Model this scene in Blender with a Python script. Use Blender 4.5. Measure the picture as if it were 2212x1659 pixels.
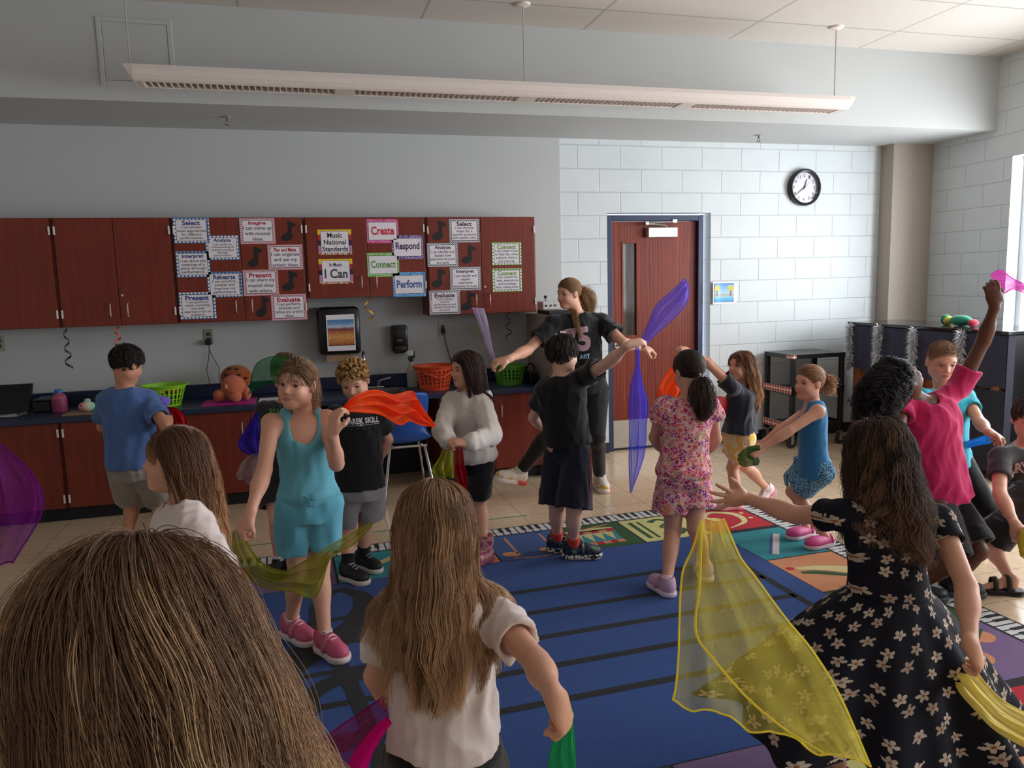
import bpy, bmesh, math, random
import numpy as np
from mathutils import Vector, Matrix
from mathutils.bvhtree import BVHTree

# ------------------------------------------------------------------ camera, sky, window light, exposure
SC = bpy.context.scene
COL = SC.collection
for _o in list(bpy.data.objects):
    bpy.data.objects.remove(_o)
random.seed(5)
RNG = np.random.default_rng(11)

IW, IH, FPX = 2212.0, 1659.0, 1661.0
YAW, PIT, ROL = 0.269040, 0.132291, -0.025745
CAM = np.array([0.0, -6.5299, 1.6058])
_fw = np.array([math.sin(YAW) * math.cos(PIT), math.cos(YAW) * math.cos(PIT), -math.sin(PIT)])
_r = np.array([math.cos(YAW), -math.sin(YAW), 0.0])
_u = np.cross(_r, _fw)
CR = math.cos(ROL) * _r + math.sin(ROL) * _u
CU = -math.sin(ROL) * _r + math.cos(ROL) * _u
CF = _fw
cam_d = bpy.data.cameras.new('camera')
cam_d.sensor_width = 36.0
cam_d.lens = 36.0 * FPX / IW
cam_d.clip_start = 0.05
cam_o = bpy.data.objects.new('camera', cam_d)
COL.objects.link(cam_o)
cam_o.matrix_world = Matrix(((CR[0], CU[0], -CF[0], CAM[0]), (CR[1], CU[1], -CF[1], CAM[1]),
                             (CR[2], CU[2], -CF[2], CAM[2]), (0, 0, 0, 1)))
SC.camera = cam_o

w = bpy.data.worlds.new('sky')
SC.world = w
w.use_nodes = True
w.node_tree.nodes['Background'].inputs[0].default_value = (0.80, 0.88, 1.0, 1)
w.node_tree.nodes['Background'].inputs[1].default_value = 5.0

RX0, RX1, RY0, RZ1 = -3.6, 6.1, -9.6, 3.456
WINDOWS = [(-2.75, -1.05), (-4.75, -3.05), (-6.75, -5.05), (-8.75, -7.05)]
WZ0, WZ1 = 0.95, 2.58
WPOW = [165.0, 125.0, 75.0, 50.0]
for i, (y0, y1) in enumerate(WINDOWS):
    l = bpy.data.lights.new('window_daylight', 'AREA')
    l.shape = 'RECTANGLE'
    l.size = WZ1 - WZ0
    l.size_y = y1 - y0
    l.energy = WPOW[i]
    l.color = (0.96, 0.98, 1.0)
    lo = bpy.data.objects.new('window_daylight', l)
    lo.location = (RX1 + 0.30, (y0 + y1) / 2, (WZ0 + WZ1) / 2)
    lo.rotation_euler = (0, math.radians(90), 0)
    COL.objects.link(lo)

SC.view_settings.view_transform = 'Standard'
SC.view_settings.look = 'None'
SC.view_settings.gamma = 1.0
SC.view_settings.use_curve_mapping = False
SC.view_settings.exposure = -0.12
SC.cycles.use_denoising = True
SC.cycles.max_bounces = 9
SC.cycles.diffuse_bounces = 5
SC.cycles.glossy_bounces = 3
SC.cycles.transparent_max_bounces = 24
SC.cycles.sample_clamp_indirect = 6.0

# ------------------------------------------------------------------ pixel <-> world helpers
def ray(u, v):
    d = CF * FPX + CR * (u - IW / 2) - CU * (v - IH / 2)
    return d / np.linalg.norm(d)
def at(u, v, Y):
    d = ray(u, v); return CAM + d * ((Y - CAM[1]) / d[1])
def atz(u, v, Z):
    d = ray(u, v); return CAM + d * ((Z - CAM[2]) / d[2])
def atx(u, v, X):
    d = ray(u, v); return CAM + d * ((X - CAM[0]) / d[0])
def lift(u, v, p, L, near=1):
    d = ray(u, v); oc = CAM - p
    b = float(d @ oc); c = float(oc @ oc) - L * L
    disc = b * b - c
    t = -b if disc < 0 else -b - near * math.sqrt(disc)
    return CAM + d * t
def nrm(a):
    a = np.asarray(a, float); n = np.linalg.norm(a); return a / n if n > 1e-9 else a
def A3(*a):
    return np.array(a, float)

# ------------------------------------------------------------------ materials
def srgb(*c):
    if len(c) == 1:
        c = c[0]
    return tuple(((x / 255) / 12.92 if x / 255 <= 0.04045 else ((x / 255 + 0.055) / 1.055) ** 2.4) for x in c)
class NT:
    def __init__(s, m):
        s.t = m.node_tree; s.n = s.t.nodes; s.l = s.t.links
    def new(s, ty, **kw):
        n = s.n.new('ShaderNode' + ty)
        for k, v in kw.items():
            if k.startswith('_'):
                setattr(n, k[1:], v)
        return n
    def link(s, a, b):
        s.l.new(a, b)
    def math(s, op, a, b=None, c=None):
        n = s.n.new('ShaderNodeMath'); n.operation = op
        for i, x in enumerate((a, b, c)):
            if x is None: continue
            if hasattr(x, 'is_output'): s.l.new(x, n.inputs[i])
            else: n.inputs[i].default_value = x
        return n.outputs[0]
    def mix(s, f, a, b):
        n = s.n.new('ShaderNodeMix'); n.data_type = 'RGBA'
        for i, x in ((0, f), (6, a), (7, b)):
            if hasattr(x, 'is_output'): s.l.new(x, n.inputs[i])
            elif i == 0: n.inputs[0].default_value = x
            else: n.inputs[i].default_value = (*x[:3], 1)
        return n.outputs[2]
    def noise(s, scale, vec=None, detail=3.0, rough=0.5):
        n = s.n.new('ShaderNodeTexNoise'); n.inputs['Scale'].default_value = scale
        n.inputs['Detail'].default_value = detail; n.inputs['Roughness'].default_value = rough
        if vec is not None: s.l.new(vec, n.inputs['Vector'])
        return n
    def coord(s, which='Object'):
        return s.n.new('ShaderNodeTexCoord').outputs[which]
    def scaled(s, vec, sc, loc=(0, 0, 0), rot=(0, 0, 0)):
        n = s.n.new('ShaderNodeMapping'); n.inputs['Scale'].default_value = sc
        n.inputs['Location'].default_value = loc; n.inputs['Rotation'].default_value = rot
        s.l.new(vec, n.inputs['Vector']); return n.outputs[0]
    def sep(s, vec):
        n = s.n.new('ShaderNodeSeparateXYZ'); s.l.new(vec, n.inputs[0]); return n.outputs
    def comb(s, x, y, z):
        n = s.n.new('ShaderNodeCombineXYZ')
        for i, q in enumerate((x, y, z)):
            if hasattr(q, 'is_output'): s.l.new(q, n.inputs[i])
            else: n.inputs[i].default_value = q
        return n.outputs[0]
    def ramp(s, f, stops, interp='LINEAR'):
        n = s.n.new('ShaderNodeValToRGB'); s.l.new(f, n.inputs[0])
        n.color_ramp.interpolation = interp
        e = n.color_ramp.elements
        while len(e) < len(stops): e.new(0.5)
        for i, (p, c) in enumerate(stops):
            e[i].position = p; e[i].color = (*c[:3], 1)
        return n.outputs[0]
    def bump(s, h, strength=0.3, dist=0.01):
        n = s.n.new('ShaderNodeBump'); n.inputs['Strength'].default_value = strength
        n.inputs['Distance'].default_value = dist
        s.l.new(h, n.inputs['Height']); s.l.new(n.outputs[0], s.bsdf.inputs['Normal'])
        return n
def newmat(name, col=(0.5, 0.5, 0.5), rough=0.6, metal=0.0, spec=0.5, **kw):
    m = bpy.data.materials.new(name); m.use_nodes = True
    t = NT(m); b = t.n['Principled BSDF']; t.bsdf = b
    b.inputs['Base Color'].default_value = (*col[:3], 1)
    b.inputs['Roughness'].default_value = rough
    b.inputs['Metallic'].default_value = metal
    b.inputs['Specular IOR Level'].default_value = spec
    for k, v in kw.items():
        b.inputs[k.replace('_', ' ')].default_value = v
    return m, t
_MC = {}
def plain(col, rough=0.6, metal=0.0, spec=0.5, grain=0.06, scale=40.0, bump=0.0):
    """a plain coloured surface with a little procedural unevenness"""
    key = (tuple(round(x, 4) for x in col), rough, metal, spec, grain, scale, bump)
    if key in _MC: return _MC[key]
    m, t = newmat('surface', col, rough, metal, spec)
    n = t.noise(scale, t.coord())
    c = t.mix(n.outputs[0], [x * (1 - grain) for x in col], [min(1, x * (1 + grain)) for x in col])
    t.link(c, t.bsdf.inputs['Base Color'])
    if bump: t.bump(n.outputs[0], bump, 0.004)
    _MC[key] = m
    return m
def cloth(col, col2=None, rough=0.9, scale=260.0, bump=0.25, grain=0.10):
    key = ('cloth', tuple(round(x, 4) for x in col), rough, scale, bump, grain)
    if key in _MC: return _MC[key]
    m, t = newmat('fabric', col, rough, 0, 0.25)
    t.bsdf.inputs['Sheen Weight'].default_value = 0.25
    v = t.coord()
    n = t.noise(scale, v, 2)
    n2 = t.noise(9.0, v, 3)
    f = t.math('ADD', t.math('MULTIPLY', n.outputs[0], 0.6), t.math('MULTIPLY', n2.outputs[0], 0.4))
    t.link(t.mix(f, [x * (1 - grain) for x in col], [min(1, x * (1 + grain)) for x in (col2 or col)]), t.bsdf.inputs['Base Color'])
    t.bump(n.outputs[0], bump, 0.002)
    _MC[key] = m
    return m
def sheer(name, col, alpha, glow=0.45, rough=0.55):
    """see-through woven scarf cloth: threads scatter and pass light, the gaps let the view through"""
    m = bpy.data.materials.new(name); m.use_nodes = True
    t = NT(m)
    for n in list(t.n):
        if n.type != 'OUTPUT_MATERIAL': t.n.remove(n)
    out = [n for n in t.n if n.type == 'OUTPUT_MATERIAL'][0]
    v = t.coord()
    dif = t.n.new('ShaderNodeBsdfDiffuse'); dif.inputs[0].default_value = (*col, 1)
    tra = t.n.new('ShaderNodeBsdfTranslucent'); tra.inputs[0].default_value = (*col, 1)
    gl = t.n.new('ShaderNodeBsdfGlossy'); gl.inputs['Roughness'].default_value = 0.45
    gl.inputs[0].default_value = (*[min(1, c * 0.5 + 0.3) for c in col], 1)
    tp = t.n.new('ShaderNodeBsdfTransparent')
    tp.inputs[0].default_value = (*[0.68 + 0.32 * c for c in col], 1)
    m1 = t.n.new('ShaderNodeMixShader'); m1.inputs[0].default_value = glow
    t.link(dif.outputs[0], m1.inputs[1]); t.link(tra.outputs[0], m1.inputs[2])
    m2 = t.n.new('ShaderNodeMixShader'); m2.inputs[0].default_value = 0.025
    t.link(m1.outputs[0], m2.inputs[1]); t.link(gl.outputs[0], m2.inputs[2])
    n = t.noise(26.0, v, 4, 0.6)
    n2 = t.noise(7.0, v, 2)
    f = t.math('ADD', t.math('MULTIPLY', n.outputs[0], 0.35), t.math('MULTIPLY', n2.outputs[0], 0.35))
    a = t.math('ADD', alpha - 0.33, f); a.node.use_clamp = True
    m3 = t.n.new('ShaderNodeMixShader'); t.link(a, m3.inputs[0])
    t.link(tp.outputs[0], m3.inputs[1]); t.link(m2.outputs[0], m3.inputs[2])
    t.link(m3.outputs[0], out.inputs[0])
    return m

# ------------------------------------------------------------------ objects
ORG = {}
def tag(o, label=None, cat=None, group=None, kind=None):
    if label: o['label'] = label
    if cat: o['category'] = cat
    if group: o['group'] = group
    if kind: o['kind'] = kind
    return o
def thing(name, label, cat, loc, group=None):
    o = bpy.data.objects.new(name, None)
    o.empty_display_size = 0.1
    COL.objects.link(o)
    o.location = [float(x) for x in loc]
    ORG[o.name] = np.array(loc, float)
    return tag(o, label, cat, group)
def org_of(o):
    return ORG.get(o.name, np.zeros(3)) if o is not None else np.zeros(3)
def make_mesh(name, V, faces, smooth=False, mats=(), midx=None):
    me = bpy.data.meshes.new(name)
    V = np.asarray(V, np.float32).reshape(-1, 3)
    if isinstance(faces, np.ndarray):
        n, k = faces.shape
        me.vertices.add(len(V)); me.vertices.foreach_set('co', V.ravel())
        me.loops.add(n * k); me.loops.foreach_set('vertex_index', faces.astype(np.int32).ravel())
        me.polygons.add(n); me.polygons.foreach_set('loop_start', np.arange(0, n * k, k, dtype=np.int32))
        me.update(calc_edges=True)
        me.validate()
    else:
        me.from_pydata(V.tolist(), [], faces)
    for m in mats: me.materials.append(m)
    if midx is not None: me.polygons.foreach_set('material_index', np.asarray(midx, np.int32))
    if smooth: me.polygons.foreach_set('use_smooth', np.ones(len(me.polygons), bool))
    me.update()
    return me
def put(name, me, parent=None):
    """link a mesh whose vertices are already relative to the parent's origin"""
    o = bpy.data.objects.new(name, me); COL.objects.link(o)
    if parent is not None:
        o.parent = parent; ORG[o.name] = org_of(parent)
    return o
class MB:
    """collects shapes in world coordinates, then links them as ONE mesh"""
    def __init__(s):
        s.v = []; s.f = []; s.m = []; s.mi = 0
    def add(s, V, F):
        b = len(s.v); s.v += [tuple(float(c) for c in p) for p in V]
        s.f += [tuple(b + i for i in q) for q in F]; s.m += [s.mi] * len(F); return s
    def box(s, x0, x1, y0, y1, z0, z1, bev=0.0, M=None):
        if bev <= 0:
            V = [(x, y, z) for z in (z0, z1) for y in (y0, y1) for x in (x0, x1)]
            F = [(0, 2, 3, 1), (4, 5, 7, 6), (0, 1, 5, 4), (2, 6, 7, 3), (0, 4, 6, 2), (1, 3, 7, 5)]
        else:
            bm = bmesh.new(); bmesh.ops.create_cube(bm, size=1)
            for q in bm.verts:
                q.co = Vector(((x0 + x1) / 2 + q.co.x * (x1 - x0), (y0 + y1) / 2 + q.co.y * (y1 - y0), (z0 + z1) / 2 + q.co.z * (z1 - z0)))
            bmesh.ops.bevel(bm, geom=list(bm.edges), offset=min(bev, 0.45 * min(x1 - x0, y1 - y0, z1 - z0)), segments=2, affect='EDGES', profile=0.5)
            bm.verts.index_update()
            V = [tuple(q.co) for q in bm.verts]; F = [tuple(q.index for q in f.verts) for f in bm.faces]; bm.free()
        if M is not None: V = [tuple(M @ Vector(p)) for p in V]
        return s.add(V, F)
    def prism(s, poly, y0, y1, axis='y', M=None):
        """poly: closed outline; extruded along the axis. outline order gives x,z (axis y) / y,z (axis x) / x,y (axis z)"""
        n = len(poly); V = []
        for q in (y0, y1):
            for a, b in poly:
                V.append((a, q, b) if axis == 'y' else ((q, a, b) if axis == 'x' else (a, b, q)))
        F = [tuple(range(n)), tuple(range(2 * n - 1, n - 1, -1))]
        F += [(i, (i + 1) % n, n + (i + 1) % n, n + i) for i in range(n)]
        if M is not None: V = [tuple(M @ Vector(p)) for p in V]
        return s.add(V, F)
    def tube(s, pts, r, n=8, cap=True):
        pts = [np.array(p, float) for p in pts]
        rs = r if hasattr(r, '__len__') else [r] * len(pts)
        V = []; F = []
        t0 = nrm(pts[1] - pts[0]); ref = A3(0, 0, 1) if abs(t0[2]) < 0.9 else A3(1, 0, 0)
        a = nrm(np.cross(t0, ref))
        for i, p in enumerate(pts):
            t = nrm(pts[min(i + 1, len(pts) - 1)] - pts[max(i - 1, 0)])
            a = nrm(a - t * (a @ t)); b = np.cross(t, a)
            for k in range(n):
                q = 2 * math.pi * k / n
                V.append(p + rs[i] * (math.cos(q) * a + math.sin(q) * b))
        for i in range(len(pts) - 1):
            for k in range(n):
                F.append((i * n + k, i * n + (k + 1) % n, (i + 1) * n + (k + 1) % n, (i + 1) * n + k))
        if cap:
            F.append(tuple(range(n - 1, -1, -1))); F.append(tuple(range((len(pts) - 1) * n, len(pts) * n)))
        return s.add(V, F)
    def cyl(s, p, q, r, n=20, r2=None):
        return s.tube([p, q], [r, r if r2 is None else r2], n)
    def lathe(s, c, prof, n=28, axis='z', ang=None):
        """prof: (radius, height) pairs round a vertical axis through c"""
        V = []; F = []; m = len(prof)
        for k in range(n):
            q = 2 * math.pi * k / n
            for r, h in prof:
                x, y = r * math.cos(q), r * math.sin(q)
                V.append((c[0] + x, c[1] + y, c[2] + h) if axis == 'z' else ((c[0] + x, c[1] + h, c[2] + y) if axis == 'y' else (c[0] + h, c[1] + x, c[2] + y)))
        for k in range(n):
            for i in range(m - 1):
                a, b = k * m + i, ((k + 1) % n) * m + i
                F.append((a, b, b + 1, a + 1))
        return s.add(V, F)
    def ball(s, c, r, n=16, m=10):
        r = r if hasattr(r, '__len__') else (r, r, r)
        V = [(c[0], c[1], c[2] - r[2])]; F = []
        for i in range(1, m):
            ph = -math.pi / 2 + math.pi * i / m
            for k in range(n):
                q = 2 * math.pi * k / n
                V.append((c[0] + r[0] * math.cos(ph) * math.cos(q), c[1] + r[1] * math.cos(ph) * math.sin(q), c[2] + r[2] * math.sin(ph)))
        V.append((c[0], c[1], c[2] + r[2]))
        for k in range(n):
            F.append((0, 1 + (k + 1) % n, 1 + k))
            F.append((len(V) - 1, 1 + (m - 2) * n + k, 1 + (m - 2) * n + (k + 1) % n))
            for i in range(m - 2):
                a, b = 1 + i * n + k, 1 + i * n + (k + 1) % n
                F.append((a, b, b + n, a + n))
        return s.add(V, F)
    def mat(s, i):
        s.mi = i; return s
    def build(s, name, mats, parent=None, smooth=False, recalc=True):
        mats = mats if isinstance(mats, (list, tuple)) else [mats]
        V = np.array(s.v, float)
        if parent is None:
            o0 = np.array([(V[:, 0].min() + V[:, 0].max()) / 2, (V[:, 1].min() + V[:, 1].max()) / 2, V[:, 2].min()])
        else:
            o0 = org_of(parent)
        me = bpy.data.meshes.new(name)
        me.from_pydata((V - o0).tolist(), [], s.f)
        for m in mats: me.materials.append(m)
        me.polygons.foreach_set('material_index', np.array(s.m, np.int32))
        if recalc:
            bm = bmesh.new(); bm.from_mesh(me); bmesh.ops.recalc_face_normals(bm, faces=bm.faces); bm.to_mesh(me); bm.free()
        if smooth:
            me.polygons.foreach_set('use_smooth', np.ones(len(me.polygons), bool))
            me.set_sharp_from_angle(angle=math.radians(40))
        me.update()
        o = put(name, me, parent)
        if parent is None:
            o.location = o0.tolist(); ORG[o.name] = o0
        return o
def dup(root, loc, label=None, group=None):
    """copy a thing, its parts and their sub-parts"""
    r = root.copy(); COL.objects.link(r); r.location = [float(x) for x in loc]; ORG[r.name] = np.array(loc, float)
    if label: r['label'] = label
    if group: r['group'] = group
    for ch in list(root.children):
        c = ch.copy(); COL.objects.link(c); c.parent = r
        for g in list(ch.children):
            d = g.copy(); COL.objects.link(d); d.parent = c
    return r
def spline(P, n):
    """Catmull-Rom through rows of P (any width), n samples"""
    P = np.asarray(P, float); m = len(P)
    t = np.linspace(0, m - 1, n); i = np.clip(t.astype(int), 0, m - 2); f = (t - i)[:, None]
    p1, p2 = P[i], P[i + 1]
    p0 = np.where((i > 0)[:, None], P[np.maximum(i - 1, 0)], 2 * p1 - p2)
    p3 = np.where((i < m - 2)[:, None], P[np.minimum(i + 2, m - 1)], 2 * p2 - p1)
    return 0.5 * (2 * p1 + (p2 - p0) * f + (2 * p0 - 5 * p1 + 4 * p2 - p3) * f ** 2 + (3 * p1 - p0 - 3 * p2 + p3) * f ** 3)

# ------------------------------------------------------------------ writing
_TX = {}
def text_mesh(s, bold=0.0, space=1.0, align='CENTER'):
    """flat letter faces (x right, y up) as verts, faces and box, at letter size 1"""
    key = (s, bold, space, align)
    if key in _TX: return _TX[key]
    c = bpy.data.curves.new('writing', 'FONT'); c.body = s; c.size = 1.0; c.align_x = align
    c.fill_mode = 'FRONT'; c.offset = bold; c.space_line = space; c.resolution_u = 3
    o = bpy.data.objects.new('writing', c); COL.objects.link(o)
    dg = bpy.context.evaluated_depsgraph_get(); dg.update()
    me = bpy.data.meshes.new_from_object(o.evaluated_get(dg))
    V = np.zeros(len(me.vertices) * 3, np.float32); me.vertices.foreach_get('co', V); V = V.reshape(-1, 3)[:, :2].astype(float)
    F = [tuple(p.vertices) for p in me.polygons]
    bpy.data.objects.remove(o); bpy.data.curves.remove(c); bpy.data.meshes.remove(me)
    lo, hi = V.min(0), V.max(0)
    _TX[key] = (V, F, lo, hi)
    return _TX[key]
def write_flat(mb, s, x0, x1, z0, z1, y, bold=0.0, space=1.0, keep=True):
    """write s into the box x0..x1, z0..z1 on the plane Y = y (facing -Y)"""
    V, F, lo, hi = text_mesh(s, bold, space)
    sx = (x1 - x0) / (hi[0] - lo[0]); sz = (z1 - z0) / (hi[1] - lo[1])
    if keep: sx = min(sx, sz * 1.15); sz = min(sz, sx * 1.35)
    cx, cz = (x0 + x1) / 2, (z0 + z1) / 2
    m = (lo + hi) / 2
    mb.add([(cx + (p[0] - m[0]) * sx, y, cz + (p[1] - m[1]) * sz) for p in V], F)
# ------------------------------------------------------------------ the room
def wallpaint():
    m, t = newmat('wall_paint', srgb(202, 208, 210), 0.6, 0, 0.3)
    n = t.noise(90, t.coord(), 4); n2 = t.noise(1.3, t.coord(), 2)
    t.link(t.mix(n2.outputs[0], srgb(188, 191, 190), srgb(195, 198, 197)), t.bsdf.inputs['Base Color'])
    t.bump(n.outputs[0], 0.08, 0.003); return m
def blockpaint(axis, x0, name):
    m, t = newmat(name, srgb(222, 230, 233), 0.55, 0, 0.35)
    g = t.new('NewGeometry'); x, y, z = t.sep(g.outputs['Position'])
    vec = t.comb(t.math('SUBTRACT', x if axis == 'x' else y, x0), t.math('ADD', z, 0.065), 0.0)
    b = t.new('TexBrick', _offset=0.5, _offset_frequency=2); t.link(vec, b.inputs['Vector'])
    for k, q in (('Scale', 1.0), ('Mortar Size', 0.006), ('Mortar Smooth', 0.6), ('Bias', 0.0), ('Brick Width', 0.4064), ('Row Height', 0.2032)):
        b.inputs[k].default_value = q
    n = t.noise(70, g.outputs['Position'], 5, 0.65); n2 = t.noise(2.2, g.outputs['Position'], 2)
    c = t.mix(n2.outputs[0], srgb(206, 213, 215), srgb(220, 226, 228))
    t.link(t.mix(t.math('MULTIPLY', b.outputs['Fac'], 0.35), c, srgb(180, 190, 195)), t.bsdf.inputs['Base Color'])
    h = t.math('ADD', t.math('MULTIPLY', b.outputs['Fac'], -1.0), t.math('MULTIPLY', n.outputs[0], 0.35))
    t.bump(h, 0.7, 0.006); return m
M_WALL = wallpaint()
M_BLOCK = blockpaint('x', 2.4442, 'painted_block')
M_BLOCKY = blockpaint('y', 0.05, 'painted_block_side')
def floor_mat():
    m, t = newmat('vinyl_tile', srgb(190, 165, 135), 0.16, 0, 0.5)
    g = t.new('NewGeometry'); x, y, z = t.sep(g.outputs['Position'])
    vec = t.comb(t.math('ADD', x, 0.11), t.math('ADD', y, 0.06), 0.0)
    b = t.new('TexBrick', _offset=0.0); t.link(vec, b.inputs['Vector'])
    for k, q in (('Scale', 1.0), ('Mortar Size', 0.0016), ('Mortar Smooth', 0.2), ('Bias', 0.0), ('Brick Width', 0.3048), ('Row Height', 0.3048)):
        b.inputs[k].default_value = q
    b.inputs['Color1'].default_value = (*srgb(230, 205, 174), 1); b.inputs['Color2'].default_value = (*srgb(224, 199, 168), 1)
    b.inputs['Mortar'].default_value = (*srgb(120, 98, 78), 1)
    n = t.noise(24, g.outputs['Position'], 5, 0.6); n2 = t.noise(160, g.outputs['Position'], 2)
    f = t.math('ADD', t.math('MULTIPLY', n.outputs[0], 0.7), t.math('MULTIPLY', n2.outputs[0], 0.3))
    mul = t.new('MixRGB'); mul.blend_type = 'MULTIPLY'; mul.inputs[0].default_value = 1
    t.link(b.outputs['Color'], mul.inputs[1]); t.link(t.ramp(f, [(0.3, (0.82, 0.80, 0.78)), (0.7, (1.06, 1.05, 1.04))]), mul.inputs[2])
    t.link(mul.outputs[0], t.bsdf.inputs['Base Color'])
    t.link(t.math('ADD', 0.10, t.math('MULTIPLY', n.outputs[0], 0.14)), t.bsdf.inputs['Roughness'])
    t.bump(t.math('MULTIPLY', b.outputs['Fac'], -1.0), 0.25, 0.002); return m
def ceiling_mat():
    m, t = newmat('ceiling_tile', srgb(226, 220, 214), 0.8, 0, 0.2)
    g = t.new('NewGeometry'); x, y, z = t.sep(g.outputs['Position'])
    vec = t.comb(t.math('SUBTRACT', x, 2.183), t.math('ADD', y, 1.298), 0.0)
    b = t.new('TexBrick', _offset=0.0); t.link(vec, b.inputs['Vector'])
    for k, q in (('Scale', 1.0), ('Mortar Size', 0.010), ('Mortar Smooth', 0.05), ('Bias', 0.0), ('Brick Width', 1.2192), ('Row Height', 0.6096)):
        b.inputs[k].default_value = q
    v = t.new('TexVoronoi'); t.link(g.outputs['Position'], v.inputs['Vector']); v.inputs['Scale'].default_value = 140
    n = t.noise(60, g.outputs['Position'], 4, 0.7)
    c = t.mix(n.outputs[0], srgb(194, 187, 180), srgb(212, 206, 199))
    t.link(t.mix(b.outputs['Fac'], c, srgb(172, 168, 162)), t.bsdf.inputs['Base Color'])
    h = t.math('ADD', t.math('MULTIPLY', b.outputs['Fac'], 1.2), t.math('MULTIPLY', n.outputs[0], 0.4))
    t.bump(h, 0.4, 0.006); return m
def S_(o): return tag(o, kind='structure')
M_FLOOR, M_CEIL = floor_mat(), ceiling_mat()
NAVY = srgb(38, 48, 78)
M_NAVYB = plain(srgb(30, 34, 46), 0.5)
S_(MB().box(RX0, RX1, RY0, 0.25, -0.12, 0.0).build('floor', M_FLOOR))
S_(MB().box(RX0, RX1, RY0, 0.25, RZ1, RZ1 + 0.1).build('ceiling', M_CEIL))
S_(MB().box(RX0, RX1, -0.87, 0.0, 2.83, RZ1).build('ceiling_soffit', M_WALL))
S_(MB().box(RX0, 2.279, -0.012, 0.2, 0, 2.83).build('wall_back', M_WALL))
DX0, DX1, DZ = 2.722, 3.762, 2.195
b = MB().box(2.279, DX0, 0, 0.2, 0, 2.83).box(DX1, RX1, 0, 0.2, 0, 2.83).box(DX0, DX1, 0, 0.2, DZ, 2.83)
S_(b.build('wall_back_block', M_BLOCK))
S_(MB().box(RX0 - 0.15, RX0, RY0, 0.2, 0, RZ1).build('wall_left', M_WALL))
S_(MB().box(RX0, RX1, RY0 - 0.15, RY0, 0, RZ1).build('wall_front', M_WALL))
b = MB().box(RX1, RX1 + 0.22, RY0, 0.2, 0, WZ0).box(RX1, RX1 + 0.22, RY0, 0.2, WZ1, RZ1)
ys = [RY0] + [y for w_ in sorted(WINDOWS) for y in w_] + [0.2]
for i in range(0, len(ys), 2): b.box(RX1, RX1 + 0.22, ys[i], ys[i + 1], WZ0, WZ1)
S_(b.build('wall_right', M_BLOCKY))
# tan column boxing in the corner
S_(MB().box(5.63, RX1, -0.17, 0.0, 0, 2.83).build('trim_1', plain(srgb(172, 160, 148), 0.6)))
b = MB().box(2.279, DX0, -0.008, 0, 0, 0.10).box(DX1, 5.63, -0.008, 0, 0, 0.10)
S_(b.build('baseboard_back', M_NAVYB))
S_(MB().box(RX1 - 0.008, RX1, RY0, -0.17, 0, 0.10).build('baseboard_right', M_NAVYB))
M_WFR = plain(srgb(196, 198, 202), 0.4)
M_SILL = plain(srgb(225, 226, 228), 0.4)
def glassmat():
    m = bpy.data.materials.new('window_glass'); m.use_nodes = True; t = NT(m)
    b = t.n['Principled BSDF']; t.n.remove(b)
    out = t.n['Material Output']
    tp = t.n.new('ShaderNodeBsdfTransparent'); gl = t.n.new('ShaderNodeBsdfGlossy'); gl.inputs['Roughness'].default_value = 0.02
    mx = t.n.new('ShaderNodeMixShader'); mx.inputs[0].default_value = 0.06
    t.link(tp.outputs[0], mx.inputs[1]); t.link(gl.outputs[0], mx.inputs[2]); t.link(mx.outputs[0], out.inputs[0]); return m
M_GLASS = glassmat()
for i, (y0, y1) in enumerate(WINDOWS):
    root = thing('window_%d' % (i + 1), 'tall aluminium framed window in the right wall', 'window', (RX1 + 0.15, (y0 + y1) / 2, WZ0))
    tag(root, kind='structure')
    f = MB(); X0, X1 = RX1 + 0.13, RX1 + 0.19; e = 0.05
    f.box(X0, X1, y0, y0 + e, WZ0, WZ1).box(X0, X1, y1 - e, y1, WZ0, WZ1).box(X0, X1, y0 + e, y1 - e, WZ0, WZ0 + e).box(X0, X1, y0 + e, y1 - e, WZ1 - e, WZ1)
    f.box(X0, X1, (y0 + y1) / 2 - 0.025, (y0 + y1) / 2 + 0.025, WZ0 + e, WZ1 - e).box(X0, X1, y0 + e, y1 - e, 1.42, 1.46)
    f.build('window_frame', M_WFR, root)
    MB().box(RX1 + 0.155, RX1 + 0.16, y0 + e, y1 - e, WZ0 + e, WZ1 - e).build('window_pane', M_GLASS, root)
    MB().box(RX1 - 0.02, RX1 + 0.13, y0, y1, WZ0 - 0.03, WZ0 + 0.004, 0.004).build('window_sill', M_SILL, root)

# ---- door
def doorwood():
    m, t = newmat('door_wood', srgb(140, 62, 44), 0.45, 0, 0.3)
    v = t.coord()
    n = t.noise(3.0, t.scaled(v, (9, 9, 0.55)), 4, 0.6)
    wv = t.new('TexWave', _wave_type='BANDS', _bands_direction='X'); t.link(t.scaled(v, (1, 1, 0.07)), wv.inputs['Vector'])
    wv.inputs['Scale'].default_value = 11; wv.inputs['Distortion'].default_value = 9; wv.inputs['Detail'].default_value = 3; wv.inputs['Detail Scale'].default_value = 1.2
    f = t.math('ADD', t.math('MULTIPLY', n.outputs[0], 0.6), t.math('MULTIPLY', wv.outputs['Fac'], 0.4))
    t.link(t.ramp(f, [(0.25, srgb(98, 34, 18)), (0.6, srgb(130, 50, 30)), (0.85, srgb(146, 62, 38))]), t.bsdf.inputs['Base Color']); return m
M_DOOR = doorwood(); M_STEEL = plain(srgb(180, 178, 174), 0.32, 0.9, 0.5, 0.05); M_BLUEF = plain(srgb(26, 40, 78), 0.45)
M_ALU = plain(srgb(205, 203, 200), 0.4, 0.5)
dr = thing('door_1', 'red-brown wooden door with narrow glass slit in a dark blue steel frame', 'door', (3.2, 0.06, 0)); tag(dr, kind='structure')
fx0, fx1, fz = DX0 + 0.012, 3.706, 2.178
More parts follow.
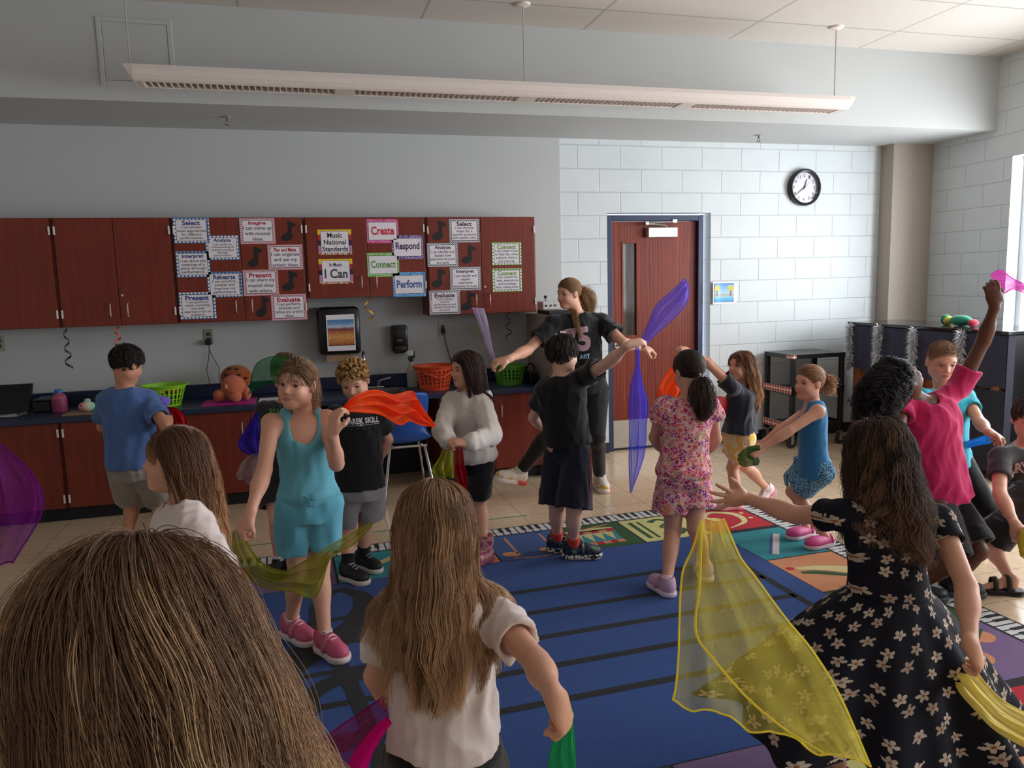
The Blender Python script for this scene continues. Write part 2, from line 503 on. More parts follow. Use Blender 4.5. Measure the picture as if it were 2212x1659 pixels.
f = MB().box(fx0, fx0 + 0.052, 0.035, 0.17, 0, fz, 0.004).box(fx1 - 0.052, fx1, 0.035, 0.17, 0, fz, 0.004).box(fx0 + 0.052, fx1 - 0.052, 0.035, 0.17, fz - 0.052, fz, 0.004)
f.box(fx0 + 0.052, fx0 + 0.068, 0.125, 0.17, 0, fz - 0.052).box(fx1 - 0.068, fx1 - 0.052, 0.125, 0.17, 0, fz - 0.052)
f.build('door_frame', M_BLUEF, dr)
sx0, sx1, st, sy = fx0 + 0.055, fx1 - 0.055, fz - 0.056, 0.078
gx0, gx1, gz0, gz1 = 2.905, 3.045, 1.08, 1.93
b = MB().box(sx0, gx0, sy, sy + 0.044, 0.012, st).box(gx1, sx1, sy, sy + 0.044, 0.012, st).box(gx0, gx1, sy, sy + 0.044, gz1, st).box(gx0, gx1, sy, sy + 0.044, 0.012, gz0)
b.build('door_leaf', M_DOOR, dr)
b = MB(); e = 0.012
b.box(gx0 - e, gx0 + 0.004, sy - 0.006, sy + 0.01, gz0 - e, gz1 + e).box(gx1 - 0.004, gx1 + e, sy - 0.006, sy + 0.01, gz0 - e, gz1 + e)
b.box(gx0, gx1, sy - 0.006, sy + 0.01, gz1 - 0.004, gz1 + e).box(gx0, gx1, sy - 0.006, sy + 0.01, gz0 - e, gz0 + 0.004)
b.build('glazing_bead', M_DOOR, dr)
mg, tg = newmat('dark_glass', srgb(62, 58, 54), 0.06, 0, 0.6)
nn = tg.noise(2.0, tg.scaled(tg.coord(), (16, 1, 0.8)), 3)
tg.link(tg.ramp(nn.outputs[0], [(0.3, srgb(30, 28, 27)), (0.7, srgb(96, 84, 74))]), tg.bsdf.inputs['Base Color'])
MB().box(gx0, gx1, sy + 0.02, sy + 0.026, gz0, gz1).build('glass_slit', mg, dr)
MB().box(sx0 + 0.012, sx1 - 0.012, sy - 0.003, sy, 0.02, 0.285).build('kick_plate', plain(srgb(176, 164, 150), 0.35, 0.55), dr)
MB().box(sx0, sx1, sy - 0.006, sy + 0.03, 0.0, 0.02).build('door_sweep', plain(srgb(18, 18, 20), 0.6), dr)
b = MB().box(3.135, 3.43, sy - 0.062, sy, 1.975, 2.065, 0.006)
cl = b.build('door_closer', M_ALU, dr)
MB().tube([(3.33, sy - 0.05, 2.07), (3.30, sy - 0.05, 2.085), (3.11, sy - 0.07, 2.095)], 0.007).tube([(3.11, sy - 0.07, 2.10), (3.41, sy - 0.045, 2.118)], 0.008).box(3.095, 3.13, sy - 0.085, sy - 0.055, 2.085, 2.115, 0.004).box(3.38, 3.43, sy - 0.055, 0.04, 2.105, 2.14, 0.004).build('closer_arm', M_STEEL, cl)
b = MB().cyl((2.845, sy - 0.012, 0.995), (2.845, sy, 0.995), 0.033).cyl((2.845, sy - 0.05, 0.995), (2.845, sy - 0.01, 0.995), 0.011).tube([(2.845, sy - 0.05, 0.995), (2.88, sy - 0.055, 0.995), (2.955, sy - 0.05, 0.99)], 0.010)
b.build('door_handle', M_STEEL, dr, True)

# ---- access hatch in the soffit face
hp = thing('access_panel', 'square white access hatch flush in the soffit behind the hanging light', 'hatch', (-0.9, -0.875, 2.92))
Yp = -0.87; px0, px1, pz0, pz1 = -1.125, -0.675, 2.925, 3.345
f = MB(); e = 0.03
f.box(px0, px0 + e, Yp - 0.008, Yp - .0005, pz0, pz1, 0.003).box(px1 - e, px1, Yp - 0.008, Yp - .0005, pz0, pz1, 0.003).box(px0 + e, px1 - e, Yp - 0.008, Yp - .0005, pz1 - e, pz1, 0.003).box(px0 + e, px1 - e, Yp - 0.008, Yp - .0005, pz0, pz0 + e, 0.003)
f.build('hatch_frame', M_WALL, hp)
MB().box(px0 + e + .003, px1 - e - .003, Yp - 0.005, Yp - .0005, pz0 + e + .003, pz1 - e - .003, 0.002).build('hatch_door', M_WALL, hp)

# ---- fire sprinklers
M_BRASS = plain(srgb(120, 112, 100), 0.35, 0.8)
def sprinkler(x, y, lab):
    z = 2.829
    t = thing('fire_sprinkler', lab, 'sprinkler', (x, y, z - 0.06), 'fire sprinklers under the soffit')
    MB().lathe((x, y, z), [(0.0, 0), (0.036, 0), (0.036, -0.004), (0.012, -0.010), (0.0, -0.010)], 20).build('escutcheon', M_STEEL, t, True)
    MB().cyl((x, y, z - .008), (x, y, z - .026), .007).tube([(x - .006, y, z - .024), (x - .014, y, z - .036), (x - .004, y, z - .052)], .0025, 6).tube([(x + .006, y, z - .024), (x + .014, y, z - .036), (x + .004, y, z - .052)], .0025, 6).build('sprinkler_body', M_BRASS, t)
    MB().cyl((x, y, z - .052), (x, y, z - .055), .018, 16).build('deflector', M_BRASS, t)
sprinkler(-0.402, -0.466, 'small brass fire sprinkler under the soffit above the long wall cabinets')
sprinkler(4.012, -0.373, 'small brass fire sprinkler under the soffit near the wall clock')

# ---- hanging louvred light
M_LWH = plain(srgb(226, 215, 208), 0.5); M_LDK = plain(srgb(96, 88, 84), 0.6)
lx0, lx1, ly, lz = -0.895, 4.16, -1.30, 2.835
lt = thing('pendant_light', 'long white louvred strip light hanging on three thin rods', 'light', ((lx0 + lx1) / 2, ly, lz))
prof = [(-0.125, 0.088), (-0.127, 0.062), (-0.118, 0.032), (-0.10, 0.010), (-0.085, 0.0), (-0.072, 0.0), (-0.072, 0.05), (0.072, 0.05), (0.072, 0.0), (0.085, 0.0), (0.10, 0.010), (0.118, 0.032), (0.127, 0.062), (0.125, 0.088)]
MB().prism([(ly + a, lz + c) for a, c in prof], lx0 + 0.05, lx1 - 0.05, 'x').build('light_housing', M_LWH, lt)
for s, x in ((-1, lx0), (1, lx1)):
    b = MB(); V = []; q = [p for p in prof if p[1] <= 0.0881 and not (abs(p[0]) <= 0.0721)]
    n = len(q)
    for a, c in q: V.append((x - s * 0.05, ly + a, lz + c))
    for a, c in q: V.append((x - s * (0.045 - 0.045 * (c / 0.088)), ly + a * 0.96, lz + c))
    b.add(V, [tuple(range(n)), tuple(range(2 * n - 1, n - 1, -1))] + [(i, (i + 1) % n, n + (i + 1) % n, n + i) for i in range(n)])
    b.build('end_cap', M_LWH, lt)
secs = [(-0.80, 0.315), (0.44, 1.53), (1.66, 2.74), (2.86, 4.06)]
for k, (a, c) in enumerate(secs):
    b = MB(); b.mat(0); n = 30; dx = (c - a) / n
    for i in range(n + 1):
        x = a + i * dx
        b.add([(x - .003, ly - .07, lz + .004), (x + .003, ly - .07, lz + .004), (x + .003, ly + .07, lz + .004), (x - .003, ly + .07, lz + .004),
               (x - .011, ly - .07, lz + .046), (x + .011, ly - .07, lz + .046), (x + .011, ly + .07, lz + .046), (x - .011, ly + .07, lz + .046)],
              [(3, 2, 1, 0), (4, 5, 6, 7), (0, 1, 5, 4), (1, 2, 6, 5), (2, 3, 7, 6), (3, 0, 4, 7)])
    b.mat(1).box(a, c, ly - .0712, ly + .0712, lz + .0470, lz + .0485)
    b.build('louvre', [M_LWH, M_LDK], lt)
for a, c in ((0.318, 0.437), (1.533, 1.657), (2.743, 2.857), (-0.845, -0.803), (4.063, 4.11)):
    MB().box(a, c, ly - .0715, ly + .0715, lz + .001, lz + .045).build('joint_plate', M_LWH, lt)
for x in (-0.872, 1.585, 4.062):
    r = MB().tube([(x, ly, lz + .085), (x, ly, RZ1 - .012)], 0.0045, 8).cyl((x, ly, lz + .086), (x, ly, lz + .115), .009, 10).build('hanging_rod', plain(srgb(190, 186, 180), 0.4, 0.4), lt)
    MB().lathe((x, ly, RZ1 - .0005), [(0, 0), (0.055, 0), (0.05, -.012), (0.014, -.022), (0, -.022)], 20).build('ceiling_rose', M_LWH, r, True)

# ---- wall clock
cx, cz, R = 4.745, 2.428, 0.172
ck = thing('wall_clock', 'round black rimmed wall clock with white face on the block wall', 'clock', (cx, -0.02, cz - R))
MB().lathe((cx, 0, cz), [(0.140, -.018), (0.145, -.046), (0.158, -.052), (R, -.044), (R + .002, -.02), (R, -.001), (0.14, -.001)], 56, 'y').build('clock_rim', plain(srgb(20, 22, 26), 0.3), ck, True)
MB().cyl((cx, -.001, cz), (cx, -.019, cz), 0.148, 56).build('dial', plain(srgb(232, 230, 240), 0.4), ck)
b = MB()
for h in range(1, 13):
    q = math.radians(90 - 30 * h); x, z = cx + .113 * math.cos(q), cz + .113 * math.sin(q)
    wv = .030 if h > 9 else .017
    write_flat(b, str(h), x - wv / 2, x + wv / 2, z - .016, z + .016, -.0197, 0.012, keep=False)
for k in range(60):
    q = math.radians(6 * k); r0 = .137 if k % 5 else .134
    p0, p1 = (cx + r0 * math.cos(q), cz + r0 * math.sin(q)), (cx + .141 * math.cos(q), cz + .141 * math.sin(q))
    nx, nz = -math.sin(q) * .0007, math.cos(q) * .0007
    b.add([(p0[0] - nx, -.0197, p0[1] - nz), (p1[0] - nx, -.0197, p1[1] - nz), (p1[0] + nx, -.0197, p1[1] + nz), (p0[0] + nx, -.0197, p0[1] + nz)], [(0, 1, 2, 3)])
b.build('numerals', plain(srgb(28, 28, 34), 0.6), ck, recalc=False)
def hand_(deg, ln, back, w_, y, name, m):
    q = math.radians(90 - deg); d = (math.cos(q), math.sin(q)); n = (-d[1], d[0])
    pts = [(cx - d[0] * back + n[0] * w_, cz - d[1] * back + n[1] * w_), (cx - d[0] * back - n[0] * w_, cz - d[1] * back - n[1] * w_),
           (cx + d[0] * ln - n[0] * w_ * .4, cz + d[1] * ln - n[1] * w_ * .4), (cx + d[0] * ln + n[0] * w_ * .4, cz + d[1] * ln + n[1] * w_ * .4)]
    MB().prism(pts, y - .001, y).build(name, m, ck)
MK = plain(srgb(18, 18, 20), 0.5)
hand_(20, .085, .018, .006, -.024, 'hour_hand', MK)
hand_(232, .125, .02, .0045, -.0265, 'minute_hand', MK)
hand_(50, .115, .03, .0010, -.029, 'second_hand', MK)
mcl = glassmat(); MB().cyl((cx, -.040, cz), (cx, -.041, cz), 0.1445, 48).build('cover_glass', mcl, ck)

# ---- small picture by the door
def picture_mat(kind):
    m, t = newmat('printed_picture', (0.8, 0.8, 0.8), 0.45)
    x, y, z = t.sep(t.coord('UV')); v = t.coord('UV')
    n = t.noise(7, v, 5, 0.6); n2 = t.noise(22, v, 4, 0.6)
    zz = t.math('ADD', y, t.math('MULTIPLY', t.math('SUBTRACT', n.outputs[0], 0.5), 0.12))
    if kind == 'desert':
        base = t.ramp(zz, [(0.0, srgb(120, 52, 34)), (0.15, srgb(206, 132, 70)), (0.35, srgb(226, 172, 96)), (0.52, srgb(190, 110, 62)), (0.62, srgb(120, 60, 56)), (0.68, srgb(150, 110, 120)), (0.72, srgb(196, 208, 222)), (0.85, srgb(104, 150, 196)), (1.0, srgb(70, 120, 176))])
        base = t.mix(t.math('MULTIPLY', t.math('GREATER_THAN', n2.outputs[0], 0.56), t.math('LESS_THAN', y, 0.55)), base, srgb(150, 74, 40))
    else:
        base = t.ramp(zz, [(0.0, srgb(40, 130, 190)), (0.26, srgb(90, 190, 232)), (0.30, srgb(190, 180, 170)), (0.40, srgb(150, 170, 160)), (0.48, srgb(170, 200, 230)), (0.75, srgb(110, 175, 232)), (1.0, srgb(50, 120, 200))])
        for cxx in (0.17, 0.85):
            d = t.math('SQRT', t.math('ADD', t.math('POWER', t.math('MULTIPLY', t.math('SUBTRACT', x, cxx), 1.25), 2.0), t.math('POWER', t.math('SUBTRACT', y, 0.72), 2.0)))
            d = t.math('ADD', d, t.math('MULTIPLY', t.math('SUBTRACT', n2.outputs[0], 0.5), 0.12))
            base = t.mix(t.math('LESS_THAN', d, 0.19), base, t.mix(n2.outputs[0], srgb(130, 140, 30), srgb(240, 220, 50)))
            tr = t.math('MULTIPLY', t.math('LESS_THAN', t.math('ABSOLUTE', t.math('SUBTRACT', x, cxx)), 0.03), t.math('MULTIPLY', t.math('GREATER_THAN', y, 0.32), t.math('LESS_THAN', y, 0.6)))
            base = t.mix(tr, base, srgb(90, 70, 50))
    t.link(base, t.bsdf.inputs['Base Color']); return m
def uvq(o, name='UVMap'):
    """uv over the largest X-Z extent of a flat mesh"""
    me = o.data; uv = me.uv_layers.new(name=name)
    co = np.array([v.co for v in me.vertices]); lo, hi = co.min(0), co.max(0)
    for l in me.loops:
        c = me.vertices[l.vertex_index].co
        uv.data[l.index].uv = ((c.x - lo[0]) / (hi[0] - lo[0]), (c.z - lo[2]) / (hi[2] - lo[2]))
M_PAPER = plain(srgb(236, 232, 236), 0.7, grain=0.02)
pt = thing('picture_sheet', 'small printed landscape sheet with two yellow trees taped beside the door', 'picture', (3.905, -.003, 1.345))
def curled(x0, x1, z0, z1, y, name, m, par, lift=0.03, nseg=12):
    V = []; F = []
    for i in range(nseg + 1):
        f = i / nseg; q = y - lift * max(0, 1 - f * 2.2) ** 2
        for z in (z0, z1): V.append((x0 + (x1 - x0) * f, q, z))
    for i in range(nseg): F.append((2 * i, 2 * i + 2, 2 * i + 3, 2 * i + 1))
    b = MB(); b.add(V, F); return b.build(name, m, par, True, False)
curled(3.772, 4.040, 1.345, 1.555, -.004, 'paper', M_PAPER, pt)
o = curled(3.786, 4.010, 1.362, 1.541, -.0055, 'printed_landscape', picture_mat('lake'), pt, 0.028); uvq(o)
# ------------------------------------------------------------------ wall cabinets and worktop
def cherry():
    m, t = newmat('cherry_laminate', srgb(104, 38, 26), 0.38, 0, 0.45)
    v = t.coord()
    n = t.noise(2.2, t.scaled(v, (14, 14, 0.8)), 5, 0.6); n2 = t.noise(3, v, 2)
    f = t.math('ADD', t.math('MULTIPLY', n.outputs[0], 0.7), t.math('MULTIPLY', n2.outputs[0], 0.3))
    t.link(t.ramp(f, [(0.25, srgb(98, 34, 22)), (0.55, srgb(122, 46, 30)), (0.8, srgb(136, 56, 38))]), t.bsdf.inputs['Base Color']); return m
M_CH = cherry(); M_CARC = plain(srgb(52, 20, 16), 0.6); M_HINGE = plain(srgb(222, 212, 202), 0.4); M_PULL = plain(srgb(214, 206, 200), 0.3, 0.6)
def pull(mb, x, y, z0, z1):
    mb.tube([(x, y, z0), (x, y - .026, z0 + .004), (x, y - .032, z0 + .012), (x, y - .032, z1 - .012), (x, y - .026, z1 - .004), (x, y, z1)], .0045, 8)
def hinge(mb, x, y, z):
    for s in (-1, 1):
        mb.box(x + s * .0085 - .005, x + s * .0085 + .005, y - .012, y + .004, z - .030, z + .030, .003)
def cabinet(name, label, x0, x1, split, z0, z1, yf, yb, hinge_z, pull_z, lock=None, group=None):
    t = thing(name, label, 'cabinet', ((x0 + x1) / 2, (yf + yb) / 2, z0), group)
    MB().box(x0 + .002, x1 - .002, yf + .021, yb, z0, z1).build('carcass', M_CH, t)
    for s, (a, b_) in enumerate(((x0 + .014, split - .0025), (split + .0025, x1 - .014))):
        d = MB().box(a, b_, yf, yf + .019, z0 + .003, z1 - .004, .002).build('door', M_CH, t)
        m = MB()
        hx = a - .004 if s == 0 else b_ + .004
        for z in hinge_z: MB().box(hx - .006 + (.006 if s == 0 else -.006), hx + .006 + (.006 if s == 0 else -.006), yf - .009, yf + .004, z - .030, z + .030, .003).build('hinge', M_HINGE, d)
        m = MB(); px = b_ - .055 if s == 0 else a + .055
        pull(m, px, yf, *pull_z); m.build('handle', M_PULL, d, True)
        if lock and s == 1:
            MB().cyl((a + .022, yf - .004, lock), (a + .022, yf + .002, lock), .009, 16).build('lock', M_PULL, d, True)
    return t
YF = -0.335
ug = 'cherry wall cabinets over the worktop'
cabinet('wall_cabinet', 'cherry wall cabinet at the far left end, cut by the picture edge', -2.58, -1.637, -2.11, 1.36, 2.135, YF, -.0125, (2.045, 1.455), (1.425, 1.52), 1.58, ug)
cabinet('wall_cabinet', 'bare cherry wall cabinet without signs, left of the blue dotted signs', -1.637, -.853, -1.243, 1.36, 2.135, YF, -.0125, (2.045, 1.455), (1.425, 1.52), 1.58, ug)
cabinet('wall_cabinet', 'cherry wall cabinet covered with blue dotted and red chevron signs', -.853, .087, -.381, 1.36, 2.135, YF, -.0125, (2.045, 1.455), (1.425, 1.52), None, ug)
cabinet('wall_cabinet', 'shorter cherry wall cabinet with the Create, Respond, Connect and Perform signs', .087, 1.026, .560, 1.515, 2.135, YF, -.0125, (2.045, 1.60), (1.585, 1.68), None, ug)
cabinet('wall_cabinet', 'cherry wall cabinet with black chevron and green dotted signs, beside the teacher', 1.026, 1.945, 1.476, 1.35, 2.135, YF, -.0125, (2.03, 1.44), (1.415, 1.51), 1.57, ug)
bg = 'cherry base cabinets under the worktop'
CT = 0.755; BF = -.615
cabinet('base_cabinet', 'cherry base cabinet at the far left under the worktop', -2.58, -1.637, -2.11, .10, .715, BF, -.0125, (.64, .17), (.53, .63), .48, bg)
cabinet('base_cabinet', 'cherry base cabinet behind the boy in the blue tee', -1.637, -.853, -1.243, .10, .715, BF, -.0125, (.64, .17), (.53, .63), None, bg)
cabinet('base_cabinet', 'cherry base cabinet beneath the brown plush animal', -.853, .087, -.381, .10, .715, BF, -.0125, (.64, .17), (.53, .63), None, bg)
cabinet('base_cabinet', 'cherry base cabinet right of the open sink space, near the teacher', 1.026, 1.925, 1.476, .10, .715, BF, -.0125, (.64, .17), (.53, .63), None, bg)
M_NAVY = plain(srgb(36, 46, 76), 0.33, grain=0.12, scale=300)
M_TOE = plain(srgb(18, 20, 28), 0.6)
t = thing('worktop', 'long dark navy laminate worktop along the back wall', 'worktop', (-.3, -.32, CT - .04))
kx0, kx1 = .335, .795   # sink cut-out
b = MB().box(-2.6, kx0, -.645, -.0125, CT - .04, CT, .006).box(kx1, 1.935, -.645, -.0125, CT - .04, CT, .006).box(kx0, kx1, -.645, -.55, CT - .04, CT).box(kx0, kx1, -.15, -.0125, CT - .04, CT)
b.build('countertop', M_NAVY, t)
S_(MB().box(-2.6, 1.935, -.034, -.0125, CT + .001, CT + .105, .004).build('trim_2', M_NAVY))
S_(MB().box(-2.6, .087, -.55, -.53, 0, .0995).build('trim_3', M_TOE))
S_(MB().box(1.026, 1.925, -.55, -.53, 0, .0995).build('trim_4', M_TOE))
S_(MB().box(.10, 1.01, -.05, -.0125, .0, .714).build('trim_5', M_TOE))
sk = thing('sink', 'stainless steel sink set in the worktop behind the boy in black', 'sink', (.565, -.35, CT - .17))
b = MB().box(kx0 - .012, kx0 + .015, -.565, -.135, CT, CT + .004).box(kx1 - .015, kx1 + .012, -.565, -.135, CT, CT + .004).box(kx0, kx1, -.565, -.54, CT, CT + .004).box(kx0, kx1, -.165, -.135, CT, CT + .004)
b.box(kx0 + .01, kx0 + .014, -.545, -.16, CT - .16, CT + .002).box(kx1 - .014, kx1 - .01, -.545, -.16, CT - .16, CT + .002).box(kx0 + .01, kx1 - .01, -.545, -.541, CT - .16, CT + .002).box(kx0 + .01, kx1 - .01, -.164, -.16, CT - .16, CT + .002).box(kx0 + .01, kx1 - .01, -.545, -.16, CT - .164, CT - .16)
b.build('basin', M_STEEL, sk)
fa = thing('faucet', 'chrome gooseneck faucet with lever handles behind the sink', 'faucet', (.5, -.10, CT + .004))
M_CHR = plain(srgb(200, 200, 205), 0.12, 1.0, 0.5, 0.02)
arc = [(.5, -.10, CT + .02)] + [(.5, -.10 - .065 * (1 - math.cos(q)), CT + .25 + .065 * math.sin(q)) for q in np.linspace(0, math.pi, 10)] + [(.5, -.23, CT + .2)]
MB().cyl((.5, -.10, CT + .004), (.5, -.10, CT + .03), .025).tube(arc, .010, 12).box(.40, .66, -.125, -.075, CT + .004, CT + .016, .005).build('spout', M_CHR, fa, True)
for s, x in ((-1, .42), (1, .62)):
    MB().cyl((x, -.10, CT + .014), (x, -.10, CT + .05), .018).tube([(x, -.10, CT + .055), (x + s * .03, -.12, CT + .07), (x + s * .10, -.14, CT + .085)], [.010, .009, .012], 10).build('lever', M_CHR, fa, True)

# ---- signs on the cabinet doors
def border_mat(kind):
    c = {'bluedot': (srgb(52, 110, 160), srgb(238, 238, 242)), 'redchev': (srgb(172, 44, 74), srgb(240, 226, 232)), 'blackchev': (srgb(34, 34, 52), srgb(238, 236, 240)),
         'greendot': (srgb(118, 160, 72), srgb(240, 244, 238)), 'pink': (srgb(206, 52, 130), srgb(236, 150, 196)), 'purple': (srgb(78, 50, 120), srgb(190, 176, 220)),
         'green': (srgb(110, 176, 84), srgb(186, 222, 160)), 'blue': (srgb(46, 132, 200), srgb(150, 208, 240)), 'rainbow': (srgb(240, 200, 40), srgb(240, 150, 200))}[kind]
    m, t = newmat('sign_border', c[0], 0.5)
    uv = t.coord('UV'); x, y, z = t.sep(uv)
    if kind.endswith('dot'):
        p = 0.0262
        fx = t.math('SUBTRACT', t.math('FRACT', t.math('DIVIDE', x, p)), .5); fy = t.math('SUBTRACT', t.math('FRACT', t.math('DIVIDE', y, p)), .5)
        d = t.math('SQRT', t.math('ADD', t.math('MULTIPLY', fx, fx), t.math('MULTIPLY', fy, fy)))
        col = t.mix(t.math('LESS_THAN', d, .36), c[0], c[1])
    elif kind.endswith('chev'):
        z1 = t.math('PINGPONG', x, .009); q = t.math('ADD', y, z1)
        col = t.mix(t.math('GREATER_THAN', t.math('FRACT', t.math('DIVIDE', q, .0145)), .5), c[0], c[1])
    elif kind == 'rainbow':
        col = t.ramp(t.math('DIVIDE', y, .245), [(0, srgb(190, 130, 180)), (.28, srgb(36, 30, 66)), (.44, srgb(170, 40, 44)), (.62, srgb(238, 200, 40)), (.999, srgb(180, 200, 70))], 'CONSTANT')
        tb = t.math('GREATER_THAN', t.math('ABSOLUTE', t.math('SUBTRACT', y, .118)), .104)
        n = t.noise(45, uv, 1)
        col = t.mix(tb, col, t.ramp(n.outputs[0], [(.3, srgb(110, 40, 60)), (.42, srgb(236, 190, 90)), (.5, srgb(240, 240, 236)), (.58, srgb(220, 110, 60)), (.7, srgb(60, 140, 170))], 'CONSTANT'))
    else:
        v = t.new('TexVoronoi', _feature='DISTANCE_TO_EDGE'); t.link(uv, v.inputs['Vector']); v.inputs['Scale'].default_value = 70
        n = t.noise(95, uv, 2)
        col = t.mix(t.math('GREATER_THAN', t.math('ADD', v.outputs['Distance'], t.math('MULTIPLY', t.math('SUBTRACT', n.outputs[0], .5), .35)), .13), c[0], c[1])
    t.link(col, t.bsdf.inputs['Base Color']); return m
BORD = {}
M_INK = plain(srgb(38, 36, 44), 0.7); M_CARD = plain(srgb(232, 226, 232), 0.6, grain=0.02)
HEADC = {'bluedot': srgb(42, 64, 124), 'redchev': srgb(176, 24, 48), 'blackchev': srgb(78, 30, 78), 'greendot': srgb(112, 150, 40)}
def sign(px, kind, head, body, label, group, big=None, bigcol=None, bold=0.018):
    a, c = at(px[0], px[1], YF - .004), at(px[2], px[3], YF - .004)
    x0, x1, z0, z1 = a[0], c[0], c[2], a[2]
    y = YF - (.0035 if not (px[1] * 7 % 2) else .0025)
    t = thing('sign', label, 'sign', ((x0 + x1) / 2, y, z0), group)
    if kind not in BORD: BORD[kind] = border_mat(kind)
    W, H = x1 - x0, z1 - z0
    wide = kind in ('pink', 'purple', 'green', 'blue')
    bx, bz = (W * .06, H * .135) if wide else ((W * .095, H * .075) if kind == 'rainbow' else (W * .082, H * .095))
    b = MB().box(x0, x1, y, y + .0008, z0, z1)
    o = b.build('border_sheet', BORD[kind], t)
    uv = o.data.uv_layers.new(name='UVMap')
    for l in o.data.loops:
        co = o.data.vertices[l.vertex_index].co; uv.data[l.index].uv = (co.x + W / 2, co.z)
    MB().box(x0 + bx - .003, x1 - bx + .003, y - .0003, y, z0 + bz - .003, z1 - bz + .003).build('panel_outline', M_INK, t)
    MB().box(x0 + bx, x1 - bx, y - .0006, y, z0 + bz, z1 - bz).build('white_panel', M_CARD, t)
    yy = y - .0009
    ix0, ix1, iz0, iz1 = x0 + bx + .004, x1 - bx - .004, z0 + bz + .006, z1 - bz - .004
    if big is None:
        hh = (iz1 - iz0) * .24
        mb = MB(); write_flat(mb, head, ix0 + .02, ix1 - .02, iz1 - hh, iz1, yy, .032); mb.build('heading', plain(HEADC[kind], 0.6), t, recalc=False)
        n = body.count('\n') + 1
        mb = MB(); write_flat(mb, body, ix0, ix1, iz0, iz1 - hh - .004, yy, .012, 1.0 if n > 3 else 1.15); mb.build('lettering', M_INK, t, recalc=False)
    else:
        for q, (s, f0, f1, w_) in enumerate(big):
            mb = MB(); write_flat(mb, s, x0 + W / 2 - (ix1 - ix0) * w_ / 2, x0 + W / 2 + (ix1 - ix0) * w_ / 2, iz0 + (iz1 - iz0) * f0, iz0 + (iz1 - iz0) * f1, yy, bold)
            mb.build('lettering', plain(bigcol, 0.6), t, recalc=False)
    return t
g1, g2, g3, g4, g5, g6 = 'blue dotted signs', 'red chevron signs', 'rainbow bordered signs', 'one word signs', 'black chevron signs', 'green dotted signs'
sign((372, 470, 454.5, 525), 'bluedot', 'Select', 'I can choose\nmusic appropriate\nfor different\nperformances.', 'blue dotted sign headed Select, about choosing music for performances', g1)
sign((442, 509, 518.7, 561), 'bluedot', 'Analyze', 'I can show my\nunderstanding of\nmusical concepts\nthrough\nperformance.', 'blue dotted sign headed Analyze', g1)
sign((378, 543, 456, 598), 'bluedot', 'Interpret', 'I can show the\nmeaning of a\npiece through\nperformance.', 'blue dotted sign headed Interpret', g1)
sign((445.8, 587.7, 524.6, 641), 'bluedot', 'Rehearse', 'I can practice,\nanalyze and\nimprove my\nperformance.', 'blue dotted sign headed Rehearse', g1)
sign((385, 632.5, 468, 688), 'bluedot', 'Present', 'I can perform\nmusic correctly\nand with\nexpression for an\naudience.', 'blue dotted sign headed Present, at the cabinet bottom', g1)
sign((516, 471, 596, 526.4), 'redchev', 'Imagine', 'I can come up\nwith musical\nideas.', 'red chevron sign headed Imagine', g2)
sign((577, 528.6, 655.4, 581.8), 'redchev', 'Plan and Make', 'I can organize\nand use my\nartistic ideas.', 'red chevron sign headed Plan and Make', g2)
sign((523.4, 583.5, 603, 637.5), 'redchev', 'Present', 'I can share my\nmusical ideas\nwith others.', 'red chevron sign headed Present, about sharing musical ideas', g2)
sign((584.5, 636.7, 664, 690), 'redchev', 'Evaluate', 'I can perform,\nevaluate and\nrefine my artistic\nideas.', 'red chevron sign headed Evaluate', g2)
gy = srgb(40, 38, 44)
sign((685, 496, 761, 549.3), 'rainbow', '', '', 'rainbow bordered sign reading Music National Standards', g3, [('Music\nNational\nStandards', .02, .96, .98)], gy, .02)
sign((687.7, 560, 763.4, 612), 'rainbow', '', '', 'rainbow bordered sign reading In Music I Can', g3, [('In Music', .74, .93, .48), ('I Can', .14, .62, .88)], srgb(66, 66, 72), .028)
sign((791, 473.4, 861.7, 524.6), 'pink', '', '', 'pink bordered sign with the red word Create', g4, [('Create', .2, .84, .86)], srgb(200, 24, 48), .03)
sign((845.2, 508.6, 915, 559.4), 'purple', '', '', 'purple bordered sign with the word Respond', g4, [('Respond', .2, .84, .9)], srgb(70, 40, 84), .03)
sign((792.3, 546.3, 863.3, 597), 'green', '', '', 'green bordered sign with the word Connect', g4, [('Connect', .24, .8, .92)], srgb(96, 146, 72), .03)
sign((848, 588.6, 919.8, 639.8), 'blue', '', '', 'blue bordered sign with the word Perform', g4, [('Perform', .2, .84, .92)], srgb(52, 92, 160), .03)
sign((969.6, 473, 1036, 523.5), 'blackchev', 'Select', 'I can choose\nmusic for a\nspecific purpose\nand explain why.', 'black chevron sign headed Select', g5)
sign((922, 525, 990.3, 575.6), 'blackchev', 'Analyze', 'I can identify and\nexplain how\nelements of music\nare used.', 'black chevron sign headed Analyze', g5)
sign((971.5, 577, 1039, 626.2), 'blackchev', 'Interpret', 'I can identify and\nexplain\nexpressive\nelements of music.', 'black chevron sign headed Interpret', g5)
sign((926.3, 628, 995, 678), 'blackchev', 'Evaluate', 'I can evaluate\nmusical\nperformances and\ndecide if they fit a\npurpose.', 'black chevron sign headed Evaluate', g5)
sign((1062, 523.5, 1126.6, 572), 'greendot', 'Connect', 'I can relate music\nto daily life, other\nsubjects, history\nand cultures.', 'green dotted sign headed Connect, about daily life and history', g6)
sign((1063, 580.3, 1127.8, 629.2), 'greendot', 'Connect', 'I can connect my\nideas, experiences\nand knowledge\nwhen making music.', 'green dotted sign headed Connect, about ideas and experiences', g6)
M_BLK = plain(srgb(22, 22, 25), 0.6)
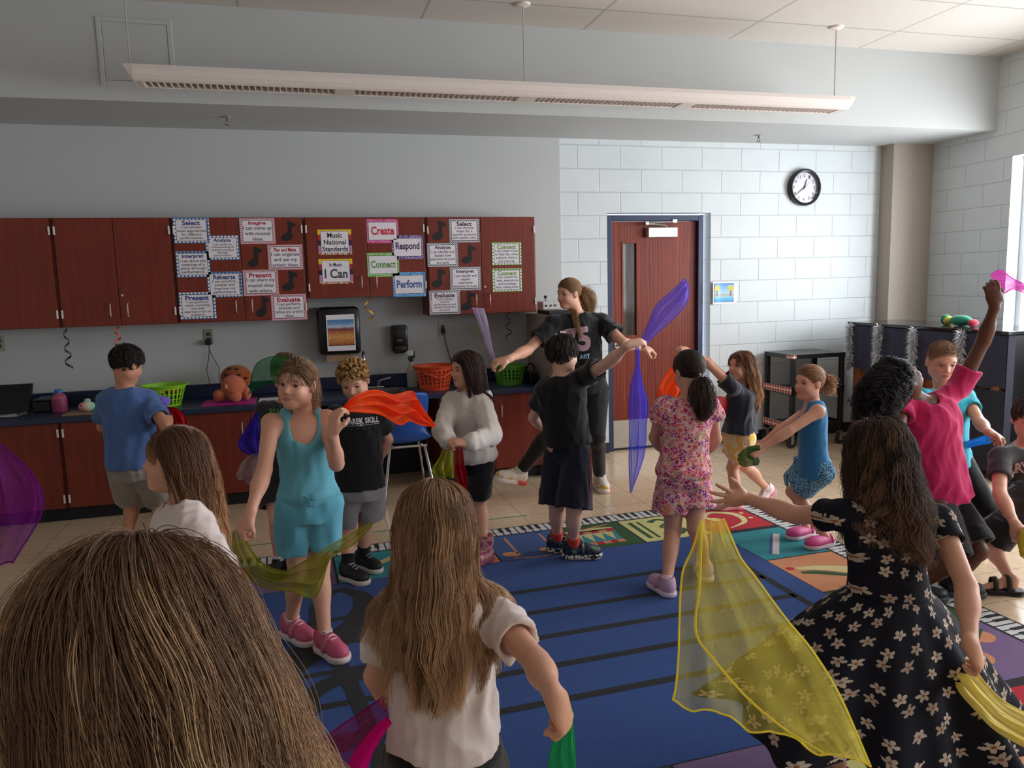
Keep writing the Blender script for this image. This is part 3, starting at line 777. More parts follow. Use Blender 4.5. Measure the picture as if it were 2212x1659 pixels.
def note(x0, v0, x1, v1, label):
    a, c = at(x0, v0, YF - .003), at(x1, v1, YF - .003); X0, Z0, W, H = a[0], c[2], c[0] - a[0], a[2] - c[2]
    head = [(.37 + .38 * math.cos(q) * math.cos(.35) - .21 * math.sin(q) * math.sin(.35), .20 + .20 * math.sin(q) * .85 + .10 * math.cos(q)) for q in np.linspace(.35, 2 * math.pi - .62, 22)]
    out = head + [(.74, .62), (.76, .78), (.80, .72), (.95, .66), (1.0, .70), (.96, .82), (.80, .87), (.66, .94), (.58, 1.0), (.48, 1.0)][0:0]
    outline = [(.45, .98), (.60, .99), (.72, .93), (.98, .86), (.98, .69), (.86, .68), (.72, .73), (.70, .40)]
    hd = [(.36 + .38 * math.cos(q), .21 + .20 * math.sin(q) + .03 * math.cos(q)) for q in np.linspace(.15, 2 * math.pi - .0 - 4.70, 3)]
    low = [(.36 + .38 * math.cos(q), .21 + .20 * math.sin(q) + .05 * math.cos(q)) for q in np.linspace(.25, -4.35, 22)]
    pts = outline + low + [(.46, .45)]
    pts = [(X0 + W * p, Z0 + H * q) for p, q in reversed(pts)]
    b = MB().prism(pts, YF - .0022, YF - .0004)
    tag(b.build('music_note', M_BLK), label, 'paper note', 'black paper eighth notes')
for px, lb in (((606.5, 476.8, 640.6, 520.7), 'black paper note right of the red Imagine sign'), ((534, 532.5, 568, 576.4), 'black paper note left of the red Plan and Make sign'),
               ((609, 585, 644.5, 628), 'black paper note right of the red Present sign'), ((551.6, 640, 584.5, 684), 'black paper note left of the red Evaluate sign'),
               ((933.9, 476.4, 965, 518.7), 'black paper note left of the chevron Select sign'), ((997.3, 528.9, 1028.6, 569.3), 'black paper note right of the chevron Analyze sign'),
               ((933.4, 580.3, 963.7, 621), 'black paper note left of the chevron Interpret sign'), ((996.2, 629.2, 1026.7, 670.4), 'black paper note right of the chevron Evaluate sign')):
    note(*px, lb)

# ---- things on the wall under the cabinets
M_BPL = plain(srgb(16, 16, 18), 0.22, 0, 0.5, 0.03)
x0, x1, z0, z1 = .150, .485, 1.055, 1.44
td = thing('towel_dispenser', 'black paper towel dispenser with a desert picture taped on its front', 'dispenser', ((x0 + x1) / 2, -.10, z0))
MB().box(x0, x1, -.215, -.0125, z0, z1, .035).build('dispenser_body', M_BPL, td, True)
MB().box(x0 + .06, x0 + .245, -.16, -.155, z0 - .055, z0 + .02).build('paper_towel', plain(srgb(176, 142, 112), 0.9), td)
sh = MB().box(x0 + .068, x0 + .29, -.2175, -.2155, z0 + .035, z0 + .325).build('picture_sheet', M_PAPER, td)
b = MB(); b.add([(x0 + .076, -.2178, z0 + .075), (x0 + .283, -.2178, z0 + .075), (x0 + .283, -.2178, z0 + .285), (x0 + .076, -.2178, z0 + .285)], [(0, 1, 2, 3)])
o = b.build('desert_picture', picture_mat('desert'), sh, recalc=False); uvq(o)
sd = thing('soap_dispenser', 'small black wall soap dispenser right of the towel dispenser', 'dispenser', (.81, -.06, 1.035))
MB().box(.746, .880, -.115, -.0125, 1.05, 1.27, .018).build('dispenser_body', M_BPL, sd, True)
MB().box(.760, .866, -.122, -.04, 1.035, 1.10, .014).build('push_bar', plain(srgb(30, 30, 32), 0.35), sd, True)
MB().box(.79, .835, -.1165, -.1145, 1.135, 1.155, .001).build('label_plate', plain(srgb(90, 88, 86), 0.3), sd)
M_PLATE = plain(srgb(168, 158, 146), 0.35, 0.6)
def outlet(x, z, label, plug=True):
    t = thing('wall_outlet', label, 'outlet', (x, -.015, z - .06), 'metal outlet plates under the cabinets')
    MB().box(x - .036, x + .036, -.018, -.0125, z - .058, z + .058, .002).build('cover_plate', M_PLATE, t)
    for dz in (-.02, .02):
        MB().box(x - .016, x + .016, -.021, -.018, z + dz - .014, z + dz + .014, .003).build('socket', plain(srgb(60, 56, 52), 0.5), t)
    return t
outlet(-.687, 1.235, 'metal wall outlet above the brown plush with a black plug and two cords')
outlet(1.194, 1.217, 'metal wall outlet right of the soap dispenser with one black cord')
outlet(-2.145, 1.247, 'metal wall outlet plate at the far left picture edge')
M_CORD = plain(srgb(20, 20, 22), 0.5)
pg = thing('charger', 'black plug with two thin black cords hanging from the wall outlet', 'charger', (-.687, -.04, 1.17))
MB().box(-.712, -.664, -.062, -.021, 1.172, 1.215, .006).build('plug', M_CORD, pg)
for k, pts in enumerate(([(-.688, -.05, 1.173), (-.688, -.045, 1.12), (-.70, -.04, 1.05), (-.718, -.035, .97), (-.706, -.04, .90), (-.70, -.055, .82), (-.695, -.10, .761)],
                         [(-.686, -.05, 1.173), (-.684, -.045, 1.13), (-.655, -.04, 1.05), (-.625, -.035, .98), (-.632, -.04, .90), (-.612, -.05, .84), (-.60, -.09, .761)])):
    MB().tube(spline(pts, 24), .0032, 6).build('cord', M_CORD, pg, True)
cd = thing('power_cord', 'single black cord hanging from the outlet down behind the orange basket', 'cord', (1.2, -.03, .76))
MB().box(1.178, 1.210, -.05, -.021, 1.18, 1.225, .005).build('plug', M_CORD, cd)
MB().tube(spline([(1.194, -.045, 1.182), (1.205, -.05, 1.12), (1.235, -.04, 1.0), (1.262, -.04, .90), (1.275, -.06, .80), (1.27, -.12, .762)], 22), .004, 6).build('cord', M_CORD, cd, True)

# ---- paper streamers hanging under the cabinets
def streamer(u, v0, Y, turns, L, col, label, r=.022, wd=.018):
    top = at(u, v0, Y); b = MB(); V = []; F = []; n = int(14 * turns)
    ztop = 1.36 if abs(u - 795) > 40 else 1.515
    for i in range(n + 1):
        f = i / n; q = 2 * math.pi * turns * f; rr = r * (.6 + .6 * f)
        c = A3(top[0] + rr * math.cos(q), Y + rr * math.sin(q), ztop - L * f)
        V += [c + A3(0, 0, wd / 2), c - A3(0, 0, wd / 2)]
    for i in range(n): F.append((2 * i, 2 * i + 2, 2 * i + 3, 2 * i + 1))
    b.add(V, F)
    tag(b.build('paper_streamer', plain(col, 0.5), None, True, False), label, 'streamer', 'curly streamers under the wall cabinets')
streamer(140, 700, -.25, 3.0, .30, srgb(24, 26, 52), 'dark navy curly streamer hanging under the bare left cabinet')
streamer(252, 700, -.25, 2.0, .17, srgb(206, 70, 44), 'orange curly streamer above the dark haired boy')
streamer(795, 640, -.25, 1.3, .19, srgb(214, 160, 40), 'golden curly streamer beside the towel dispenser', .035)
streamer(1030, 680, -.2, 2.2, .20, srgb(160, 190, 60), 'lime curly streamer under the chevron signs', .026, .012)
streamer(1098, 680, -.2, 2.6, .24, srgb(28, 26, 34), 'black curly streamer under the green dotted signs', .024, .010)

# ---- things on the worktop
def basket(c, rt, rb, h, col, label, rows, cols, handle=None, shape=(1, 1)):
    """a tapered plastic basket with a real lattice of slots"""
    t = thing('plastic_basket', label, 'basket', c, 'plastic laundry style baskets on the worktop')
    M = plain(col, 0.4, grain=0.03); b = MB()
    def P(q, z, e=0.0):
        r = rb + (rt - rb) * (z / h) + e
        return (c[0] + r * math.cos(q) * shape[0], c[1] + r * math.sin(q) * shape[1], c[2] + z)
    z0, z1 = h * .10, h * .86
    n = cols * 4
    def ring(za, zb, e=.004):
        V = []; F = []
        for i in range(n):
            q = 2 * math.pi * i / n
            V += [P(q, za), P(q, zb), P(q, zb, -e), P(q, za, -e)]
        for i in range(n):
            a, d = 4 * i, 4 * ((i + 1) % n)
            F += [(a, d, d + 1, a + 1), (a + 1, d + 1, d + 2, a + 2), (a + 2, d + 2, d + 3, a + 3), (a + 3, d + 3, d, a)]
        b.add(V, F)
    ring(0, z0); ring(z1, h)
    for k in range(1, rows): zz = z0 + (z1 - z0) * k / rows; ring(zz - h * .02, zz + h * .02)
    for i in range(cols):
        q0 = 2 * math.pi * i / cols; dq = 2 * math.pi / cols * .22
        V = []
        for z in (z0, z1):
            for q, e in ((q0 - dq, 0), (q0 + dq, 0), (q0 + dq, -.004), (q0 - dq, -.004)): V.append(P(q, z, e))
        b.add(V, [(0, 1, 5, 4), (1, 2, 6, 5), (2, 3, 7, 6), (3, 0, 4, 7)])
    V = [P(2 * math.pi * i / n, .003) for i in range(n)]; b.add(V, [tuple(range(n))])
    b.build('basket_body', M, t)
    r = MB(); V = []; F = []
    sec = [(0, -.006), (.014, -.002), (.016, .006), (.004, .010), (-.004, .006)]
    for i in range(n):
        for e, dz in sec: V.append(P(2 * math.pi * i / n, h + dz, e))
    m = len(sec)
    for i in range(n):
        for k in range(m):
            F.append((i * m + k, ((i + 1) % n) * m + k, ((i + 1) % n) * m + (k + 1) % m, i * m + (k + 1) % m))
    r.add(V, F); r.build('rim', M, t, True)
    if handle: MB().tube(spline(handle, 20), .006, 8).build('handle', M, t, True)
    return t
GB = (-.985, -.36, CT); basket(GB, .150, .105, .15, srgb(150, 214, 40), 'bright green slotted basket of scarves beside the boy in the blue tee', 3, 26)
OB = (1.045, -.36, CT); basket(OB, .158, .118, .185, srgb(226, 84, 38), 'orange lattice basket with a handle on the worktop', 5, 24, handle=[(.885, -.36, CT + .175), (.95, -.50, CT + .15), (1.06, -.525, CT + .11), (1.17, -.48, CT + .15), (1.20, -.36, CT + .175)])
G2 = (1.69, -.33, CT); basket(G2, .135, .105, .15, srgb(96, 170, 50), 'green lattice basket near the filing cabinet, behind the teacher', 4, 22)
# scarves heaped in the left basket
def heap(c, r, col, label, seed):
    rg = np.random.default_rng(seed); b = MB(); V = []; F = []; n, m = 22, 8
    for i in range(m + 1):
        for k in range(n):
            q = 2 * math.pi * k / n; rr = r * math.sin(math.pi / 2 * i / m); h = .55 * r * math.cos(math.pi / 2 * i / m)
            e = 1 + .16 * math.sin(5 * q + seed + i) + .08 * rg.normal()
            V.append((c[0] + rr * e * math.cos(q), c[1] + rr * e * math.sin(q), c[2] + h * (1 + .25 * math.sin(3 * q + 2 * i))))
    for i in range(m):
        for k in range(n): F.append((i * n + k, i * n + (k + 1) % n, (i + 1) * n + (k + 1) % n, (i + 1) * n + k))
    b.add(V, F)
    tag(b.build('scarf', cloth(col), None, True), label, 'scarf', 'scarves heaped in the green basket')
heap((-.94, -.38, CT + .105), .052, srgb(214, 60, 30), 'crumpled orange red scarf heaped in the bright green basket', 1)
heap((-1.03, -.40, CT + .10), .046, srgb(206, 206, 130), 'crumpled pale yellow scarf heaped in the bright green basket', 2)
heap((-1.05, -.31, CT + .10), .045, srgb(60, 120, 60), 'crumpled green scarf heaped in the bright green basket', 3)
heap((-.95, -.29, CT + .085), .050, srgb(180, 30, 50), 'crumpled dark red scarf heaped in the bright green basket', 4)
# pink water bottle
wb = thing('water_bottle', 'squat pink plastic bottle with blue cap at the left of the worktop', 'bottle', (-1.70, -.33, CT))
mp, tp_ = newmat('pink_plastic', srgb(196, 96, 132), 0.2, 0, 0.5, Transmission_Weight=0.35)
MB().lathe((-1.70, -.33, CT), [(0, 0), (.046, 0), (.050, .008), (.048, .04), (.050, .06), (.050, .10), (.040, .12), (.024, .133), (.022, .14)], 24).build('bottle_body', mp, wb, True)
MB().lathe((-1.70, -.33, CT), [(0.024, .136), (.026, .138), (.026, .158), (.022, .162), (0, .162)], 20).build('cap', plain(srgb(50, 110, 190), 0.4), wb, True)
lb = MB(); lb.lathe((-1.70, -.33, CT), [(.0507, .03), (.0507, .095)], 24); lb.build('label_band', plain(srgb(150, 60, 96), 0.5, grain=0.5, scale=120), wb, True)
# spray bottle
sx_, sy_ = .893, -.15
sb = thing('spray_bottle', 'translucent white spray bottle with white and dark green trigger head', 'bottle', (sx_, sy_, CT))
mw, tw = newmat('milky_plastic', srgb(206, 204, 190), 0.3, 0, 0.4, Transmission_Weight=0.3)
MB().lathe((sx_, sy_, CT), [(0, 0), (.040, 0), (.043, .01), (.043, .13), (.036, .165), (.017, .195), (.015, .215)], 24).build('bottle_body', mw, sb, True)
MB().cyl((sx_, sy_, CT + .212), (sx_, sy_, CT + .235), .018).box(sx_ - .012, sx_ + .02, sy_ - .012, sy_ + .012, CT + .235, CT + .262, .005).build('collar', plain(srgb(24, 60, 44), 0.4), sb)
MB().box(sx_ - .035, sx_ + .022, sy_ - .013, sy_ + .013, CT + .258, CT + .305, .010).tube([(sx_ - .03, sy_, CT + .285), (sx_ - .05, sy_, CT + .283)], .008).build('spray_head', plain(srgb(222, 222, 216), 0.4), sb, True)
MB().tube([(sx_ - .012, sy_, CT + .262), (sx_ - .024, sy_, CT + .245), (sx_ - .018, sy_, CT + .222)], [.007, .006, .005]).box(sx_ + .012, sx_ + .032, sy_ - .009, sy_ + .009, CT + .24, CT + .30, .005).build('trigger', plain(srgb(24, 60, 44), 0.4), sb, True)
# dark things at the left end
M_BK2 = plain(srgb(20, 20, 24), 0.45)
tb = thing('tablet_stand', 'black folding stand with chrome feet at the far left worktop end', 'stand', (-2.02, -.40, CT))
MB().prism([(-.30, CT + .01), (-.34, CT + .01), (-.20, CT + .20), (-.17, CT + .20)], -2.12, -1.90, 'x').build('back_plate', M_BK2, tb)
MB().tube([(-2.1, -.50, CT + .012), (-1.92, -.52, CT + .012), (-1.90, -.40, CT + .012)], .010).tube([(-2.08, -.46, CT + .01), (-1.95, -.42, CT + .01)], .008).build('chrome_foot', M_STEEL, tb, True)
bx = thing('black_case', 'low black case lying on the worktop left of the pink bottle', 'case', (-1.86, -.20, CT))
MB().box(-1.88, -1.76, -.32, -.10, CT, CT + .075, .008).build('case_body', M_BK2, bx)
MB().box(-1.882, -1.758, -.322, -.098, CT + .076, CT + .092, .008).build('lid', M_BK2, bx)
bgk = MB()
for c, r in (((-1.34, -.26, CT + .07), (.13, .10, .07)), ((-1.28, -.28, CT + .10), (.09, .08, .06)), ((-1.40, -.30, CT + .05), (.09, .09, .05)), ((-1.22, -.30, CT + .06), (.08, .08, .06))): bgk.ball(c, r)
tag(bgk.build('cloth_bag', cloth(srgb(22, 22, 26)), None, True), 'slumped black cloth bag on the worktop behind the boy in blue', 'bag')
tag(MB().box(-1.62, -1.33, -.60, -.415, CT, CT + .012, .003).build('tan_board', plain(srgb(150, 120, 92), 0.8)), 'flat tan board under the little plush fish', 'board')
fx, fy, fz_ = -1.48, -.50, CT + .012
fs = thing('plush_fish', 'small pink and mint green plush fish lying on a tan board', 'plush toy', (fx, fy, fz_))
mf, tf = newmat('fish_plush', srgb(230, 170, 170), 0.9)
xx, yy2, zz2 = tf.sep(tf.coord()); tf.link(tf.ramp(tf.math('ADD', .5, tf.math('MULTIPLY', xx, 7.0)), [(.3, srgb(226, 150, 158)), (.6, srgb(214, 214, 180)), (.8, srgb(150, 210, 180))]), tf.bsdf.inputs['Base Color'])
MB().ball((fx, fy, fz_ + .036), (.058, .034, .036)).build('fish_body', mf, fs, True)
MG = cloth(srgb(150, 206, 178))
MB().ball((fx + .066, fy, fz_ + .045), (.014, .010, .024), 10, 8).ball((fx + .076, fy, fz_ + .03), (.016, .010, .016), 10, 8).build('tail_fin', MG, fs, True)
MB().ball((fx + .005, fy, fz_ + .078), (.022, .006, .014), 10, 8).build('back_fin', MG, fs, True)
MB().ball((fx - .036, fy - .028, fz_ + .045), (.005, .005, .006), 8, 6).build('eye', M_BK2, fs, True)
# brown plush animal with cookie shell
qx, qy = -.50, -.36
pl = thing('plush_animal', 'brown plush animal with chocolate chip cookie shell, bottom up on the worktop', 'plush toy', (qx, qy, CT + .006))
def fuzzy(col): return cloth(col, None, 0.95, 340, 0.5, 0.16)
PB = fuzzy(srgb(196, 108, 80)); PC = fuzzy(srgb(150, 80, 40))
zb = CT + .009
MB().ball((qx + .02, qy + .06, zb + .165), (.118, .085, .098), 24, 16).build('cookie_shell', PC, pl, True)
MB().ball((qx, qy - .02, zb + .10), (.092, .085, .095), 24, 16).build('plush_body', PB, pl, True)
for dx, dy, dz, r in ((-.10, -.04, .045, (.05, .05, .047)), (.015, -.10, .040, (.048, .05, .042)), (.092, -.03, .05, (.035, .05, .05)), (-.02, .06, .045, (.05, .05, .045))):
    MB().ball((qx + dx, qy + dy, zb + dz), r, 18, 12).build('paw', PB, pl, True)
MB().ball((qx - .045, qy - .085, zb + .115), (.016, .018, .020), 12, 8).build('tail', fuzzy(srgb(222, 150, 120)), pl, True)
mb = MB()
for dx, dz in ((-.05, .195), (.03, .235), (.09, .165), (.045, .19), (-.02, .24)):
    xx_, zz_ = dx - .02, dz - .165; yy_ = -.085 * math.sqrt(max(.02, 1 - (xx_ / .118) ** 2 - (zz_ / .098) ** 2))
    mb.ball((qx + dx, qy + .06 + yy_ * 1.02, zb + dz), (.017, .010, .010), 10, 8)
mb.build('chocolate_chip', fuzzy(srgb(52, 28, 20)), pl, True)
tag(MB().box(-.72, -.34, -.55, -.26, CT, CT + .006, .002).build('magenta_folder', plain(srgb(190, 36, 140), 0.5)), 'magenta folder lying under the brown plush animal', 'folder')
tag(MB().box(-.32, -.10, -.52, -.30, CT, CT + .003).build('paper_sheet', M_PAPER), 'white paper sheet on the worktop right of the plush animal', 'paper')
b2 = thing('pink_bottle', 'slim pink bottle standing behind the girl in the teal outfit', 'bottle', (.055, -.36, CT))
MB().lathe((.055, -.36, CT), [(0, 0), (.030, 0), (.032, .01), (.032, .15), (.02, .175), (.016, .18)], 20).build('bottle_body', plain(srgb(224, 120, 150), 0.3), b2, True)
MB().lathe((.055, -.36, CT), [(.018, .178), (.02, .18), (.02, .21), (0, .214)], 16).build('cap', plain(srgb(230, 170, 190), 0.3), b2, True)
hp_ = thing('small_speaker', 'small black speaker with a round ring beside the green basket near the filing cabinet', 'speaker', (1.86, -.30, CT))
MB().box(1.842, 1.925, -.40, -.26, CT, CT + .09, .012).build('speaker_box', M_BK2, hp_)
MB().tube([(1.875 + .035 * math.cos(q), -.33, CT + .115 + .045 * math.sin(q)) for q in np.linspace(0, 2 * math.pi, 20)], .008).build('ring', M_BK2, hp_, True)

# ---- beige filing cabinet with things on top
M_BEI = plain(srgb(170, 156, 146), 0.5)
fc = thing('filing_cabinet', 'beige metal filing cabinet standing between worktop and door', 'cabinet', (2.10, -.36, 0))
X0, X1 = 1.945, 2.335
MB().box(X0, X1, -.66, -.02, .02, 1.33, .004).box(X0 + .02, X1 - .02, -.62, -.05, 0, .02).build('cabinet_body', M_BEI, fc)
for k in range(4):
    za = .06 + k * .315
    d = MB().box(X0 + .012, X1 - .012, -.672, -.66, za, za + .30, .004).build('drawer', M_BEI, fc)
    MB().box(X0 + .12, X1 - .12, -.690, -.672, za + .20, za + .225, .004).build('handle', M_STEEL, d)
    MB().box(X0 + .15, X1 - .15, -.675, -.672, za + .245, za + .28, .001).build('label_holder', M_STEEL, d)
tag(MB().box(1.96, 2.16, -.60, -.28, 1.331, 1.365, .006).build('black_tray', M_BK2), 'shallow black tray on top of the filing cabinet', 'tray')
wbx = thing('white_box', 'small white box with dark sockets on the filing cabinet', 'box', (2.09, -.22, 1.331))
MB().box(2.02, 2.20, -.26, -.10, 1.331, 1.43, .006).build('box_body', plain(srgb(206, 204, 200), 0.5), wbx)
mb = MB()
for dx in (.03, .07, .11): mb.cyl((2.02 + dx, -.264, 1.395), (2.02 + dx, -.259, 1.395), .009, 12)
mb.cyl((2.07, -.18, 1.43), (2.07, -.18, 1.455), .004).ball((2.07, -.18, 1.468), .014)
mb.build('socket', M_BK2, wbx)
# ------------------------------------------------------------------ music rug
RC = np.array([3.021, -1.774]); ea = np.array([-.99968, -.0253]); eb = np.array([.0253, -.99968])
def rugp(a, b, z): q = RC + a * ea + b * eb; return (q[0], q[1], z)
def carpet(col):
    m, t = newmat('carpet_pile', col, 0.95, 0, 0.1)
    v = t.coord(); n = t.noise(420, v, 2); n2 = t.noise(30, v, 3)
    f = t.math('ADD', t.math('MULTIPLY', n.outputs[0], .65), t.math('MULTIPLY', n2.outputs[0], .35))
    t.link(t.mix(f, [c * .62 for c in col], [min(1, c * 1.35) for c in col]), t.bsdf.inputs['Base Color'])
    t.bsdf.inputs['Sheen Weight'].default_value = .15
    t.bump(n.outputs[0], .8, .006); return m
RUGC = {'blue': srgb(40, 79, 147), 'black': srgb(26, 26, 32), 'red': srgb(196, 24, 44), 'yellow': srgb(238, 220, 142), 'green': srgb(44, 92, 44), 'sky': srgb(58, 94, 156),
        'peach': srgb(228, 150, 104), 'teal': srgb(40, 150, 160), 'purple': srgb(128, 100, 144), 'white': srgb(236, 232, 226), 'cream': srgb(240, 216, 150), 'lilac': srgb(200, 176, 206)}
RK = list(RUGC); RMATS = [carpet(RUGC[k]) for k in RK]
RA, RB, KW = 3.98, 3.16, .15
rug = MB()
def rpoly(pts, col, lv):
    rug.mat(RK.index(col)); z = .0100 + lv * .0006
    rug.add([rugp(a, b, z) for a, b in pts], [tuple(range(len(pts)))])
def rrect(a0, a1, b0, b1, col, lv): rpoly([(a0, b0), (a1, b0), (a1, b1), (a0, b1)], col, lv)
def rstroke(pts, wd, col, lv, n=60):
    """a stroke of varying width, as quads"""
    P = spline([(*p, w_) for p, w_ in zip(pts, wd if hasattr(wd, '__len__') else [wd] * len(pts))], n)
    z = .0100 + lv * .0006; rug.mat(RK.index(col)); V = []
    for i in range(n):
        d = nrm(P[min(i + 1, n - 1), :2] - P[max(i - 1, 0), :2]); k = np.array([-d[1], d[0]]) * P[i, 2] / 2
        V += [rugp(*(P[i, :2] + k), z + i * .000004), rugp(*(P[i, :2] - k), z + i * .000004)]
    rug.add(V, [(2 * i, 2 * i + 2, 2 * i + 3, 2 * i + 1) for i in range(n - 1)])
def rdisc(a, b, ra, rb, col, lv, rot=0, n=24):
    pts = []
    for k in range(n):
        q = 2 * math.pi * k / n; x, y = ra * math.cos(q), rb * math.sin(q)
        pts.append((a + x * math.cos(rot) - y * math.sin(rot), b + x * math.sin(rot) + y * math.cos(rot)))
    rpoly(pts, col, lv)
# body of the rug (a thin slab), black base colour
rug.mat(RK.index('black'))
V = [rugp(a, b, z) for z in (.001, .0100) for a, b in ((0, 0), (RA, 0), (RA, RB), (0, RB))]
rug.add(V, [(3, 2, 1, 0), (4, 5, 6, 7), (0, 1, 5, 4), (1, 2, 6, 5), (2, 3, 7, 6), (3, 0, 4, 7)])
g = .006
sqa = [KW + .46 * k for k in range(9)]; sqb = [KW + (RB - 2 * KW) / 6 * k for k in range(7)]
rrect(KW + .44, RA - KW - .44, KW + .44, RB - KW - .44, 'blue', 1)
top = ['red', 'yellow', 'green', 'sky', 'peach', 'teal', 'purple', 'red']
bot = ['red', 'peach', 'yellow', 'purple', 'green', 'sky', 'peach', 'teal']
for k in range(8):
    rrect(sqa[k] + g, sqa[k + 1] - g, KW + g, KW + .44 - g, top[k], 1)
    rrect(sqa[k] + g, sqa[k + 1] - g, RB - KW - .44 + g, RB - KW - g, bot[k], 1)
for k, c in enumerate(['red', 'teal', 'peach', 'green', 'purple', 'red']):
    if 0 < k < 5: rrect(KW + g, KW + .44 - g, sqb[k] + g, sqb[k + 1] - g, c, 1)
for k, c in enumerate(['red', 'yellow', 'green', 'sky', 'peach', 'red']):
    if 0 < k < 5: rrect(RA - KW - .44 + g, RA - KW - g, sqb[k] + g, sqb[k + 1] - g, c, 1)
# piano key border: white keys on the black base, black keys on top
def keys(n, put_):
    for i in range(n):
        put_(i, 'white', .10, .90, .012, KW - .012, 1)
        if i % 7 not in (2, 6): put_(i, 'black', .72, 1.28, .012, KW * .62, 2)
nA, nB = 80, 64
def kA(off, flip):
    def f(i, c, s0, s1, d0, d1, lv):
        p = RA / nA; b0, b1 = (d0, d1) if not flip else (RB - d1, RB - d0)
        rrect(i * p + p * s0, min(RA, i * p + p * s1), b0, b1, c, lv)
    return f
def kB(flip):
    def f(i, c, s0, s1, d0, d1, lv):
        p = (RB - 2 * KW) / nB; a0, a1 = (d0, d1) if not flip else (RA - d1, RA - d0)
        rrect(a0, a1, KW + i * p + p * s0, KW + i * p + p * s1, c, lv)
    return f
keys(nA, kA(0, False)); keys(nA, kA(0, True)); keys(nB, kB(False)); keys(nB, kB(True))
# staff
for k in range(5): rrect(.74, RA - .80, 1.04 + .26 * k - .021, 1.04 + .26 * k + .021, 'black', 2)
rrect(.72, .762, 1.02, 2.10, 'black', 2)
# treble clef (ax = metres to the right of its axis, up = metres above the staff bottom)
clef_a, clef_b = 2.98, 2.42
tc = [(-.10, .10), (-.20, .16), (-.20, .03), (-.06, -.03), (.06, .05), (.08, .22), (.05, .60), (-.02, 1.10), (-.06, 1.38), (-.04, 1.60), (.06, 1.74), (.17, 1.62), (.16, 1.40), (.05, 1.20), (-.16, 1.00), (-.32, .76), (-.28, .48), (-.06, .34), (.20, .40), (.28, .58), (.20, .76), (.02, .80), (-.12, .70), (-.12, .56)]
wd = [.10, .10, .06, .05, .06, .06, .065, .065, .07, .08, .05, .09, .14, .15, .15, .14, .13, .11, .11, .13, .12, .10, .08, .05]
rstroke([(clef_a - x, clef_b - y) for x, y in tc], wd, 'black', 3, 150)
rdisc(clef_a + .13, clef_b - .11, .075, .075, 'black', 3)
# motifs in the squares
a0, b0 = sqa[0], KW
rstroke([(a0 + .30, b0 + .22), (a0 + .34, b0 + .12), (a0 + .24, b0 + .06), (a0 + .12, b0 + .14), (a0 + .14, b0 + .30), (a0 + .30, b0 + .39)], [.02, .05, .035, .05, .035, .01], 'cream', 2)
rdisc(a0 + .30, b0 + .20, .035, .035, 'cream', 2); rdisc(a0 + .06, b0 + .14, .016, .016, 'cream', 2); rdisc(a0 + .06, b0 + .25, .016, .016, 'cream', 2)
a0 = sqa[1]
rrect(a0 + .33, a0 + .35, b0 + .06, b0 + .38, 'green', 2)
rstroke([(a0 + .27, b0 + .10), (a0 + .20, b0 + .06), (a0 + .14, b0 + .13), (a0 + .24, b0 + .21), (a0 + .13, b0 + .29), (a0 + .20, b0 + .37), (a0 + .28, b0 + .32)], [.05, .03, .045, .02, .045, .03, .05], 'green', 2)
rrect(a0 + .38, a0 + .41, b0 + .06, b0 + .38, 'green', 2)
a0 = sqa[2]   # drum
rpoly([(a0 + .08, b0 + .12), (a0 + .40, b0 + .12), (a0 + .37, b0 + .37), (a0 + .11, b0 + .37)], 'teal', 2)
for i in range(6):
    p = .32 / 6; rrect(a0 + .08 + p * i, a0 + .08 + p * (i + 1), b0 + .11, b0 + .165, ('red', 'peach')[i % 2], 3)
    rrect(a0 + .10 + .28 / 6 * i, a0 + .10 + .28 / 6 * (i + 1), b0 + .325, b0 + .375, ('peach', 'red')[i % 2], 3)
for i in range(4): rpoly([(a0 + .11 + .07 * i, b0 + .17), (a0 + .18 + .07 * i, b0 + .17), (a0 + .145 + .07 * i, b0 + .32)], 'cream', 3)
rdisc(a0 + .24, b0 + .10, .165, .03, 'cream', 3); rstroke([(a0 + .08, b0 + .03), (a0 + .30, b0 + .09)], .014, 'peach', 4, 8)
a0 = sqa[3]   # peach beamed notes
for q in (.10, .33):
    rdisc(a0 + q + .04, b0 + .34, .055, .04, 'peach', 2, -.4); rrect(a0 + q - .008, a0 + q + .008, b0 + .05, b0 + .34, 'peach', 2)
rstroke([(a0 + .08, b0 + .41), (a0 + .22, b0 + .435), (a0 + .38, b0 + .41)], .012, 'peach', 2, 14)
a0 = sqa[4]; rdisc(a0 + .23, b0 + .22, .13, .09, 'red', 2, .5); rstroke([(a0 + .06, b0 + .06), (a0 + .40, b0 + .38)], .03, 'cream', 3, 10)
a0 = sqa[5]; rstroke([(a0 + .08, b0 + .10), (a0 + .38, b0 + .34)], .05, 'cream', 2, 10)
a0 = sqa[6]; rdisc(a0 + .2, b0 + .26, .10, .10, 'peach', 2); rstroke([(a0 + .2, b0 + .26), (a0 + .38, b0 + .05)], .03, 'green', 3, 10)
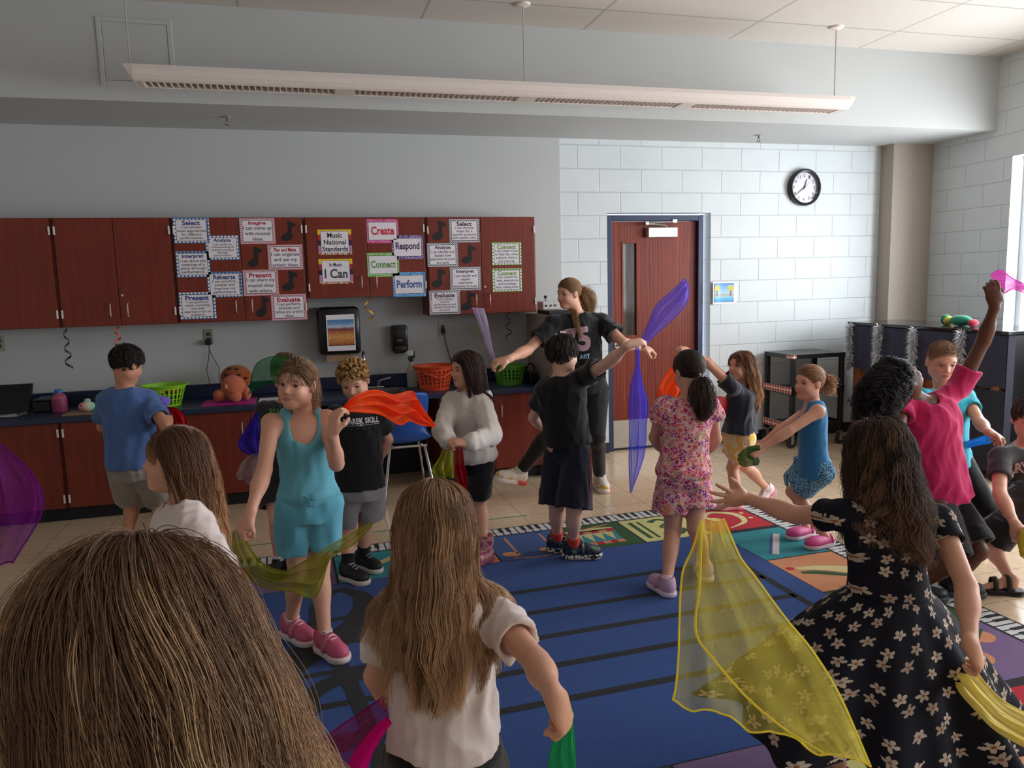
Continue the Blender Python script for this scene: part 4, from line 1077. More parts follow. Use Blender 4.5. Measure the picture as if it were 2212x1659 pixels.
# right column
aa, bb = KW, sqb[1]; rstroke([(aa + .12, bb + .10), (aa + .34, bb + .40)], .035, 'sky', 2, 8); rstroke([(aa + .105, bb + .11), (aa + .325, bb + .41)], .038, 'white', 3, 8)
bb = sqb[2]; rstroke([(aa + .36, bb + .16), (aa + .22, bb + .20), (aa + .06, bb + .30)], [.03, .07, .10], 'cream', 2, 14); rstroke([(aa + .37, bb + .22), (aa + .28, bb + .25), (aa + .12, bb + .36)], [.03, .05, .03], 'green', 3, 14); rdisc(aa + .39, bb + .15, .022, .022, 'red', 3)
bb = sqb[3]; rdisc(aa + .22, bb + .24, .12, .10, 'yellow', 2)
bb = sqb[4]; rdisc(aa + .30, bb + .30, .07, .06, 'peach', 2, .4); rdisc(aa + .12, bb + .16, .06, .05, 'peach', 2, .4); rstroke([(aa + .40, bb + .18), (aa + .25, bb + .22), (aa + .06, bb + .10)], .016, 'green', 3, 12); rdisc(aa + .36, bb + .08, .03, .03, 'teal', 2)
b0 = RB - KW - .44
rstroke([(sqa[0] + .1, b0 + .1), (sqa[0] + .3, b0 + .2), (sqa[0] + .2, b0 + .36)], .05, 'cream', 2, 16)
rdisc(sqa[1] + .24, b0 + .22, .13, .10, 'red', 2, .3)
rstroke([(sqa[3] + .1, b0 + .3), (sqa[3] + .34, b0 + .12)], .05, 'cream', 2, 10)
tag(rug.build('music_rug', RMATS, None, False, False), 'large blue rug with music staff, treble clef, coloured squares and piano key border', 'rug')

# coloured tape and lime floor tiles
tag(MB().box(-1.2, 1.45, -1.588, -1.574, .0004, .0012).build('floor_tape', plain(srgb(70, 150, 70), .5)), 'thin green tape line stuck on the floor before the worktop', 'tape')
M_LIME = plain(srgb(196, 206, 120), .2, grain=.08)
S_(MB().box(4.17, 4.475, -2.50, -2.195, .0003, .0010).box(3.865, 4.17, -2.805, -2.50, .0003, .0010).box(4.475, 4.78, -2.805, -2.50, .0003, .0010).box(3.56, 3.865, -3.11, -2.805, .0003, .0010).build('floor_accent_tile', M_LIME))

# ------------------------------------------------------------------ blue school chair, seen from behind
ch = thing('school_chair', 'blue plastic school chair with chrome legs before the open sink space', 'chair', (.73, -.82, 0))
mbp = plain(srgb(34, 84, 168), .35, grain=.04)
SP = [  # shell section from front lip to top of back: y (depth), z, half width
    (-.44, .410, .17), (-.42, .432, .185), (-.34, .436, .200), (-.20, .425, .205), (-.06, .420, .200), (.0, .435, .185), (.03, .48, .160), (.042, .56, .150), (.055, .66, .168), (.075, .76, .175), (.085, .80, .160), (.088, .815, .12)]
P = spline(SP, 40); n = 14; V = []; F = []
for i, (d, z, hw) in enumerate(P):
    for k in range(n + 1):
        s = -1 + 2 * k / n; back = min(1, max(0, (z - .44) / .1)) * (d > -.05)
        lift_ = .035 * abs(s) ** 3 * (1 - back); curve = -.045 * s * s * back
        V.append((.73 + hw * s, -.95 - (d + curve) + .08, z + lift_))
for i in range(len(P) - 1):
    for k in range(n): F.append((i * (n + 1) + k, i * (n + 1) + k + 1, (i + 1) * (n + 1) + k + 1, (i + 1) * (n + 1) + k))
b = MB(); b.add(V, F); o = b.build('seat_shell', mbp, ch, True, True)
md = o.modifiers.new('thick', 'SOLIDIFY'); md.thickness = .007
for x, y, tx, ty in ((.60, -.90, .535, -.965), (.86, -.90, .925, -.965), (.60, -.58, .545, -.47), (.86, -.58, .915, -.47)):
    l = MB().tube([(x + (.03 if x < .7 else -.03), y, .418), (x, y, .40), (tx, ty, .008)], .0115, 12).build('leg', M_CHR, ch, True)
    MB().cyl((tx, ty, 0), (tx, ty, .022), .016, 12).build('foot_cap', M_BK2, l)
MB().tube([(.58, -.885, .405), (.88, -.885, .405)], .011).tube([(.58, -.60, .405), (.88, -.60, .405)], .011).build('seat_rail', M_CHR, ch, True)

# ------------------------------------------------------------------ black shelf trolley
ct = thing('shelf_cart', 'black three shelf trolley with patterned trim before the block wall', 'trolley', (4.62, -.25, 0))
X0, X1, Y0, Y1 = 4.335, 4.905, -.475, -.035
for z, nm in ((.875, 'shelf'), (.54, 'shelf'), (.20, 'shelf')):
    b = MB().box(X0, X1, Y0, Y1, z - .012, z).box(X0, X1, Y0, Y0 + .014, z - .04, z - .012).box(X0, X1, Y1 - .014, Y1, z - .04, z - .012).box(X0, X0 + .014, Y0, Y1, z - .04, z - .012).box(X1 - .014, X1, Y0, Y1, z - .04, z - .012)
    if z < .8: b.box(X0, X1, Y0, Y0 + .01, z, z + .03).box(X0, X0 + .01, Y0, Y1, z, z + .03).box(X1 - .01, X1, Y0, Y1, z, z + .03)
    b.build(nm, plain(srgb(30, 30, 33), .28), ct)
for x in (X0 + .022, X1 - .022):
    for y in (Y0 + .022, Y1 - .022):
        MB().box(x - .02, x + .02, y - .02, y + .02, .13, .865, .004).build('post', M_BK2, ct)
        c = MB().lathe((x, y, .05), [(0, -.012), (.046, -.012), (.05, -.006), (.05, .006), (.046, .012), (0, .012)], 22, 'y').build('caster', plain(srgb(40, 40, 42), .5), ct, True)
        MB().box(x - .014, x + .014, y - .022, y - .016, .04, .12).box(x - .014, x + .014, y + .016, y + .022, .04, .12).box(x - .02, x + .02, y - .022, y + .022, .115, .13).build('caster_fork', M_STEEL, c)
mt, tt = newmat('patterned_trim', srgb(230, 210, 190), .6)
x_, y_, z_ = tt.sep(tt.coord())
fr = tt.math('FRACT', tt.math('MULTIPLY', tt.math('ADD', x_, y_), 24.0))
tt.link(tt.mix(tt.math('MULTIPLY', tt.math('GREATER_THAN', fr, .22), tt.math('GREATER_THAN', tt.math('FRACT', tt.math('MULTIPLY', z_, 26.0)), .3)), srgb(238, 226, 210), srgb(176, 66, 62)), tt.bsdf.inputs['Base Color'])
for z in (.545, .205): MB().box(X0 - .003, X0 - .001, Y0, Y1, z - .035, z + .028).build('patterned_trim', mt, ct)
MB().box(X0 - .003, X0 - .001, Y0, Y0 + .09, .838, .872).box(X0 - .003, X0 + .04, Y0 - .003, Y0 - .001, .838, .872).build('patterned_trim', mt, ct)

# ------------------------------------------------------------------ upright piano seen from behind
pn = thing('upright_piano', 'upright piano turned back to the room with navy cloth over its back', 'piano', (5.33, -1.22, 0))
PX0, PX1, PY0, PY1, PZ = 5.03, 5.60, -2.06, -.38, 1.15
M_PIA = plain(srgb(26, 26, 30), .2)
M_PWD = plain(srgb(150, 92, 62), .5, grain=.15, scale=8)
MB().box(PX0 + .06, PX1, PY0, PY1, .06, PZ - .03, .004).box(PX1, PX1 + .14, PY0 + .03, PY1 - .03, .60, .74, .006).build('piano_case', M_PIA, pn)
MB().box(PX0 - .02, PX1 + .02, PY0 - .02, PY1 + .02, PZ - .028, PZ, .004).build('piano_lid', plain(srgb(34, 34, 38), .10), pn)
for k in range(5):
    y = PY0 + .05 + (PY1 - PY0 - .18) * k / 4
    MB().box(PX0, PX0 + .058, y, y + .08, .08, PZ - .03, .004).build('back_post', M_PWD, pn)
MB().box(PX0 + .05, PX0 + .0595, PY0 + .02, PY1 - .02, .10, PZ - .04).build('soundboard', M_PWD, pn)
V = []; F = []; n = 60
for i in range(n + 1):
    y = PY0 - .01 + (PY1 - PY0 + .02) * i / n; e = .006 * math.sin(i * .9) + .004 * math.sin(i * 2.3)
    for z in (PZ - .032, PZ - .10, .72 + .012 * math.sin(i * .7)): V.append((PX0 - .014 + e * (PZ - z) / .4, y, z))
for i in range(n):
    for k in range(2): F.append((3 * i + k, 3 * i + 3 + k, 3 * i + 4 + k, 3 * i + 1 + k))
b = MB(); b.add(V, F); tag(b.build('cloth_drape', cloth(srgb(46, 49, 74)), None, True, False), 'dark navy cloth hung over the back of the upright piano', 'cloth')
V = []; F = []
b = MB().box(PX0 - .005, PX0 - .001, PY0, PY0 + .62, .07, .70).box(PX0 - .005, PX0 + .064, PY0 - .010, PY0 - .004, .07, PZ - .032); tag(b.build('cloth_drape', cloth(srgb(36, 38, 56))), 'dark cloth covering the lower near end of the piano back', 'cloth')
M_TIN, tn = newmat('tinsel', srgb(228, 230, 236), .25, .55)
def tinsel(y, z0, z1, label, seed):
    rg = np.random.default_rng(seed); n = 1500
    c = np.stack([np.full(n, PX0 - .045), y + rg.normal(0, .004, n), rg.uniform(z0, z1, n)], 1)
    d = rg.normal(size=(n, 3)); d[:, 0] -= .2; d /= np.linalg.norm(d, axis=1)[:, None]; d[:, 0] = np.where(d[:, 0] > .25, -d[:, 0], d[:, 0])
    L = rg.uniform(.04, .075, n)[:, None]; s = np.cross(d, rg.normal(size=(n, 3))); s /= np.linalg.norm(s, axis=1)[:, None]
    tip = c + d * L + A3(0, 0, -.012); mid = c + d * L * .5 + A3(0, 0, .004)
    V = np.stack([c - s * .0017, c + s * .0017, mid - s * .002, mid + s * .002, tip], 1).reshape(-1, 3)
    b = MB(); F = []
    for i in range(n): k = 5 * i; F += [(k, k + 1, k + 3, k + 2), (k + 2, k + 3, k + 4)]
    b.add(V, F); b.tube([(PX0 - .045, y, z0), (PX0 - .045, y, z1)], .0025, 6)
    tag(b.build('tinsel_garland', M_TIN, None, False, False), label, 'garland', 'silver tinsel garlands on the piano back')
tinsel(-.43, .70, 1.12, 'silver tinsel garland at the piano end nearest the trolley', 1)
tinsel(-.80, .70, 1.12, 'silver tinsel garland second from the trolley end of the piano', 2)
tinsel(-1.21, .70, 1.12, 'silver tinsel garland third from the trolley end of the piano', 3)
tinsel(-1.69, .68, 1.12, 'silver tinsel garland nearest the window, behind the boy with the buzz cut', 4)
ty = thing('soft_toy', 'green, yellow and red soft toy lying on the piano lid', 'toy', (5.25, -1.42, PZ))
for dy, col, r in ((.12, srgb(196, 180, 70), (.05, .04, .038)), (.15, srgb(40, 130, 80), (.05, .035, .045)), (0, srgb(40, 140, 110), (.06, .10, .045)), (-.12, srgb(180, 50, 70), (.05, .03, .03))):
    MB().ball((5.25, -1.42 + dy, PZ + r[2]), r, 18, 12).build('toy_section', cloth(col), ty, True)
# black shelf under the window
sh = thing('low_shelf', 'black low shelf standing under the window behind the piano end', 'shelf', (5.9, -1.75, 0))
for z in (.64, .73, .82): MB().box(5.74, 6.05, -2.6, -1.25, z - .016, z, .003).build('shelf_board', M_BK2, sh)
for y in (-2.6, -1.28): MB().box(5.74, 6.05, y, y + .03, 0, .82, .003).build('side_panel', M_BK2, sh)
MB().box(6.03, 6.05, -2.57, -1.28, 0, .62).box(5.75, 6.03, -2.57, -1.28, .05, .07).build('back_panel', M_BK2, sh)
# ------------------------------------------------------------------ bodies: blended solids -> one continuous surface
BIG = 1.0
class Sdf:
    def __init__(s): s.ops = []
    def add(s, f, lo, hi, k=.02, op='u'): s.ops.append((f, np.array(lo, float), np.array(hi, float), k, op)); return s
    def cap(s, a, b, r1, r2, k=.02, op='u', flat=None, sq=None):
        """tapered limb from a to b; flat: cut square at b; sq=(dir,f): flatten along dir"""
        a, b = np.asarray(a, float), np.asarray(b, float); ab = b - a; L2 = max(float(ab @ ab), 1e-9)
        d_ = nrm(ab); r = max(r1, r2)
        def f(P):
            q = P - a; t = np.clip(q @ ab / L2, 0, 1); e = q - t[:, None] * ab
            if sq is not None:
                h = e @ sq[0]; e = e + (h * (1 / sq[1] - 1))[:, None] * sq[0]
            d = np.sqrt((e * e).sum(1)) - (r1 + (r2 - r1) * t)
            if sq is not None: d = d * min(1, sq[1] ** .5)
            if flat: d = np.maximum(d, (P - b) @ d_)
            return d
        return s.add(f, np.minimum(a, b) - r * 1.05, np.maximum(a, b) + r * 1.05, k, op)
    def ell(s, c, r, R=None, k=.02, op='u'):
        c, r = np.asarray(c, float), np.asarray(r, float); mr = float(r.min()); m = float(r.max())
        def f(P):
            q = P - c
            if R is not None: q = q @ R
            g = q / r; l = np.sqrt((g * g).sum(1)); l2 = np.sqrt(((g / r) ** 2).sum(1))
            return np.where(l2 > 1e-6, l * (l - 1) / np.maximum(l2, 1e-6), -mr)
        return s.add(f, c - m, c + m, k, op)
    def loft(s, o, up, lat, prof, k=.02, op='u', wave=None, cut=True, ext=None):
        """elliptical tube round an axis. prof rows: t, cx, cy, half width, half depth front, half depth back"""
        o, up, lat = np.asarray(o, float), nrm(up), nrm(lat); lat = nrm(lat - up * (lat @ up)); fr = np.cross(up, lat)
        pr = np.asarray(prof, float); n = 48; tt = np.linspace(pr[0, 0], pr[-1, 0], n)
        # smooth profile
        PR = np.stack([np.interp(tt, pr[:, 0], pr[:, i]) for i in range(1, 6)], 1)
        for _ in range(3): PR[1:-1] = (PR[:-2] + 2 * PR[1:-1] + PR[2:]) / 4
        def f(P):
            q = P - o; t = q @ up; x = q @ lat; y = q @ fr
            c = [np.interp(t, tt, PR[:, i]) for i in range(5)]
            x = x - c[0]; y = y - c[1]; dp = np.where(y > 0, c[3], c[4]); w_ = c[2]
            if wave is not None:
                th = np.arctan2(y / dp, x / w_); g = 1 + wave(t, th)
                w_ = w_ * g; dp = dp * g
            l = np.sqrt((x / w_) ** 2 + (y / dp) ** 2)
            d = (l - 1) * np.minimum(w_, dp) * np.where(l > 1, .8, 1)
            if cut: d = np.maximum(d, np.maximum(pr[0, 0] - t, t - pr[-1, 0]))
            return d
        m = float(PR[:, 2:].max()) * (1.35 if wave else 1.05) + float(np.abs(PR[:, :2]).max()); e0, e1 = o + up * pr[0, 0], o + up * pr[-1, 0]
        return s.add(f, np.minimum(e0, e1) - m, np.maximum(e0, e1) + m, k, op)
    def half(s, p, n_):
        """cut away everything beyond the plane"""
        p, n_ = np.asarray(p, float), nrm(n_)
        s.ops.append((lambda P: (P - p) @ n_, None, None, 0, 'i')); return s
    def mesh(s, h, fold=None):
        us = [o for o in s.ops if o[4] == 'u']
        lo = np.min([o[1] for o in us], 0) - .02 - 2 * h; hi = np.max([o[2] for o in us], 0) + .02 + 2 * h
        n = np.ceil((hi - lo) / h).astype(int) + 1
        D = np.full(n, BIG, np.float32); ax = [lo[i] + h * np.arange(n[i]) for i in range(3)]
        for f, a, b, k, op in s.ops:
            if op == 'i': i0, i1 = np.zeros(3, int), n
            else:
                m = k + 3 * h; i0 = np.clip(np.floor((a - m - lo) / h).astype(int), 0, n); i1 = np.clip(np.ceil((b + m - lo) / h).astype(int) + 1, 0, n)
            if (i1 <= i0).any(): continue
            sl = tuple(slice(i0[i], i1[i]) for i in range(3)); S0 = D[sl]
            if op == 'i':
                idx = np.nonzero(S0.ravel() < .06)[0]
                if len(idx) == 0: continue
                ii = np.unravel_index(idx, S0.shape); P = np.stack([ax[q][i0[q] + ii[q]] for q in range(3)], 1)
                v = S0.ravel().copy(); v[idx] = np.maximum(v[idx], f(P)); D[sl] = v.reshape(S0.shape); continue
            G = np.meshgrid(*[ax[q][i0[q]:i1[q]] for q in range(3)], indexing='ij')
            P = np.stack([g_.ravel() for g_ in G], 1); d = f(P).astype(np.float32).reshape(S0.shape)
            if op == 'u':
                if k > 0:
                    hh = np.maximum(k - np.abs(S0 - d), 0) / k; D[sl] = np.minimum(S0, d) - hh * hh * k * .25
                else: D[sl] = np.minimum(S0, d)
            elif op == 's':
                d = -d
                if k > 0:
                    hh = np.maximum(k - np.abs(S0 - d), 0) / k; D[sl] = np.maximum(S0, d) + hh * hh * k * .25
                else: D[sl] = np.maximum(S0, d)
        if fold is not None:
            idx = np.nonzero(np.abs(D.ravel()) < .05)[0]; ii = np.unravel_index(idx, D.shape)
            P = np.stack([ax[q][ii[q]] for q in range(3)], 1); v = D.ravel(); v[idx] += fold(P).astype(np.float32); D = v.reshape(D.shape)
        D[0] = D[-1] = BIG; D[:, 0] = D[:, -1] = BIG; D[:, :, 0] = D[:, :, -1] = BIG
        return surface_nets(D, h, lo)
def surface_nets(D, h, lo):
    s = D < 0; c = np.zeros(tuple(np.array(D.shape) - 1), np.int8)
    for dx in (0, 1):
        for dy in (0, 1):
            for dz in (0, 1):
                c += s[dx:dx + c.shape[0], dy:dy + c.shape[1], dz:dz + c.shape[2]]
    cells = np.argwhere((c > 0) & (c < 8)); idx = np.full(c.shape, -1, np.int32); idx[tuple(cells.T)] = np.arange(len(cells))
    acc = np.zeros((len(cells), 3)); cnt = np.zeros(len(cells))
    for a in range(3):
        o1, o2 = [i for i in range(3) if i != a]
        for p in (0, 1):
            for q in (0, 1):
                off = np.zeros(3, int); off[o1] = p; off[o2] = q; st = np.zeros(3, int); st[a] = 1
                A_ = cells + off; B_ = A_ + st; va = D[tuple(A_.T)]; vb = D[tuple(B_.T)]
                m = (va < 0) != (vb < 0); t = np.where(m, va / np.where(m, va - vb, 1), 0)
                pos = off + t[:, None] * st; acc += np.where(m[:, None], pos, 0); cnt += m
    V = lo + h * (cells + acc / cnt[:, None]); F = []
    for a in range(3):
        o1, o2 = [(1, 2), (2, 0), (0, 1)][a]
        sl = [slice(None)] * 3; s0 = [slice(1, -1)] * 3; s0[a] = slice(0, -1); s1 = list(s0); s1[a] = slice(1, None)
        e0, e1 = s[tuple(s0)], s[tuple(s1)]
        for flip, m in ((0, e0 & ~e1), (1, ~e0 & e1)):
            p = np.argwhere(m); q = p.copy(); q[:, [i for i in range(3) if i != a]] += 1   # grid index of the edge start
            u1 = np.zeros(3, int); u1[o1] = 1; u2 = np.zeros(3, int); u2[o2] = 1
            quad = [idx[tuple((q - u1 - u2).T)], idx[tuple((q - u2).T)], idx[tuple(q.T)], idx[tuple((q - u1).T)]]
            if flip: quad = quad[::-1]
            F.append(np.stack(quad, 1))
    F = np.concatenate(F); F = F[(F >= 0).all(1)]
    return V, F
def sdf_obj(name, sd, h, mats, parent, fold=None, smooth=2, colour=None):
    V, F = sd.mesh(h, fold)
    if smooth:   # relax the grid steps
        n = len(V); e = np.concatenate([F[:, [0, 1]], F[:, [1, 2]], F[:, [2, 3]], F[:, [3, 0]]]); e = np.concatenate([e, e[:, ::-1]])
        deg = np.bincount(e[:, 0], minlength=n).clip(1)
        for _ in range(smooth):
            L = np.stack([np.bincount(e[:, 0], V[e[:, 1], i], n) for i in range(3)], 1) / deg[:, None]; V = V * .45 + L * .55
    me = make_mesh(name, V - org_of(parent), F, True, mats if isinstance(mats, (list, tuple)) else [mats])
    if colour is not None:
        at_ = me.color_attributes.new('Col', 'FLOAT_COLOR', 'POINT'); C = colour(V)
        at_.data.foreach_set('color', np.concatenate([C, np.ones((len(C), 1))], 1).astype(np.float32).ravel())
    o = put(name, me, parent); o['_v'] = 0; del o['_v']
    return o, V, F
def folds(amp=.003, seed=0, sc=1.0, dirs=6, up=.35):
    rg = np.random.default_rng(seed); K = rg.normal(size=(dirs, 3)) * 46 / sc; K[:, 2] *= up; ph = rg.uniform(0, 6.28, dirs); W = rg.normal(size=(dirs, 3)) * 16
    def f(P):
        o = np.zeros(len(P))
        for i in range(dirs):
            a = P @ K[i] + ph[i] + 1.3 * np.sin(P @ W[i]); o += (np.sin(a) if i % 2 else 1 - 1.6 * np.abs(np.sin(a * .8)) ** .7)
        return -amp * np.clip(.55 + o / dirs * 1.9, 0, 2) * 1.25
    return f

# ------------------------------------------------------------------ skin, eyes, hair materials
def skin(col, lip):
    m, t = newmat('skin', col, .5, 0, .35)
    b = t.bsdf; b.inputs['Subsurface Weight'].default_value = .12; b.inputs['Subsurface Radius'].default_value = (.02, .008, .005); b.inputs['Subsurface Scale'].default_value = .4
    a = t.new('VertexColor'); a.layer_name = 'Col'
    n = t.noise(60, t.coord(), 3); r = t.new('MixRGB'); r.blend_type = 'MULTIPLY'; r.inputs[0].default_value = 1
    t.link(a.outputs[0], r.inputs[1]); t.link(t.ramp(n.outputs[0], [(.3, (.97, .965, .96)), (.7, (1.02, 1.02, 1.02))]), r.inputs[2]); t.link(r.outputs[0], b.inputs['Base Color']); return m
SK = {'fair': (srgb(222, 168, 142), srgb(196, 118, 108)), 'tan': (srgb(204, 146, 116), srgb(176, 104, 92)), 'pale': (srgb(232, 186, 164), srgb(206, 130, 120)), 'brown': (srgb(104, 66, 50), srgb(96, 50, 46))}
SKM = {k: skin(*v) for k, v in SK.items()}
M_EYEW = plain(srgb(226, 220, 216), .2, grain=.02); M_PUP = plain(srgb(14, 10, 9), .08, grain=0)
HM = {}
def hairmat(c1, c2, vary=.35):
    k = (c1, c2)
    if k in HM: return HM[k]
    m, t = newmat('hair', c1, .52, 0, .4)
    hi = t.new('HairInfo'); a = t.new('Attribute'); a.attribute_name = 'lock'
    f = t.math('ADD', t.math('MULTIPLY', hi.outputs['Random'], vary), t.math('MULTIPLY', a.outputs['Fac'], 1 - vary))
    f = t.math('ADD', t.math('ADD', .1, t.math('MULTIPLY', f, .8)), t.math('MULTIPLY', t.math('SUBTRACT', hi.outputs['Intercept'], .4), .4)); f.node.use_clamp = True
    c = t.ramp(f, [(0.05, [x * .5 for x in c1]), (.5, c1), (1.0, c2)]); t.link(c, t.bsdf.inputs['Base Color'])
    t.bsdf.inputs['Anisotropic'].default_value = .5
    HM[k] = m; return m
def capmat(c): return cloth([x * .76 for x in c], None, .7, 200, .4)

# ------------------------------------------------------------------ head
def rotm(f, up=(0, 0, 1), roll=0.0):
    """columns: right, forward, up of a head looking along f"""
    f = nrm(f); r = np.cross(f, np.asarray(up, float)); r = nrm(r) if np.linalg.norm(r) > 1e-3 else A3(1, 0, 0)
    u = np.cross(r, f); c, s = math.cos(roll), math.sin(roll)
    return np.stack([r * c + u * s, f, u * c - r * s], 1)
def look(yaw, pitch=0.0, roll=0.0, up=(0, 0, 1)):
    """yaw 0 faces the camera side (-Y), 90 faces +X, 180 faces the back wall; pitch > 0 looks down"""
    a, p = math.radians(yaw), math.radians(pitch)
    return rotm((math.sin(a) * math.cos(p), -math.cos(a) * math.cos(p), -math.sin(p)), up, math.radians(roll))
def head_sdf(sd, C, R, s, ears=True, smile=0.0):
    """C centre of the head, R columns right/forward/up, s scale (1 = 0.21 m tall head)"""
    P = lambda x, y, z: C + R @ (np.array([x, y, z]) * s)
    E = lambda p, r, k=.02, op='u': sd.ell(P(*p), np.array(r) * s, R, k * s, op)
    E((0, -.014, .028), (.0715, .088, .078), .02)
    E((0, .018, -.030), (.056, .062, .072), .03)
    E((0, .050, -.084), (.026, .026, .020), .03)
    for q in (-1, 1):
        E((q * .033, .045, -.034), (.023, .026, .023), .02)
        E((q * .042, .002, -.054), (.018, .034, .028), .03)
        E((q * .022, .060, .020), (.026, .012, .010), .014)
    for q in (-1, 1): E((q * .031, .0765, -.001), (.0185, .0165, .0120), .010, 's')
    sd.cap(P(0, .070, .006), P(0, .088, -.026), .0065 * s, .0088 * s, .012 * s)
    for q in (-1, 1): E((q * .010, .081, -.030), (.0075, .008, .0065), .006)
    E((0, .073, -.0535), (.0215, .010, .0055), .006); E((0, .072, -.063), (.018, .010, .006), .006)
    E((0, .0840, -.0585), (.020, .006, .0016), .002, 's')
    if ears:
        for q in (-1, 1):
            E((q * .074, -.010, -.008), (.008, .018, .029), .008); E((q * .083, -.004, -.006), (.006, .010, .017), .004, 's')
    return P
def skin_colour(base, lip, C, R, s):
    b, l = np.array(base), np.array(lip)
    def f(V):
        q = (V - C) @ R / s; out = np.tile(b, (len(V), 1))
        ck = np.exp(-(((np.abs(q[:, 0]) - .038) / .022) ** 2 + ((q[:, 2] + .034) / .022) ** 2)) * (q[:, 1] > .03) * .45
        nose = np.exp(-((q[:, 0] / .013) ** 2 + ((q[:, 2] + .028) / .014) ** 2)) * (q[:, 1] > .08) * .3
        ear = np.exp(-(((np.abs(q[:, 0]) - .08) / .012) ** 2 + ((q[:, 2] + .008) / .03) ** 2)) * .4
        mix_ = np.clip(ck + nose + ear, 0, .6)[:, None] * .6
        out = out * (1 - mix_) + (b * .45 + l * .55) * mix_
        lp = (((q[:, 0] / .0215) ** 2 + ((q[:, 2] + .058) / .0085) ** 2) < 1) & (q[:, 1] > .06) & (np.linalg.norm(q, axis=1) < .14)
        out[lp] = l; return out
    return f
def eyes(parent, C, R, s, iris, gaze=(0, 0), brow=(.1, .07, .04), skinm=None, lidcol=None):
    P = lambda x, y, z: C + R @ (np.array([x, y, z]) * s)
    ic = plain(iris, .15, grain=.2, scale=900)
    for q in (-1, 1):
        c = P(q * .031, .0535, -.001); r = .0128 * s; g = nrm(R @ np.array([gaze[0], 1, gaze[1]]))
        a = nrm(np.cross(g, A3(0, 0, 1))); b_ = np.cross(a, g); V = []; F = []; M = []; n = 16
        rings = np.radians([0, 14, 30, 31, 60, 100, 150])
        V.append(c + g * r)
        for t in rings[1:]:
            for k in range(n): p_ = 2 * math.pi * k / n; V.append(c + r * (math.cos(t) * g + math.sin(t) * (math.cos(p_) * a + math.sin(p_) * b_)))
        for k in range(n): F.append((0, 1 + k, 1 + (k + 1) % n)); M.append(2)
        for i in range(len(rings) - 2):
            for k in range(n):
                F.append((1 + i * n + k, 1 + (i + 1) * n + k, 1 + (i + 1) * n + (k + 1) % n, 1 + i * n + (k + 1) % n)); M.append(1 if i < 2 else 0)
        me = make_mesh('eye', np.array(V) - org_of(parent), F, True, [M_EYEW, ic, M_PUP], M); put('eye', me, parent)
        # upper lid with lash line, and brow
        lid = MB(); pts = []
        for t in np.linspace(-1, 1, 9):
            x = q * .031 + t * .0165; z = .0055 - .006 * t * t - .001; y = .0530 + math.sqrt(max(.0, .0150 ** 2 - (t * .0105) ** 2 - (z + .001) ** 2)); pts.append(P(x, y, z))
        lid.tube(pts, np.array([.0010, .0017, .0021, .0023, .0023, .0023, .0021, .0017, .0010]) * s, 6); lid.build('eyelid', plain(lidcol if lidcol else srgb(96, 58, 46), .6), parent, True)
        br = MB(); pts = []
        for t in np.linspace(-1, 1, 8):
            x = q * (.031 + t * .0195); z = .0215 - .004 * t * t + .002 * t; y = .0720 - .008 * max(0, t) ** 2 - .0008; pts.append(P(x, y, z))
        br.tube(pts, np.array([.0022, .0032, .0034, .0033, .0030, .0026, .0020, .0010]) * s, 6); br.build('eyebrow', plain(brow, .8), parent, True)

# ------------------------------------------------------------------ hair
def strands(parent, name, P, rad, mat, seed=0, lock=None):
    """P: (N, M, 3) world points"""
    N, M, _ = P.shape
    cu = bpy.data.hair_curves.new(name); cu.add_curves([M] * N)
    cu.position_data.foreach_set('vector', (P - org_of(parent)).astype(np.float32).ravel())
    ra = cu.attributes.new('radius', 'FLOAT', 'POINT')
    ra.data.foreach_set('value', (rad * np.tile(np.interp(np.linspace(0, 1, M), [0, .7, 1], [1, .9, .35]), N)).astype(np.float32))
    la = cu.attributes.new('lock', 'FLOAT', 'CURVE')
    la.data.foreach_set('value', (lock if lock is not None else np.random.default_rng(seed).uniform(0, 1, N)).astype(np.float32))
    cu.materials.append(mat)
    o = bpy.data.objects.new(name, cu); COL.objects.link(o); o.parent = parent; ORG[o.name] = org_of(parent)
    return o
def scalp(N, C, R, s, rg, hl=None, sz=(.0735, .0905, .0800), c0=(0, -.014, .028), part=0.0):
    """random roots on the scalp (head space, unscaled) inside the hairline"""
    out = np.zeros((0, 3)); c0 = np.array(c0); sz = np.array(sz)
    while len(out) < N:
        d = rg.normal(size=(N * 3, 3)); d /= np.linalg.norm(d, axis=1)[:, None]; p = c0 + d * sz
        zl = np.interp(p[:, 1], [-.09, -.06, -.03, .005, .03, .055, .075], [-.060, -.055, -.040, .004, .030, .056, .078])
        if hl is not None: zl = zl + hl
        out = np.concatenate([out, p[p[:, 2] > zl]])
    p = out[:N]; n = (p - c0) / sz ** 2; n /= np.linalg.norm(n, axis=1)[:, None]
    return p, n
